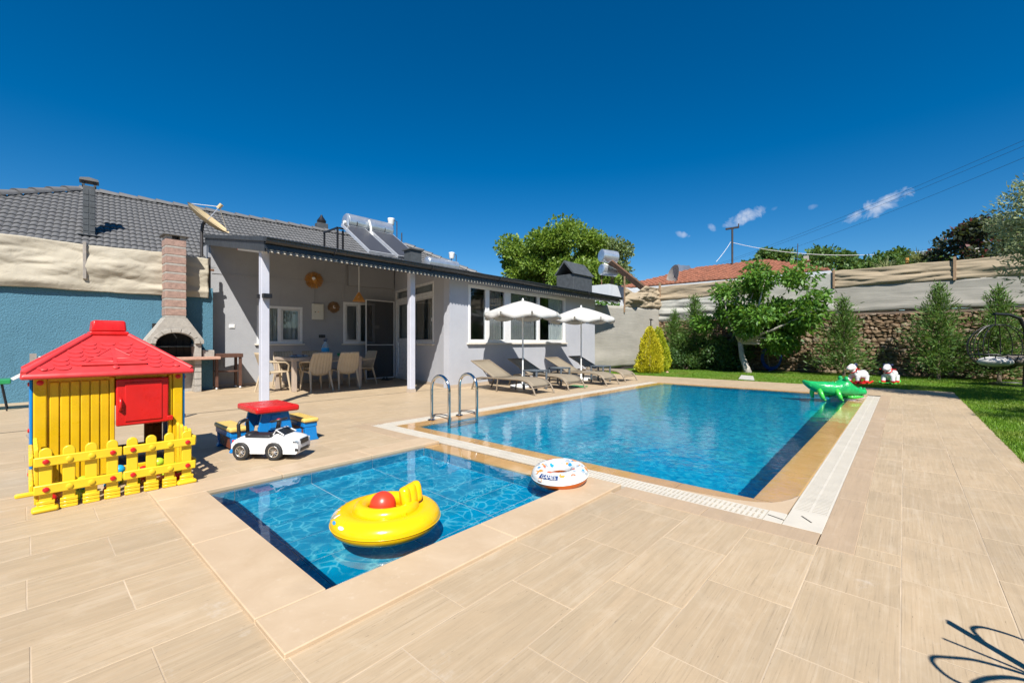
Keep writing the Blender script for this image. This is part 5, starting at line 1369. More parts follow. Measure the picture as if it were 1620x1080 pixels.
for (c_, x_, y_, z_) in (('blue', .445, 4.46, .095), ('lime green', .80, 4.425, .10), ('red', .625, 4.43, .098), ('red', .13, 4.36, .10), ('lime green', .285, 4.41, .10), ('blue', .30, 4.34, .085), ('orange', .69, 4.44, .10), ('lime green', .58, 4.44, .10), ('blue', .48, 4.40, .14), ('lime green', .72, 4.44, .14), ('orange', .60, 4.36, .09), ('red', .77, 4.33, .095), ('lime green', .86, 4.34, .10)):
    o = MB().sphere((0, 0, 0), 0.036, 16, 10).build('ball', colors[c_], smooth=180); o.location = (x_, y_, z_)
    tag(o, f'{c_} plastic ball behind the playhouse picket fence', 'ball', f'{c_} play balls')

# ------------------------------------------------------------------ toy picnic table
pt_ = thing('toy_picnic_table', 'toy picnic table with red top, blue base and yellow benches', 'picnic table', (1.79, 5.2, 0))
slab('top', (-0.215, -0.30, 0.36), (0.215, 0.30, 0.425), 'plastic_red', pt_, 0.02, 3)
for sy in (-1, 1):
    MB().prism([(-0.20, 0.02), (-0.10, 0.02), (-0.07, 0.17), (0.07, 0.17), (0.10, 0.02), (0.20, 0.02), (0.13, 0.359), (-0.13, 0.359)], sy * 0.20 - 0.02, sy * 0.20 + 0.02, 'y').build('trestle', 'plastic_blue', pt_, bevel=0.006)
    MB().prism([(-0.06, 0.19), (0.06, 0.19), (0.045, 0.33), (-0.045, 0.33)], sy * 0.20 - 0.03, sy * 0.20 + 0.03, 'y').build('brace', 'plastic_blue', pt_, bevel=0.004)
slab('stretcher', (-0.05, -0.18, 0.10), (0.05, 0.18, 0.15), 'plastic_blue', pt_, 0.006)
for sx in (-1, 1):
    x0, x1 = sorted((sx * 0.27, sx * 0.44))
    slab('bench', (x0, -0.27, 0.205), (x1, 0.27, 0.25), 'plastic_butter', pt_, 0.016, 3)
    slab('bench_rail', (x0 + 0.01, -0.25, 0.15), (x1 - 0.01, 0.25, 0.204), 'plastic_blue', pt_, 0.008)
    for sy in (-1, 1):
        MB().prism([(x0 + 0.01, 0.0), (x1 + 0.012 * (sx > 0), 0.0), (x1 - 0.01, 0.04), (x1 - 0.02, 0.149), (x0 + 0.02, 0.149), (x0 + 0.03, 0.04)], sy * 0.22 - 0.03, sy * 0.22 + 0.03, 'y').build('bench_foot', 'plastic_blue', pt_, bevel=0.006)
        slab('link_arm', (min(sx * 0.12, sx * 0.27), sy * 0.2 - 0.018, 0.09), (max(sx * 0.12, sx * 0.27), sy * 0.2 + 0.018, 0.14), 'plastic_blue', pt_, 0.005)
    slab('bench_panel', (x0 + 0.03, -0.17, 0.03), (x0 + 0.05, 0.17, 0.148), 'plastic_brown', pt_, 0.004)

# ------------------------------------------------------------------ ride-on toy car
carx = thing('toy_car', 'white ride-on toy car with black seat and steering wheel', 'toy car', (1.585, 4.50, 0), R(HEAD - 90 - 2))
carx.scale = (0.88, 0.88, 0.94)
fwx, rwx, wr = 0.096, -0.26, 0.082
def arc(cx_, r_, a0, a1, n_=9): return [(cx_ + r_ * math.cos(a0 + (a1 - a0) * k / n_), 0.082 + r_ * math.sin(a0 + (a1 - a0) * k / n_)) for k in range(n_ + 1)]
outl = [(-0.365, 0.115), (-0.362, 0.165), (-0.335, 0.20), (-0.295, 0.222), (-0.25, 0.215), (0.04, 0.215), (0.07, 0.235), (0.10, 0.262), (0.13, 0.268), (0.19, 0.245), (0.27, 0.236), (0.325, 0.216), (0.352, 0.185), (0.36, 0.13), (0.352, 0.075), (0.335, 0.062)] \
     + arc(fwx, 0.098, -0.2, math.pi + 0.2) + arc(rwx, 0.098, -0.2, math.pi - 0.25)
bm = bmesh.new(); hwid = 0.135
nsec = [(-1, 0.90, -0.012), (-0.92, 0.975, 0.0), (-0.6, 1.0, 0.0), (0.6, 1.0, 0.0), (0.92, 0.975, 0.0), (1, 0.90, -0.012)]
rings = []
for (s_, k_, dz_) in nsec:
    rings.append([bm.verts.new((p[0] * (1.0 if p[0] < 0.2 else (0.985 if abs(s_) > 0.9 else 1.0)), s_ * hwid, (p[1] if p[1] < 0.17 else 0.17 + (p[1] - 0.17) * (0.55 if abs(s_) == 1 else (0.88 if abs(s_) > 0.9 else 1.0))))) for p in outl])
n_ = len(outl)
for a in range(len(rings) - 1):
    for i in range(n_): bm.faces.new((rings[a][i], rings[a][(i + 1) % n_], rings[a + 1][(i + 1) % n_], rings[a + 1][i]))
bm.faces.new(rings[0][::-1]); bm.faces.new(rings[-1])
bmesh.ops.recalc_face_normals(bm, faces=bm.faces)
me = bpy.data.meshes.new('body'); bm.to_mesh(me); bm.free(); me.materials.append(MAT['plastic_white']); me.shade_smooth(); me.set_sharp_from_angle(angle=R(38))
link('body', me, carx, bevel=0.006)
for (x_, nm) in ((fwx, 'wheel'), (rwx, 'wheel')):
    for sy in (-1, 1):
        w_ = MB().lathe([(0.052, -0.03), (0.074, -0.034), (0.088, -0.024), (0.088, 0.024), (0.074, 0.034), (0.052, 0.03)], (0, 0, 0), 28, Matrix.Rotation(R(90), 4, 'X')).build('wheel', 'tyre', carx, loc=(x_, sy * 0.112, 0.088), smooth=40)
        MB().torus((0, 0, 0), 0.052, 0.006, 28, 8).xf(Matrix.Translation((0, sy * 0.029, 0)) @ Matrix.Rotation(R(90), 4, 'X')).build('rim', 'chrome', w_, smooth=180)
        sp = MB()
        for k in range(10):
            a = 2 * math.pi * k / 10; sp.tube([(0.008 * math.cos(a), sy * 0.034, 0.008 * math.sin(a)), (0.05 * math.cos(a), sy * 0.029, 0.05 * math.sin(a))], [0.005, 0.0035], 5)
        sp.build('spokes', 'chrome', w_); MB().cyl((0, sy * 0.024, 0), (0, sy * 0.038, 0), 0.012).build('hub', 'chrome', w_)
        MB().cyl((0, sy * 0.022, 0), (0, sy * 0.0235, 0), 0.05, n=24).build('brake_disc', 'black_plastic', w_); MB().box((0.018, sy * 0.0255, -0.035), (0.044, sy * 0.0245, 0.0)).build('caliper', 'plastic_red', w_)
slab('seat', (-0.25, -0.09, 0.205), (0.03, 0.09, 0.243), 'black_plastic', carx, 0.018, 3); MB().sphere((-0.22, 0, 0.235), (0.06, 0.088, 0.03)).build('seat_back', 'black_plastic', carx, smooth=180)
slab('cowl', (0.015, -0.08, 0.21), (0.085, 0.08, 0.268), 'black_plastic', carx, 0.018, 3)
MB().add([(0.088, -0.105, 0.258), (0.088, 0.105, 0.258), (0.195, 0.115, 0.2475), (0.195, -0.115, 0.2475), (0.105, -0.10, 0.292), (0.105, 0.10, 0.292)], [(3, 2, 5, 4), (0, 3, 4), (2, 1, 5), (1, 0, 4, 5)]).build('windscreen', 'dark_glass', carx)
for sy in (-1, 1): MB().tube([(0.082, sy * 0.118, 0.25), (0.105, sy * 0.105, 0.296), (0.20, sy * 0.122, 0.25)], 0.007, 6).build('pillar', 'plastic_white', carx)
MB().tube([(0.105, -0.10, 0.297), (0.105, 0.10, 0.297)], 0.007, 6).build('pillar', 'plastic_white', carx)
Ms = Matrix.Translation((0.075, 0, 0.38)) @ Matrix.Rotation(R(-12), 4, 'Y')
stw = MB().torus((0, 0, 0), 0.078, 0.011, 28, 8).xf(Ms).build('steering_wheel', 'black_plastic', carx, smooth=180)
for k in range(3): MB().cyl(Ms @ Vector((0, 0, 0)), Ms @ Vector((0.075 * math.cos(k * 2.09), 0.075 * math.sin(k * 2.09), 0)), 0.009, n=6).build('spoke', 'black_plastic', stw)
MB().cyl((0.078, 0, 0.376), (0.06, 0, 0.25), 0.02, 0.026, 12).build('column', 'black_plastic', carx); MB().sphere((0.075, 0, 0.387), (0.022, 0.022, 0.008)).build('horn', 'plastic_red', carx, smooth=180)
MB().tube([(-0.315, -0.075, 0.20), (-0.325, -0.075, 0.34), (-0.315, -0.06, 0.365), (-0.30, 0.0, 0.378), (-0.315, 0.06, 0.365), (-0.325, 0.075, 0.34), (-0.315, 0.075, 0.20)], 0.018, 10).build('push_handle', 'black_plastic', carx, smooth=60)
slab('grille', (0.345, -0.075, 0.155), (0.366, 0.075, 0.205), 'black_plastic', carx, 0.004)
slab('lower_grille', (0.345, -0.085, 0.085), (0.364, 0.085, 0.118), 'black_plastic', carx, 0.004)
for sy in (-1, 1):
    slab('headlight', (0.30, sy * 0.128 - 0.007, 0.172), (0.352, sy * 0.128 + 0.007, 0.198), 'print_grey', carx, 0.004)
    for k in range(4): slab('headlight_bar', (0.302 + 0.012 * k, sy * 0.135 - 0.002, 0.174), (0.308 + 0.012 * k, sy * 0.135 + 0.002, 0.196), 'black_plastic', carx, 0.001, 1)
    slab('fog_light', (0.322, sy * 0.125 - 0.011, 0.092), (0.352, sy * 0.125 + 0.009, 0.122), 'black_plastic', carx, 0.003)
    slab('tail_light', (-0.362, sy * 0.112 - 0.012, 0.17), (-0.335, sy * 0.112 + 0.024 * (sy > 0) - 0.012 * (sy < 0) * 0, 0.198), 'plastic_red', carx, 0.004)

# ------------------------------------------------------------------ pool toys
def on_torus(Rm, r, zs, a, t, lift=0.0):
    q = Rm + (r + lift) * math.cos(t)
    return (q * math.cos(a), q * math.sin(a), (r + lift) * zs * math.sin(t))
def decal(parent, name, mat, Rm, r, zs, a0, t0, pts, lift=0.002, cz=0.0):
    """flat print laid on the ring: pts in metres along / across the skin"""
    poly = []
    n = len(pts)
    dense = []
    for i in range(n):
        p, q_ = pts[i], pts[(i + 1) % n]
        for k in range(3): dense.append((p[0] + (q_[0] - p[0]) * k / 3, p[1] + (q_[1] - p[1]) * k / 3))
    cxm = sum(p[0] for p in dense) / len(dense); cym = sum(p[1] for p in dense) / len(dense)
    def mp(p):
        t = t0 + p[1] / r; return Vector(on_torus(Rm, r, zs, a0 + p[0] / (Rm + r * math.cos(t0)), t, lift)) + Vector((0, 0, cz))
    b = MB(); N_ = len(dense); K_ = 4
    b.v = [tuple(mp((cxm, cym)))] + [tuple(mp((cxm + (p[0] - cxm) * k / K_, cym + (p[1] - cym) * k / K_))) for k in range(1, K_ + 1) for p in dense]
    b.f = [(0, 1 + i, 1 + (i + 1) % N_) for i in range(N_)] + [(1 + k * N_ + i, 1 + (k + 1) * N_ + i, 1 + (k + 1) * N_ + (i + 1) % N_, 1 + k * N_ + (i + 1) % N_) for k in range(K_ - 1) for i in range(N_)]
    return b.build(name, mat, parent, smooth=180)
bf = thing('baby_float', 'yellow inflatable baby seat float with red dome in the paddling pool', 'pool float', (1.455, 2.315, WZ + 0.060), 0.0)
bf.scale = (0.94, 0.94, 0.94)
Ro, ro = 0.248, 0.090
ringo = MB().torus((0, 0, 0), Ro, ro, 64, 22, 0.80).build('outer_ring', 'vinyl_yellow', bf, smooth=180)
seam = MB().torus((0, 0, -0.004), Ro + ro, 0.003, 64, 6).build('seam', 'vinyl_yellow', bf, smooth=180)
MB().lathe([(0.0, 0.03), (0.19, 0.03), (0.19, 0.026), (0.0, 0.026)], (0, 0, 0), 32).build('seat_sheet', 'vinyl_yellow', bf)
def wrinkle(c, Rm, r, nu, nv, zs, n, amp, a0=0, a1=2 * math.pi):
    b = MB()
    U = nu + 1
    for i in range(U):
        a = a0 + (a1 - a0) * i / nu
        for j in range(nv):
            t = 2 * math.pi * j / nv
            k = 1 + amp * math.sin(a * n) * max(0, -math.sin(t) + 0.4)
            q_ = Rm + r * k * math.cos(t); b.v.append((c[0] + q_ * math.cos(a), c[1] + q_ * math.sin(a), c[2] + r * k * zs * math.sin(t)))
    for i in range(nu):
        for j in range(nv): b.f.append((i * nv + j, (i + 1) * nv + j, (i + 1) * nv + (j + 1) % nv, i * nv + (j + 1) % nv))
    return b
wrinkle((0.0, 0.0, 0.062), 0.158, 0.047, 72, 14, 1.0, 46, 0.03).build('inner_ring', 'vinyl_yellow', bf, smooth=180)
MB().sphere((-0.02, 0.012, 0.075), (0.082, 0.082, 0.088), 28, 18).build('dome', 'vinyl_red', bf, smooth=180)
def backrest(u, v):
    x = -0.085 + 0.17 * u; t = 2 * math.pi * v
    e_ = max(0.0, 1 - (2 * u - 1) ** 8) ** 0.5                       # rounded ends
    th_ = (0.026 + 0.012 * abs(math.sin(3 * math.pi * u)) ** 0.7) * e_
    h = (0.060 + 0.008 * u) * (0.55 + 0.45 * e_)
    st_, ct_ = math.sin(t), math.cos(t)
    return (x, th_ * math.copysign(abs(ct_) ** 0.8, ct_) + 0.10 * st_ * h, h * math.copysign(abs(st_) ** 0.6, st_) + 0.01 * u)
bk = MB().grid(backrest, 48, 24).build('backrest', 'vinyl_yellow', bf, smooth=180); bk.location = (0.118, -0.095, 0.132); bk.rotation_euler = (R(-8), 0, R(12))
q = random.Random(4)
for k in range(15):
    a = 1.35 + 0.105 * k; wd = q.uniform(0.007, 0.013); ln = q.uniform(0.014, 0.03)
    decal(bf, 'print', q.choice(['vinyl_white', 'vinyl_white', 'print_blue', 'print_pale']), Ro, ro, 0.80, a, 0.85 + q.uniform(-0.15, 0.15), [(-wd, -ln), (wd, -ln * 0.7), (wd, ln), (-wd * 0.6, ln * 0.8)])
for (a, t_, m_) in ((1.75, 2.0, 'print_pale'), (3.25, 0.55, 'vinyl_white'), (1.1, 1.0, 'print_orange'), (2.95, 0.6, 'print_blue')):
    decal(bf, 'print', m_, Ro, ro, 0.80, a, t_, [(0.028 * math.cos(2 * math.pi * k / 8), 0.012 * math.sin(2 * math.pi * k / 8)) for k in range(8)])
MB().cyl((0.0, -0.2, 0.062), (0.0, -0.2, 0.078), 0.012).build('valve', 'vinyl_yellow', bf)

sr = thing('swim_ring', 'small white printed swim ring with orange underside at the paddling pool edge', 'swim ring', (2.79, 2.0, WZ + 0.082), R(-48))
sr.rotation_euler = (R(5), R(-4), R(-48))
Rs, rs = 0.150, 0.070
MB().torus((0, 0, 0), Rs, rs, 56, 14, 0.92, t0=-0.05, t1=math.pi + 0.05).build('upper_skin', 'vinyl_white', sr, smooth=180)
MB().torus((0, 0, 0), Rs, rs * 0.997, 56, 14, 0.92, t0=math.pi + 0.05, t1=2 * math.pi - 0.05).build('lower_skin', 'vinyl_orange', sr, smooth=180)
MB().torus((0, 0, -0.003), Rs + rs, 0.003, 56, 6).build('seam', 'vinyl_white', sr, smooth=180)
def blob(q, s_, n=9): return [(s_ * q.uniform(0.55, 1.1) * math.cos(2 * math.pi * k / n), s_ * q.uniform(0.45, 0.9) * math.sin(2 * math.pi * k / n)) for k in range(n)]
for k in range(80):
    a = -math.pi / 2 + q.uniform(-3.1, 3.1); t_ = q.uniform(0.2, 2.6)
    if -2.75 < a < -1.6 and t_ < 1.15: continue
    decal(sr, 'print', q.choice(['print_grey', 'print_pale', 'print_orange', 'print_pale', 'print_grey', 'print_red', 'print_blue']), Rs, rs, 0.92, a, t_, blob(q, q.uniform(0.012, 0.030)), 0.0012 + 0.0004 * (k % 6))
# lettering band printed on the ring
decal(sr, 'print_band', 'print_navy', Rs, rs, 0.92, -2.12, 0.78, [(-0.075, -0.016), (0.075, -0.016), (0.078, 0.018), (-0.072, 0.018)], 0.004)
def ring_text(parent, txt, size, a0, t0, mat, lift):
    cu = bpy.data.curves.new('lettering', 'FONT'); cu.body = txt; cu.size = size; cu.align_x = 'CENTER'; cu.align_y = 'CENTER'; cu.resolution_u = 2
    to = bpy.data.objects.new('lettering_source', cu); C.objects.link(to)
    dg = bpy.context.evaluated_depsgraph_get(); me = bpy.data.meshes.new_from_object(to.evaluated_get(dg))
    bpy.data.objects.remove(to)
    for v in me.vertices:
        t = t0 + v.co.y / rs; v.co = on_torus(Rs, rs, 0.92, a0 + v.co.x / (Rs + rs * math.cos(t0)), t, lift)
    me.materials.clear(); me.materials.append(MAT[mat]); return link('lettering', me, parent)
ring_text(sr, 'GAMES', 0.038, -2.11, 0.78, 'vinyl_white', 0.0055)
decal(sr, 'print_patch', 'print_orange', Rs, rs, 0.92, -2.42, 0.34, [(-0.018, -0.012), (0.018, -0.012), (0.018, 0.012), (-0.018, 0.012)], 0.004)
decal(sr, 'print_patch', 'vinyl_white', Rs, rs, 0.92, -2.42, 0.34, [(-0.014, -0.008), (0.014, -0.008), (0.014, 0.008), (-0.014, 0.008)], 0.0052)

# inflatable crocodile across the pool corner
cr = thing('crocodile_float', 'green inflatable crocodile float lying over the far pool corner', 'pool float', (10.40, 1.02, WZ), R(HEAD - 90 - 12))
cr.scale = (0.70, 0.98, 1.02)
def loft(secs, n=18, sq=2.4):
    """secs: (x, y, z, half width, half height); superellipse rings"""
    b = MB()
    for (x, y, z, w, h) in secs:
        for j in range(n):
            a = 2 * math.pi * j / n; ca_, sa_ = math.cos(a), math.sin(a)
            b.v.append((x, y + w * math.copysign(abs(ca_) ** (2 / sq), ca_), z + h * math.copysign(abs(sa_) ** (2 / sq), sa_)))
    for i in range(len(secs) - 1):
        for j in range(n): b.f.append((i * n + j, i * n + (j + 1) % n, (i + 1) * n + (j + 1) % n, (i + 1) * n + j))
    b.f.append(tuple(range(n - 1, -1, -1))); b.f.append(tuple((len(secs) - 1) * n + j for j in range(n)))
    return b
body = [(-0.70, 0.10, 0.33, 0.015, 0.012), (-0.66, 0.09, 0.315, 0.05, 0.045), (-0.56, 0.05, 0.27, 0.085, 0.075), (-0.42, 0.0, 0.235, 0.12, 0.105), (-0.24, 0, 0.215, 0.16, 0.125), (-0.06, 0, 0.205, 0.175, 0.135), (0.06, 0, 0.20, 0.165, 0.125), (0.14, 0, 0.215, 0.175, 0.15), (0.24, 0, 0.23, 0.195, 0.175), (0.34, 0, 0.22, 0.195, 0.165), (0.44, 0, 0.19, 0.165, 0.12), (0.55, 0, 0.168, 0.14, 0.082), (0.66, 0, 0.162, 0.135, 0.065), (0.73, 0, 0.165, 0.125, 0.06), (0.77, 0, 0.165, 0.07, 0.035)]
loft(body).build('body', 'croc_green', cr, smooth=180)
MB().grid(lambda u, v: (-0.30 + 0.9 * u, (v - 0.5) * 0.24, 0.085 - 0.03 * math.sin(math.pi * u) - 0.02 * math.sin(math.pi * v)), 12, 6).build('belly', 'croc_belly', cr, smooth=180)
loft([(0.28, 0, 0.075, 0.15, 0.05), (0.42, 0, 0.065, 0.14, 0.045), (0.56, 0, 0.068, 0.12, 0.035), (0.68, 0, 0.078, 0.09, 0.024), (0.72, 0, 0.085, 0.04, 0.012)]).build('lower_jaw', 'croc_belly', cr, smooth=180)
for sy in (-1, 1):
    MB().sphere((0.25, sy * 0.11, 0.40), (0.055, 0.048, 0.05)).build('eye_bump', 'croc_green', cr, smooth=180)
    MB().sphere((0.285, sy * 0.13, 0.41), 0.022, 10, 8).build('eye', 'paint_white', cr, smooth=180)
    MB().sphere((0.71, sy * 0.06, 0.225), (0.035, 0.032, 0.022)).build('nostril', 'croc_green', cr, smooth=180)
    for x_ in (-0.42, 0.0):
        lg = MB().tube([(0, 0, 0.03), (0.015, sy * 0.05, -0.02), (0.03, sy * 0.09, -0.08), (0.055, sy * 0.11, -0.125)], [0.055, 0.058, 0.05, 0.04], 12).build('leg', 'croc_belly', cr, loc=(x_, sy * 0.13, 0.155), smooth=180)
        for k_ in (-1, 0, 1): MB().sphere((0.07 + 0.01 * (k_ == 0), sy * (0.115 + 0.028 * k_), -0.135), (0.026, 0.014, 0.014), 8, 6).build('toe', 'croc_belly', lg, smooth=180)
for k in range(10):
    x_ = 0.20 - 0.085 * k; z_ = 0.335 - 0.0 if k < 3 else 0.325 - 0.0035 * (k - 2) ** 1.5
    for sy in (-0.4, 0.4): MB().sphere((x_, sy * 0.13 * (1 - k * 0.05), z_ - 0.004), (0.026, 0.02, 0.016), 8, 6).build('scute', 'croc_green', cr, smooth=180)
for k in range(5):
    for sy in (-1, 1): MB().cyl((0.46 + 0.05 * k, sy * (0.12 - 0.012 * k), 0.10), (0.46 + 0.05 * k, sy * (0.12 - 0.012 * k), 0.075), 0.010, 0.002, 6).build('tooth', 'paint_white', cr)

# ------------------------------------------------------------------ pool ladder
ld = thing('pool_ladder', 'stainless steel pool ladder with two arched handrails', 'ladder', (4.12, 4.86, 0))
for x_ in (-0.25, 0.27):
    pts = [(x_, 0.14, 0.0), (x_, 0.14, 0.40)] + [(x_, -0.05 + 0.19 * math.cos(math.pi * k / 10), 0.44 + 0.19 * math.sin(math.pi * k / 10)) for k in range(11)] + [(x_, -0.24, 0.40), (x_, -0.24, -0.25), (x_, -0.24, -0.30)]
    rl_ = MB().tube(pts, 0.0215, 14).build('handrail', 'steel', ld, smooth=60); rl_.cycles.is_caustics_receiver = True
    MB().lathe([(0.0, 0.012), (0.03, 0.012), (0.05, 0.006), (0.055, 0.0)], (x_, 0.14, RIMZ + 0.02), 18).build('flange', 'steel', ld, smooth=40)
    MB().tube([(x_, 0.14, 0.06), (x_, -0.02, 0.07), (x_, -0.24, 0.05)], 0.006, 6).build('tie_bar', 'dark_metal', ld)
for z_ in (-0.14, -0.27):
    o = MB().box((-0.25, -0.29, z_), (0.27, -0.20, z_ + 0.03)).build('tread', 'steel', ld, bevel=0.006); o.cycles.is_caustics_receiver = True

# ------------------------------------------------------------------ sun loungers, side tables, parasols
ll = ['taupe mesh sun lounger nearest the pool ladder', 'taupe sun lounger second from the ladder, between the first two side tables', 'taupe sun lounger third from the ladder, between the second and third side tables', 'taupe mesh sun lounger farthest from the ladder, beside the beige fence']
def make_lounger():
    o = thing('sun_lounger', ll[0], 'sun lounger', (0, 0, 0), 0, 'sun loungers beside the pool')
    hw_ = 0.33
    seatp = [(0.10, 0.17), (0.14, 0.215), (0.20, 0.255), (0.28, 0.285), (0.40, 0.302), (0.75, 0.305), (1.20, 0.305)]
    backp = [(1.21, 0.308), (1.45, 0.42), (1.72, 0.55), (1.93, 0.655)]
    def strip(pts, w, n, dz):
        b = MB()
        for (y_, z_) in pts:
            for j in range(n + 1):
                u = j / n; b.v.append((-w + 2 * w * u, y_, z_ + dz - 0.012 * math.sin(math.pi * u)))
        k = n + 1
        for i in range(len(pts) - 1):
            for j in range(n): b.f.append((i * k + j, i * k + j + 1, (i + 1) * k + j + 1, (i + 1) * k + j))
        return b
    sol(strip(seatp, hw_ - 0.02, 6, 0.012).build('seat_sling', 'sling_taupe', o, smooth=180), 0.006)
    sol(strip(backp, hw_ - 0.03, 6, 0.012).build('back_sling', 'sling_taupe', o, smooth=180), 0.006)
    for s_ in (-1, 1):
        x_ = s_ * hw_
        MB().tube([(x_, 0.0, 0.0), (x_, 0.05, 0.10), (x_, 0.10, 0.18), (x_, 0.18, 0.245), (x_, 0.30, 0.285), (x_, 0.45, 0.30), (x_, 1.55, 0.295), (x_, 1.70, 0.27), (x_, 1.80, 0.19), (x_, 1.88, 0.0)], 0.019, 8).build('side_rail', 'frame_taupe', o, smooth=60)
        MB().tube([(s_ * (hw_ - 0.03), 1.20, 0.305), (s_ * (hw_ - 0.03), 1.93, 0.665)], 0.015, 8).build('back_rail', 'frame_taupe', o)
        MB().tube([(s_ * 0.26, 1.62, 0.50), (s_ * 0.26, 1.42, 0.31)], 0.009, 6).build('prop', 'frame_taupe', o)
        MB().tube([(x_, 1.05, 0.295), (x_, 1.10, 0.0)], 0.016, 8).build('leg', 'frame_taupe', o)
    MB().tube([(-hw_ + 0.03, 1.93, 0.662), (hw_ - 0.03, 1.93, 0.662)], 0.015, 8).build('top_rail', 'frame_taupe', o)
    MB().tube([(-hw_, 0.08, 0.145), (hw_, 0.08, 0.145)], 0.014, 8).build('foot_rail', 'frame_taupe', o); MB().tube([(-hw_, 1.0, 0.285), (hw_, 1.0, 0.285)], 0.012, 8).build('cross_bar', 'frame_taupe', o)
    MB().tube([(-hw_, 1.76, 0.23), (hw_, 1.76, 0.23)], 0.012, 8).build('cross_bar', 'frame_taupe', o)
    return o
lp = [(7.33, 5.63, 1), (8.56, 5.63, -1), (10.03, 5.52, 1.5), (11.34, 5.67, -1)]
l0 = make_lounger()
for i, (x_, y_, a) in enumerate(lp):
    o = l0 if i == 0 else copy_tree(l0)
    o.location = (x_, y_, 0); o.rotation_euler = (0, 0, R(a)); o['label'] = ll[i]
tlb = ['slate grey side table between the first and second sun loungers', 'slate grey side table between the second and third sun loungers', 'slate grey side table between the third and fourth sun loungers']
def make_side():
    o = thing('side_table', tlb[0], 'side table', (0, 0, 0), 0, 'side tables between the loungers')
    slab('top', (-0.21, -0.21, 0.42), (0.21, 0.21, 0.45), 'table_slate', o, 0.006)
    for sx in (-1, 1):
        for sy in (-1, 1): slab('leg', (sx * 0.185 - 0.02, sy * 0.185 - 0.02, 0), (sx * 0.185 + 0.02, sy * 0.185 + 0.02, 0.419), 'table_slate', o, 0.004, 1)
    return o
s0 = make_side()
for i, (x_, y_) in enumerate([(7.98, 6.42), (9.22, 6.62), (10.70, 6.28)]):
    o = s0 if i == 0 else copy_tree(s0)
    o.location = (x_, y_, 0); o['label'] = tlb[i]
def make_parasol(label, loc, rz):
    o = thing('parasol', label, 'parasol', loc, rz, 'white parasols over the loungers')
    N, M_ = 8, 6; Rr, zr, za = 0.93, 1.79, 2.10
    b = MB()
    segs = N * M_
    rings_ = [0.0, 0.06, 0.25, 0.5, 0.75, 0.92, 1.0]
    for ri, f_ in enumerate(rings_):
        for j in range(segs):
            a = 2 * math.pi * j / segs; ph_ = (j % M_) / M_
            sagf = 1 - 0.055 * math.sin(math.pi * ph_) * f_
            z = za - (za - zr) * (f_ ** 1.25) - 0.03 * f_ * math.sin(math.pi * ph_)
            b.v.append((Rr * f_ * sagf * math.cos(a), Rr * f_ * sagf * math.sin(a), z))
    for i in range(len(rings_) - 1):
        for j in range(segs): b.f.append((i * segs + j, (i + 1) * segs + j, (i + 1) * segs + (j + 1) % segs, i * segs + (j + 1) % segs))
    can = b.build('canopy', 'canopy_white', o, smooth=180); sol(can, 0.004)
    q = random.Random(int(loc[0] * 10))
    for k in range(N):
        a0 = 2 * math.pi * k / N; m = 10; v_ = MB()
        for i in range(m + 1):
            u = i / m; a = a0 + (0.03 + u * 0.94) * 2 * math.pi / N
            sagf = 1 - 0.055 * math.sin(math.pi * u)
            rr = Rr * sagf * 1.002; z = zr - 0.03 * math.sin(math.pi * u)
            dp = 0.13 * (0.72 + 0.28 * math.sin(math.pi * u)) ; fl = 0.025 * math.sin(u * 9 + k) + q.uniform(-0.006, 0.006)
            for (f_, dr_) in ((0, 0), (0.5, fl * 0.5 + 0.01), (1, fl + 0.012)): v_.v.append(((rr + dr_) * math.cos(a), (rr + dr_) * math.sin(a), z - dp * f_))
        for i in range(m):
            for j in range(2): v_.f.append((i * 3 + j, i * 3 + j + 1, (i + 1) * 3 + j + 1, (i + 1) * 3 + j))
        fo = v_.build('valance_flap', 'canopy_white', o, smooth=180); sol(fo, 0.003)
        MB().cyl((0, 0, za - 0.05), (Rr * 0.985 * math.cos(a0), Rr * 0.985 * math.sin(a0), zr - 0.02), 0.006, n=5).build('rib', 'pole_white', o)
    MB().cyl((0, 0, 0.10), (0, 0, za + 0.02), 0.019, n=14).build('pole', 'pole_white', o, smooth=40)
    MB().lathe([(0.03, 0), (0.022, 0.03), (0.012, 0.05), (0.0, 0.06)], (0, 0, za + 0.005), 12).build('finial', 'pole_white', o, smooth=40)
    MB().box((-0.23, -0.23, 0.0), (0.23, 0.23, 0.07)).build('base', 'concrete_white', o, bevel=0.02); MB().cyl((0, 0, 0.071), (0, 0, 0.32), 0.028, n=14).build('socket', 'pole_white', o)
    MB().cyl((0.028, 0, 0.26), (0.07, 0, 0.26), 0.012).build('knob', 'black_plastic', o)
make_parasol('white scalloped parasol between the first two sun loungers', (8.06, 6.87, 0), R(8))
make_parasol('white scalloped parasol between the last two sun loungers', (10.72, 6.93, 0), R(22))
gm = MB().box((-0.3, -0.4, 0), (0.3, 0.4, 0.02)).build('folded_mat', 'plastic_green'); gm.location = (9.15, 6.0, 0.002); tag(gm, 'small green mat on the deck under the second side table', 'mat')
gm.scale = (0.4, 0.5, 1)

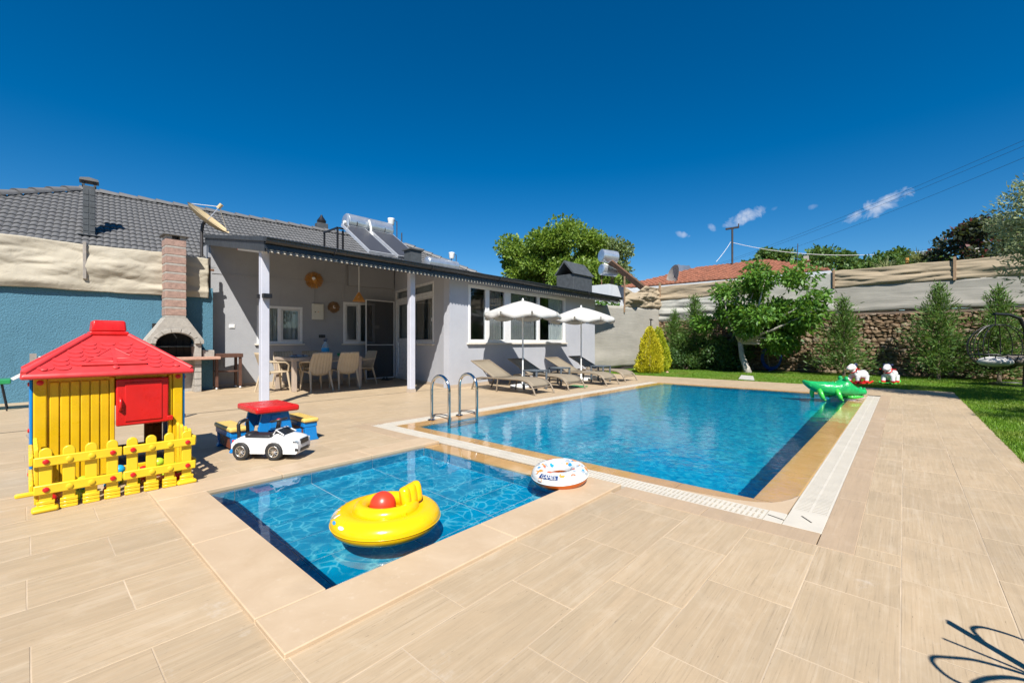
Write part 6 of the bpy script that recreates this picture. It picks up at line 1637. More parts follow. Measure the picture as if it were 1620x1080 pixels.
# ------------------------------------------------------------------ dining set under the porch
dt = thing('dining_table', 'mocha resin dining table under the porch', 'dining table', (4.77, 10.53, 0))
slab('top', (-0.83, -0.53, 0.68), (0.83, 0.53, 0.75), 'resin_mocha', dt, 0.01)
for sx in (-1, 1):
    for sy in (-1, 1): slab('leg', (sx * 0.775 - 0.045, sy * 0.475 - 0.045, 0), (sx * 0.775 + 0.045, sy * 0.475 + 0.045, 0.679), 'resin_mocha', dt, 0.006)
chl = ['beige resin armchair on the near side of the table, toward the barbecue', 'beige resin armchair on the near side of the table, toward the screen door', 'beige resin armchair at the barbecue end of the dining table', 'beige resin armchair at the screen door end of the dining table', 'beige resin armchair behind the dining table under the left porch window', 'beige resin armchair behind the dining table below the meter box']
def make_chair():
    o = thing('armchair', chl[0], 'chair', (0, 0, 0), 0, 'resin armchairs around the dining table')
    def seat(u, v): return (-0.22 + 0.44 * u, -0.20 + 0.44 * v, 0.445 - 0.02 * math.sin(math.pi * u) * math.sin(math.pi * v) - 0.02 * (1 - v))
    sol(MB().grid(seat, 10, 10).build('seat', 'resin_beige', o, smooth=180), 0.022)
    def back(u, v):
        w = 0.245 - 0.03 * v + 0.02 * math.sin(math.pi * v)
        x = (u - 0.5) * 2 * w
        rib = 0.004 * math.sin(u * 44)
        return (x, -0.20 - 0.13 * v - 0.03 * v * v + 0.035 * (abs(u - 0.5) * 2) ** 2 + rib, 0.40 + 0.47 * v - 0.05 * (1 - v) ** 6 * (1 - (2 * u - 1) ** 2))
    sol(MB().grid(back, 44, 10).build('backrest', 'resin_beige', o, smooth=180), 0.014)
    for sx in (-1, 1):
        MB().tube([(sx * 0.205, 0.20, 0.44), (sx * 0.25, 0.25, 0.0)], [0.026, 0.017], 8).build('leg', 'resin_beige', o)
        MB().tube([(sx * 0.215, -0.19, 0.44), (sx * 0.255, -0.30, 0.0)], [0.026, 0.017], 8).build('leg', 'resin_beige', o)
        MB().tube([(sx * 0.235, -0.25, 0.67), (sx * 0.28, -0.08, 0.665), (sx * 0.29, 0.12, 0.655), (sx * 0.275, 0.20, 0.60), (sx * 0.225, 0.21, 0.45)], 0.019, 8).build('armrest', 'resin_beige', o, smooth=60)
    return o
c0 = make_chair()
for i, (x_, y_, a) in enumerate([(4.42, 9.93, 2), (5.10, 9.95, -3), (3.72, 10.45, -88), (5.88, 10.55, 92), (4.30, 11.20, 178), (5.00, 11.22, 182)]):
    o = c0 if i == 0 else copy_tree(c0)
    o.location = (x_, y_, 0); o.rotation_euler = (0, 0, R(a)); o['label'] = chl[i]
wb = thing('water_bottle', 'large clear water bottle with blue label and cap on the dining table', 'bottle', (5.02, 10.75, 0.751))
MB().lathe([(0.0, 0.001), (0.085, 0.001), (0.09, 0.02), (0.09, 0.07), (0.085, 0.09), (0.09, 0.11), (0.09, 0.22), (0.08, 0.27), (0.035, 0.33), (0.025, 0.35), (0.025, 0.37)], (0, 0, 0), 24).build('body', 'bottle_clear', wb, smooth=40)
MB().lathe([(0.0915, 0.115), (0.0925, 0.12), (0.0925, 0.20), (0.0915, 0.205)], (0, 0, 0), 24).build('label_band', 'plastic_sky', wb, smooth=40); MB().cyl((0, 0, 0.371), (0, 0, 0.40), 0.03).build('cap', 'plastic_navy', wb)
MB().tube([(-0.03, 0, 0.36), (-0.05, 0, 0.41), (0.05, 0, 0.43), (0.03, 0, 0.37)], 0.008, 6).build('carry_handle', 'plastic_navy', wb)
cl = thing('folded_cloth', 'dark bundle of folded cloth on the dining table', 'cloth', (4.30, 10.55, 0.751))
for k in range(5):
    MB().sphere(((k - 2) * 0.07, rnd.uniform(-0.04, 0.04), 0.022 + 0.008 * (k % 2)), (0.085, 0.07, 0.022 + 0.006 * (k % 3)), 12, 8).build('fold', 'plastic_navy' if k % 2 else 'print_grey', cl, smooth=180)
cup = thing('green_cup', 'small green cup on the dining table beside the bottle', 'cup', (5.30, 10.62, 0.751)); MB().lathe([(0.0, 0.001), (0.03, 0.001), (0.04, 0.07), (0.036, 0.07), (0.027, 0.006), (0.0, 0.006)], (0, 0, 0), 16).build('bowl', 'plastic_green', cup, smooth=40)

# ------------------------------------------------------------------ plants
def leaf_mesh(name, P, A, L, W, mat, seed, curl=0.25):
    """one diamond leaf per point P along axis A, length L, half width W"""
    r = np.random.default_rng(seed); n = len(P)
    A = A / (np.linalg.norm(A, axis=1, keepdims=True) + 1e-9)
    rv = r.normal(size=(n, 3)); S = np.cross(A, rv); S /= (np.linalg.norm(S, axis=1, keepdims=True) + 1e-9)
    N = np.cross(S, A)
    L = np.broadcast_to(L, (n,))[:, None]; W = np.broadcast_to(W, (n,))[:, None]
    V = np.stack([P, P + A * L * 0.5 + S * W + N * W * curl, P + A * L, P + A * L * 0.5 - S * W + N * W * curl], 1).reshape(-1, 3)
    return npmesh(name, V, np.arange(n * 4).reshape(n, 4), mat)
def clump_crown(seed, n, centre, rad, nclump, csize, up=0.25, hollow=0.55, flat=1.0, dirs_out=0.6):
    r = np.random.default_rng(seed)
    d = r.normal(size=(nclump, 3)); d /= np.linalg.norm(d, axis=1, keepdims=True)
    q = (hollow + (1 - hollow) * r.random(nclump) ** 0.6)[:, None]
    CC = np.array(centre) + d * q * np.array(rad)
    cs = csize * r.uniform(0.6, 1.25, nclump)
    i = r.integers(0, nclump, n)
    e = r.normal(size=(n, 3)); e /= np.linalg.norm(e, axis=1, keepdims=True)
    k = r.random(n)[:, None] ** 0.45
    P = CC[i] + e * k * cs[i][:, None] * np.array([1, 1, 0.8 * flat])
    out = P - np.array(centre); out /= (np.linalg.norm(out, axis=1, keepdims=True) + 1e-6)
    A = dirs_out * (0.6 * e + 0.4 * out) + r.normal(size=(n, 3)) * 0.5 + np.array([0, 0, up])
    return P, A, CC
def tree(name, label, loc, th_, trunk_r, centre, rad, n, nclump, csize, L, W, mat, seed, bark='bark', lean=(0, 0), limbs=9, cat='tree', group=None, up=0.1, hollow=0.5):
    o = thing(name, label, cat, loc, 0, group)
    r = random.Random(seed)
    P, A, CC = clump_crown(seed, n, centre, rad, nclump, csize, up, hollow)
    lv = np.random.default_rng(seed + 1).uniform(0.7, 1.25, n)
    link('crown', leaf_mesh('crown', P, A, L * lv, W * lv, mat, seed), o)
    top = Vector((lean[0], lean[1], th_)); b = MB()
    mid = top * 0.5 + Vector((r.uniform(-1, 1), r.uniform(-1, 1), 0)) * trunk_r
    b.tube([(0, 0, -0.05), tuple(mid * 0.5), tuple(mid), tuple(top)], [trunk_r * 1.25, trunk_r * 1.02, trunk_r * 0.9, trunk_r * 0.75], 10)
    for k in range(limbs):
        c = Vector(CC[r.randrange(len(CC))]); m_ = top.lerp(c, 0.5) + Vector((r.uniform(-.2, .2), r.uniform(-.2, .2), r.uniform(-0.1, .2))) * (c - top).length * 0.5
        b.tube([tuple(top - Vector((0, 0, 0.06))), tuple(m_), tuple(c)], [trunk_r * 0.55, trunk_r * 0.33, trunk_r * 0.1], 6)
    b.build('trunk', bark, o, smooth=180)
    return o
tree('fruit_tree', 'leafy fruit tree with pale leaning trunk on the lawn', (17.35, 4.15, -0.02), 1.15, 0.11, (0.0, -0.30, 2.32), (1.2, 2.05, 1.42), 13500, 36, 0.50, 0.18, 0.037, 'leaf_fruit', 23, 'bark_pale', (0.1, 0.30), 18, up=-0.2, hollow=0.25)
def conifer(label, loc, H, Rb, seed, mat='leaf_conifer', nb=120, per=70, name='conifer'):
    o = thing(name, label, 'conifer', loc)
    r = np.random.default_rng(seed); P = []; A = []
    br = MB()
    for k in range(nb):
        f = (k + r.random()) / nb; h = H * (0.08 + 0.90 * f)
        az = k * 2.399 + r.normal() * 0.4; ln = Rb * (1 - f) ** 0.8 * r.uniform(0.4, 1.3) * (0.55 + 0.45 * min(1, f * 5 + 0.3)) + 0.07
        el = R(20 + 35 * f + r.normal() * 10)
        d = np.array([math.cos(az) * math.cos(el), math.sin(az) * math.cos(el), math.sin(el)])
        m = max(8, int(per * ln / Rb))
        s_ = r.random(m) ** 0.8
        base = np.array([0, 0, h]) + d * (s_ * ln)[:, None]; base[:, 2] -= 0.25 * ln * s_ ** 2
        base += r.normal(size=(m, 3)) * (0.05 + 0.07 * ln * s_[:, None])
        P.append(base); A.append(d * 1.0 + r.normal(size=(m, 3)) * 0.55 + np.array([0, 0, 0.1]))
        if k % 3 == 0: br.tube([(0, 0, h), tuple(np.array([0, 0, h]) + d * ln * 0.8)], [0.012, 0.004], 4)
    P = np.concatenate(P); A = np.concatenate(A); n = len(P); lv = r.uniform(0.6, 1.3, n)
    link('crown', leaf_mesh('crown', P, A, 0.14 * lv, 0.012 * lv, mat, seed), o)
    br.tube([(0, 0, -0.05), (0.02, 0, H * 0.5), (0, 0, H * 0.98)], [0.05, 0.03, 0.006], 8); br.build('trunk', 'bark', o)
    return o
conifer('feathery conifer on the lawn behind the golden cypresses', (17.9, 7.05, -0.02), 2.35, 0.75, 31, nb=120, per=80)
conifer('tall feathery conifer beside the fruit tree, by the white sagging fabric', (17.95, 6.25, -0.02), 2.95, 0.95, 32, nb=150, per=85)
conifer('feathery conifer against the stone wall beside the rocking toys', (17.7, 1.45, -0.02), 2.55, 0.95, 33, nb=130, per=80)
conifer('tall feathery conifer against the stone wall near the hanging chair', (17.8, -0.75, -0.02), 2.8, 1.05, 34, nb=150, per=85)
conifer('feathery conifer behind the hanging egg chair', (17.9, -1.95, -0.02), 2.6, 0.95, 35, nb=140, per=80)
def bush(label, loc, rad, n, seed, mat, L=0.09, W=0.022, ncl=26, cs=0.3, name='shrub'):
    o = thing(name, label, 'shrub', loc)
    P, A, CC = clump_crown(seed, n, (0, 0, rad[2] * 0.95), rad, ncl, cs, 0.2, 0.45)
    P[:, 2] = np.maximum(P[:, 2], 0.03)
    lv = np.random.default_rng(seed).uniform(0.7, 1.3, n); link('foliage', leaf_mesh('foliage', P, A, L * lv, W * lv, mat, seed), o)
    b = MB(); r = random.Random(seed)
    for k in range(7): c = CC[r.randrange(len(CC))]; b.tube([(r.uniform(-.08, .08), r.uniform(-.08, .08), -0.03), tuple(Vector(c) * 0.5), tuple(c)], [0.02, 0.014, 0.004], 5)
    b.build('stems', 'bark', o); return o
bush('dark leafy shrub growing under the fruit tree by the stone wall', (18.05, 5.25, -0.02), (0.75, 0.95, 0.72), 5200, 41, 'leaf_dark', 0.11, 0.03, 34, 0.33)
bush('low green shrub at the foot of the feathery conifers', (17.6, 6.55, -0.02), (0.5, 0.7, 0.42), 3200, 42, 'leaf_dark', 0.08, 0.024, 22, 0.25)
def cypress(label, loc, H, Rb, seed, mat, n=9000):
    o = thing('golden_cypress', label, 'cypress', loc)
    r = np.random.default_rng(seed)
    f = 1 - r.random(n) ** 0.62; az = r.uniform(0, 2 * np.pi, n)
    prof = Rb * np.sqrt(np.clip(1 - f, 0, 1)) * (0.55 + 0.45 * np.minimum(1, f * 6 + 0.35)) * np.where(f > 0.75, 0.82, 1)
    lump = 1 + 0.13 * np.sin(az * 3 + f * 9 + seed) + 0.10 * np.sin(az * 7 - f * 17) + 0.06 * np.sin(az * 13 + f * 41)
    rr = prof * lump * (1 - 0.28 * r.random(n) ** 2)
    P = np.stack([rr * np.cos(az), rr * np.sin(az), 0.03 + f * H], 1)
    A = np.stack([np.cos(az) * 0.55, np.sin(az) * 0.55, np.full(n, 0.9)], 1) + r.normal(size=(n, 3)) * 0.4
    lv = r.uniform(0.6, 1.4, n); link('crown', leaf_mesh('crown', P, A, 0.075 * lv, 0.013 * lv, mat, seed), o)
    MB().cyl((0, 0, -0.05), (0, 0, H * 0.85), 0.05, 0.012, 8).build('trunk', 'bark', o); return o
cypress('golden yellow dwarf cypress at the end of the loungers', (14.85, 6.72, -0.02), 1.62, 0.47, 51, 'leaf_gold')
cypress('greener dwarf cypress half hidden by the golden one', (15.75, 6.80, -0.02), 1.62, 0.42, 52, 'leaf_gold_green')
rk = MB().sphere((0, 0, 0.03), (0.07, 0.05, 0.04), 10, 7).build('garden_stone', 'bbq_slab', smooth=60); rk.location = (15.35, 6.3, -0.01); tag(rk, 'small pink stone on the lawn by the cypresses', 'stone')
# olive at the picture edge, plum and others behind the fence
tree('olive_tree', 'silvery olive tree at the edge of the lawn', (11.75, -2.6, -0.02), 1.5, 0.12, (0.1, 0.15, 2.95), (1.25, 1.25, 1.5), 26000, 70, 0.42, 0.085, 0.0125, 'leaf_olive', 61, 'bark', (0.05, 0.1), 14, up=0.1, hollow=0.3)
tree('plum_tree', 'dark purple leaved tree behind the tan fabric fence', (21.6, -2.2, -0.1), 3.0, 0.12, (0, 0.05, 4.25), (1.2, 1.45, 0.95), 6500, 40, 0.42, 0.16, 0.045, 'leaf_plum', 62, 'bark', (0, 0), 12, hollow=0.3)
tree('broadleaf_tree', 'large bright green tree rising behind the bungalow roof', (24.7, 18.7, -0.1), 3.0, 0.35, (0, 0, 6.0), (4.0, 4.6, 3.1), 60000, 62, 1.2, 0.22, 0.066, 'leaf_poplar', 63, 'bark', (0, 0), 16, hollow=0.25)
tree('broadleaf_tree', 'tall pale leaved poplar to the right of the large green tree', (27.0, 15.7, -0.1), 3.0, 0.25, (0, 0, 5.4), (2.2, 2.4, 3.1), 22000, 60, 0.7, 0.2, 0.06, 'leaf_poplar_pale', 64, 'bark', (0, 0), 12, hollow=0.35)
tree('broadleaf_tree', 'low green tree showing over the gutter left of the large tree', (21.2, 21.3, -0.1), 2.0, 0.2, (0, 0, 3.6), (2.0, 2.2, 1.5), 7000, 30, 0.7, 0.26, 0.085, 'leaf_far', 65, 'bark', (0, 0), 8)
tree('broadleaf_tree', 'green tree behind the red roof near its chimney', (33.0, 5.6, -0.1), 3.0, 0.25, (0, 0, 5.7), (2.0, 3.6, 1.5), 11000, 40, 0.75, 0.26, 0.085, 'leaf_far', 66, 'bark', (0, 0), 10)
k = 0
for (x_, y_, zc, rx, ry, rz_, lb) in ((24.2, 3.3, 3.75, 0.9, 1.1, 0.9, 'rounded green bush over the fence next to the red roof'), (25.0, 1.6, 3.85, 1.0, 1.3, 0.95, 'green bush behind the fence, second from the red roof'), (24.5, 0.0, 4.0, 1.0, 1.3, 1.0, 'green bush behind the fence between its neighbour and the yucca')):
    tree('garden_tree', lb, (x_, y_, -0.1), 1.8, 0.12, (0, 0, zc), (rx, ry, rz_), 5200, 26, 0.45, 0.17, 0.05, 'leaf_far', 67 + k, 'bark', (0, 0), 7, group='bushes behind the fence'); k += 1
yu = thing('yucca', 'spiky yucca behind the tan fabric fence', 'yucca', (22.4, -0.42, -0.1))
r_ = np.random.default_rng(9)
Pq = []; Aq = []
for (c, n) in (((0, 0, 4.25), 170), ((0.1, 0.95, 4.05), 110)):
    d = r_.normal(size=(n, 3)); d[:, 2] = d[:, 2] * 0.7 + 0.35; Pq.append(np.tile(np.array(c), (n, 1)) + r_.normal(size=(n, 3)) * 0.03); Aq.append(d)
link('fronds', leaf_mesh('fronds', np.concatenate(Pq), np.concatenate(Aq), r_.uniform(0.35, 0.62, 280), np.full(280, 0.016), 'leaf_yucca', 9), yu)
MB().tube([(0, 0, 0), (0, 0.05, 2.2), (0, 0, 4.2)], [0.14, 0.12, 0.1], 8).build('trunk', 'bark', yu); MB().tube([(0, 0.04, 2.0), (0.08, 0.6, 3.2), (0.1, 0.95, 4.0)], [0.1, 0.08, 0.07], 8).build('branch', 'bark', yu)
MB().tube([(0.0, 0.33, 3.9), (0.0, 0.33, 4.4)], [0.05, 0.06], 7).build('flower_spike', 'wicker', yu)
r2 = np.random.default_rng(12); nv_ = 900
Pv = np.stack([r2.uniform(-0.3, 2.2, nv_), r2.uniform(-0.3, 0.3, nv_), 2.25 + 0.55 * r2.random(nv_)], 1)
link('leaves', leaf_mesh('leaves', Pv, r2.normal(size=(nv_, 3)) + np.array([0, 0, -0.4]), r2.uniform(0.08, 0.14, nv_), r2.uniform(0.03, 0.05, nv_), 'leaf_fruit', 12), bn)
MB().tube([(0.2, 0, 0), (0.3, 0.05, 1.3), (0.1, 0, 2.3), (1.0, 0.1, 2.55), (2.1, 0, 2.5)], [0.03, 0.025, 0.02, 0.015, 0.006], 6).build('stem', 'bark', bn)

# ------------------------------------------------------------------ garden things
hs_ = thing('hose_coil', 'coiled blue garden hose hung on the stone wall', 'hose', (18.82, 3.72, 0.52))
q = random.Random(2)
for k in range(7):
    MB().torus((0, 0, 0), 0.33 + q.uniform(-0.035, 0.035), 0.014, 40, 8).xf(Matrix.Translation((-0.03 * (k % 3), q.uniform(-.02, .02), q.uniform(-.03, .02))) @ Matrix.Rotation(R(90 + q.uniform(-6, 6)), 4, 'Y') @ Matrix.Diagonal((1.22, 0.92, 1, 1))).build('loop', 'hose_blue', hs_, smooth=180)
MB().tube([(-0.05, -0.1, -0.42), (-0.1, 0.1, -0.52), (-0.2, 0.35, -0.53)], 0.014, 6).build('tail', 'hose_blue', hs_); MB().box((-0.04, -0.05, 0.36), (0.1, 0.05, 0.42)).build('hook', 'rust', hs_)
MB().tube([(-0.09, 0.05, -0.35), (-0.1, 0.12, 0.1), (-0.06, 0.2, 0.3)], 0.012, 6).build('loose_end', 'resin_beige', hs_)
# hanging egg chair
eg = thing('hanging_chair', 'black framed hanging egg chair with white and brown cushions', 'hanging chair', (16.45, -1.95, -0.01), R(HEAD - 90))
eg.scale = (1.3, 1.2, 1.0)
MB().tube([(0.42, 0.1, 0.0), (0.44, 0.1, 0.6), (0.45, 0.1, 1.1), (0.43, 0.1, 1.45), (0.33, 0.1, 1.70), (0.12, 0.1, 1.80), (-0.18, 0.1, 1.82)], 0.035, 12).build('pole', 'black_metal', eg, smooth=60)
MB().torus((0.42, 0.1, 0.03), 0.48, 0.028, 36, 8).build('base_ring', 'black_metal', eg, smooth=180)
MB().cyl((-0.15, 0.1, 1.80), (-0.15, 0.1, 1.55), 0.01).build('chain', 'black_metal', eg)
def bask(u, v):
    a = math.pi * 2 * u; t = -1.35 + v * 2.75
    return (-0.1 + 0.48 * math.cos(t) * math.cos(a) , 0.1 + 0.40 * math.cos(t) * math.sin(a), 0.98 + 0.58 * math.sin(t))
for k in range(16):
    u = k / 16
    if 0.62 < u < 0.88: pts = [bask(u, v / 10 * 0.36) for v in range(11)]
    else: pts = [bask(u, v / 16) for v in range(17)]
    MB().tube(pts, 0.009, 6).build('rib', 'black_metal', eg)
for v in (0.12, 0.25, 0.37): MB().tube([bask(u / 30, v) for u in range(30)], 0.011, 6, closed=True).build('hoop', 'black_metal', eg)
MB().tube([bask(u / 30, 0.97) for u in range(30)], 0.012, 6, closed=True).build('hoop', 'black_metal', eg)
MB().sphere((-0.28, -0.02, 0.62), (0.25, 0.27, 0.13), 20, 12).build('cushion', 'cushion_white', eg, smooth=180); MB().sphere((0.12, 0.0, 0.64), (0.25, 0.27, 0.14), 20, 12).build('cushion', 'cushion_brown', eg, smooth=180)
# rocking toys
def rocker(label, loc, rz, base, trim, dark):
    o = thing('rocking_toy', label, 'rocking toy', loc, rz, 'rocking toys on the lawn')
    for sy in (-1, 1):
        MB().tube([(-0.36, sy * 0.10, 0.085), (-0.24, sy * 0.10, 0.035), (0, sy * 0.10, 0.022), (0.24, sy * 0.10, 0.035), (0.36, sy * 0.10, 0.085)], 0.022, 8).build('rocker', base, o, smooth=60)
    slab('footboard', (-0.22, -0.12, 0.035), (0.22, 0.12, 0.06), base, o, 0.01)
    # body: one skin from rump to neck
    loft([(-0.26, 0, 0.24, 0.03, 0.03), (-0.24, 0, 0.25, 0.09, 0.09), (-0.16, 0, 0.26, 0.12, 0.12), (-0.04, 0, 0.25, 0.105, 0.10), (0.08, 0, 0.27, 0.11, 0.11), (0.15, 0, 0.31, 0.09, 0.11), (0.20, 0, 0.37, 0.06, 0.08)]).build('body', 'plastic_white', o, smooth=180)
    MB().tube([(0.10, 0, 0.30), (0.15, 0, 0.38), (0.17, 0, 0.45)], [0.09, 0.07, 0.06], 12).build('neck', 'plastic_white', o, smooth=60)
    loft([(0.10, 0, 0.40, 0.03, 0.03), (0.13, 0, 0.43, 0.075, 0.085), (0.20, 0, 0.45, 0.082, 0.09), (0.26, 0, 0.435, 0.07, 0.07), (0.31, 0, 0.415, 0.06, 0.05), (0.335, 0, 0.415, 0.03, 0.025)]).build('head', 'plastic_white', o, smooth=180)
    for sy in (-1, 1):
        for x_ in (-0.18, 0.11):
            l = MB().tube([(x_, sy * 0.085, 0.24), (x_ + 0.02, sy * 0.10, 0.14), (x_ + 0.03, sy * 0.10, 0.06)], [0.06, 0.048, 0.045], 10).build('leg', 'plastic_white', o, smooth=60)
            MB().lathe([(0.0, 0.0), (0.055, 0.0), (0.05, 0.045), (0.0, 0.05)], (x_ + 0.035, sy * 0.10, 0.06), 12).build('hoof', trim, l, smooth=40)
        MB().sphere((0.22, sy * 0.07, 0.475), (0.016, 0.012, 0.02), 8, 6).build('eye', 'plastic_navy', o, smooth=180)
        MB().sphere((0.14, sy * 0.08, 0.52), (0.02, 0.035, 0.022), 10, 8).build('ear', dark, o, smooth=180)
        MB().cyl((0.15, sy * 0.04, 0.40), (0.15, sy * 0.17, 0.40), 0.014).build('grip', trim, o)
    MB().torus((0, 0, 0), 0.085, 0.016, 20, 8).xf(Matrix.Translation((0.15, 0, 0.375)) @ Matrix.Rotation(R(55), 4, 'Y')).build('bridle', trim, o, smooth=180)
    MB().torus((0.31, 0, 0.415), 0.045, 0.008, 16, 6).xf(Matrix.Translation((0.31, 0, 0.415)) @ Matrix.Rotation(R(90), 4, 'Y') @ Matrix.Translation((-0.31, 0, -0.415))).build('muzzle_band', trim, o, smooth=180)
    MB().sphere((0.08, 0, 0.50), (0.05, 0.02, 0.06), 10, 8).build('mane', dark, o, smooth=180)
    MB().tube([(-0.24, 0, 0.28), (-0.32, 0, 0.27), (-0.36, 0, 0.18)], [0.02, 0.025, 0.01], 8).build('tail', dark, o, smooth=60)
rocker('white rocking toy animal on red rockers', (14.65, 0.90, -0.01), R(HEAD + 102), 'plastic_red', 'plastic_red', 'plastic_navy')
rocker('white rocking toy animal with red hooves on green rockers', (15.15, 0.27, -0.01), R(HEAD + 122), 'croc_belly', 'plastic_red', 'plastic_navy')

# ------------------------------------------------------------------ poles, wires, far hills
def pix(u, v, d):
    """point d metres ahead of the lens on a given bearing and height"""
    r_ = (u - 810) / 692 * d; return (d * hf[0] + r_ * hr[0], d * hf[1] + r_ * hr[1], 1.1 + (541 - v) / 692 * d)
tp = thing('aerial_pole', 'dark metal pole with a crossbar beside the red roof', 'pole', (24.6, 6.65, 0))
MB().cyl((0, 0, 0), (0, 0, 7.0), 0.05).build('post', 'dark_metal', tp); MB().box((-0.05, -0.32, 6.98), (0.05, 0.32, 7.06)).build('crossbar', 'dark_metal', tp); MB().cyl((0, -0.3, 7.06), (0, -0.3, 7.2), 0.03).build('insulator', 'dark_metal', tp)
rp = thing('aerial_mast', 'thin aerial mast by the red roof chimney', 'aerial', (25.4, 3.95, 4.0)); MB().cyl((0, 0, 0), (0.1, -0.05, 1.95), 0.018).build('mast', 'dark_metal', rp)
def wire(name, label, a, b_, sag, r_, mat):
    o = thing(name, label, 'cable')
    A_, B_ = Vector(a), Vector(b_)
    MB().tube([A_.lerp(B_, k / 24) - Vector((0, 0, sag * 4 * (k / 24) * (1 - k / 24))) for k in range(25)], r_, 5).build('strand', mat, o)
wire('power_line', 'topmost thin power line crossing the sky', pix(1090, 432, 60), pix(1700, 187, 22), 0.5, 0.009, 'wire_black')
wire('power_line', 'middle thin power line crossing the sky', pix(1095, 432, 60), pix(1700, 197, 22.5), 0.5, 0.009, 'wire_black')
wire('power_line', 'lowest thin power line crossing the sky', pix(1160, 421, 60), pix(1700, 216, 21), 0.5, 0.009, 'wire_black')
wire('rope', 'white rope line running over the red roof towards the dark tree', pix(1156, 383, 27), pix(1530, 390, 17), 0.55, 0.014, 'rope_white')
wire('rope', 'white rope stay rising from the red roof', pix(1133, 414, 27), pix(1156, 383, 27), 0.06, 0.013, 'rope_white')
wire('power_line', 'short black cable entering the dark leaved tree', pix(1468, 396, 18), pix(1530, 372, 16), 0.05, 0.012, 'wire_black')
hm = MB()
def ridge(u0, u1, d, hfun, n):
    o0 = len(hm.v)
    for i in range(n + 1):
        u = u0 + (u1 - u0) * i / n; z = hfun(u)
        p = pix(u, 541, d); hm.v += [(p[0], p[1], -20), (p[0], p[1], z), (p[0] * 1.25, p[1] * 1.25, -20)]
    for i in range(n):
        a = o0 + i * 3; hm.f += [(a, a + 3, a + 4, a + 1), (a + 1, a + 4, a + 5, a + 2)]
ridge(960, 1230, 2600, lambda u: 455 * math.exp(-((u - 1085) / 75) ** 2) + 45 * mnoise.noise(Vector((u / 14, 3, 1))) + 20 * mnoise.noise(Vector((u / 4, 3, 1))), 60)
mt = hm.build('mountain', 'hazy_mountain'); tag(mt, kind='structure')
hm = MB()
ridge(-900, 2500, 300, lambda u: 21 + 9 * mnoise.noise(Vector((u / 170, 1, 1))) + 3 * mnoise.noise(Vector((u / 30, 1, 1))), 200)
hl2 = hm.build('hill', 'hill_green'); tag(hl2, kind='structure')

# ------------------------------------------------------------------ wrought iron stand beside the camera (only its shadow reaches the picture)
io = thing('iron_plant_stand', 'wrought iron leaf stand whose shadow falls on the near deck corner', 'stand', (1.97, -0.62, 0))
def irn(name, pts, r_):
    P_ = [Vector((p[0] - 1.97, 0, p[1])) for p in pts]; out = []
    for i in range(len(P_) - 1):
        p0, p1, p2, p3 = P_[max(i - 1, 0)], P_[i], P_[i + 1], P_[min(i + 2, len(P_) - 1)]
        for k in range(6):
            t = k / 6; out.append(0.5 * ((2 * p1) + (p2 - p0) * t + (2 * p0 - 5 * p1 + 4 * p2 - p3) * t * t + (3 * p1 - p0 - 3 * p2 + p3) * t ** 3))
    out.append(P_[-1]); MB().tube(out, r_, 8).build(name, 'black_metal', io, smooth=60)
MB().box((-0.018, -0.006, 0.0), (0.018, 0.006, 0.76)).build('upright', 'black_metal', io, bevel=0.003)
irn('leaf_loop', [(1.98, 0.62), (2.03, 0.655), (2.093, 0.62), (2.15, 0.543), (2.196, 0.448), (2.2, 0.36), (2.1, 0.27), (1.98, 0.22)], 0.007)
irn('leaf_loop', [(1.95, 0.44), (1.872, 0.565), (1.786, 0.681), (1.684, 0.781), (1.629, 0.831), (1.597, 0.847), (1.571, 0.839), (1.554, 0.80), (1.568, 0.747), (1.64, 0.62), (1.8, 0.44), (1.96, 0.33)], 0.007)
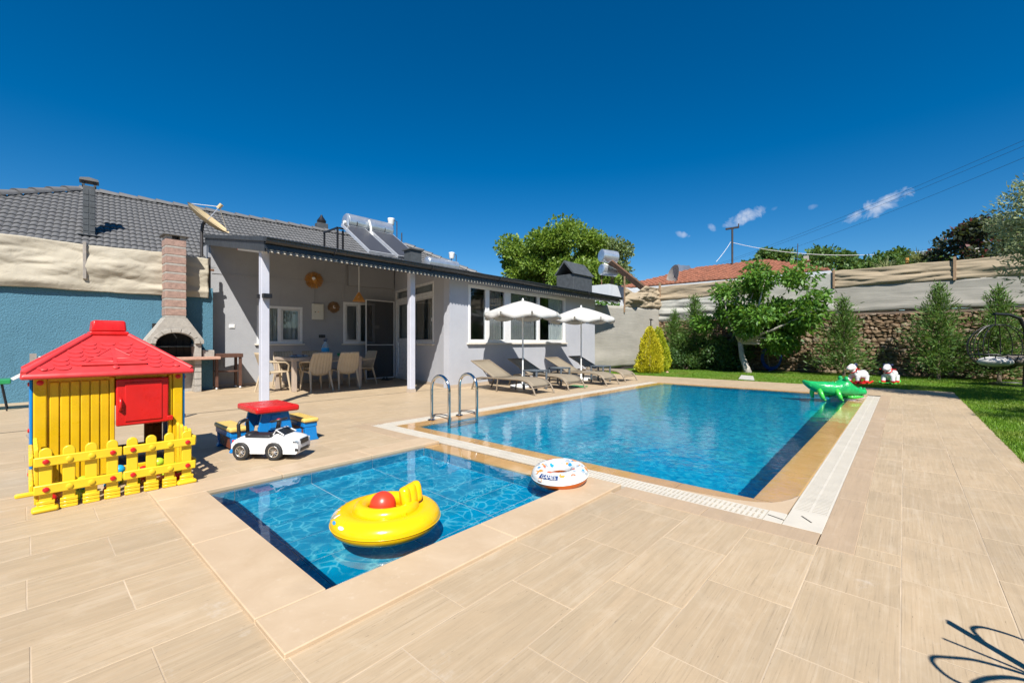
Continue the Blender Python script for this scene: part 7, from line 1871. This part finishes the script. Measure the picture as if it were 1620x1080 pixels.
irn('leaf_loop', [(1.62, 0.70), (1.646, 0.687), (1.727, 0.637), (1.831, 0.552), (1.90, 0.47), (1.96, 0.40)], 0.008)
irn('stem', [(1.805, 0.786), (1.87, 0.64), (1.93, 0.497), (1.965, 0.36), (1.97, 0.2)], 0.006)
irn('stem', [(1.98, 0.45), (1.90, 0.36), (1.86, 0.25), (1.95, 0.15)], 0.01)
MB().lathe([(0.0, 0.012), (0.13, 0.012), (0.14, 0.0)], (0, 0, 0.001), 24).build('foot_plate', 'black_metal', io, smooth=40)

# trees just outside the picture that shade the lawn's edge and the hanging chair
tree('olive_tree', 'second olive tree standing outside the picture beyond the hanging chair', (13.5, -4.5, -0.02), 1.5, 0.13, (0.0, 0.0, 3.0), (1.5, 1.6, 1.2), 9000, 40, 0.5, 0.10, 0.018, 'leaf_olive', 71, 'bark', (0.05, 0.1), 10)
tree('olive_tree', 'young olive tree standing outside the picture beside the deck', (8.3, -3.9, -0.02), 1.3, 0.10, (0.0, 0.0, 2.7), (1.1, 1.0, 0.9), 4500, 26, 0.4, 0.10, 0.018, 'leaf_olive', 72, 'bark', (0.05, 0.1), 8)

# ------------------------------------------------------------------ unseen wall and trees added behind the camera for windows and water to mirror
gw = MB().box((-16, -13.2, -0.1), (18, -13.0, 2.2)).build('reflected_wall', 'plaster_white'); tag(gw, 'unseen white wall added behind the photographer for reflections', 'wall')
for i, (x_, y_, h_, lb) in enumerate(((-9.0, -9.5, 3.2, 'added unseen tree far behind the photographer on the playhouse side'), (-3.5, -11.5, 3.6, 'tallest added unseen tree behind the photographer'), (3.5, -11.3, 3.0, 'added unseen tree behind the photographer by the white wall'), (10.5, -11.0, 3.3, 'added unseen tree behind the photographer near the olive'), (-12.0, -2.0, 3.2, 'added unseen tree left of the photographer'), (-12.5, 5.0, 3.0, 'added unseen tree left of the playhouse'))):
    tree('garden_tree', lb, (x_, y_, -0.05), 1.6, 0.14, (0, 0, h_), (2.4, 2.4, 1.8), 5000, 30, 0.8, 0.24, 0.08, 'leaf_far', 90 + i, 'bark', (0, 0), 7)
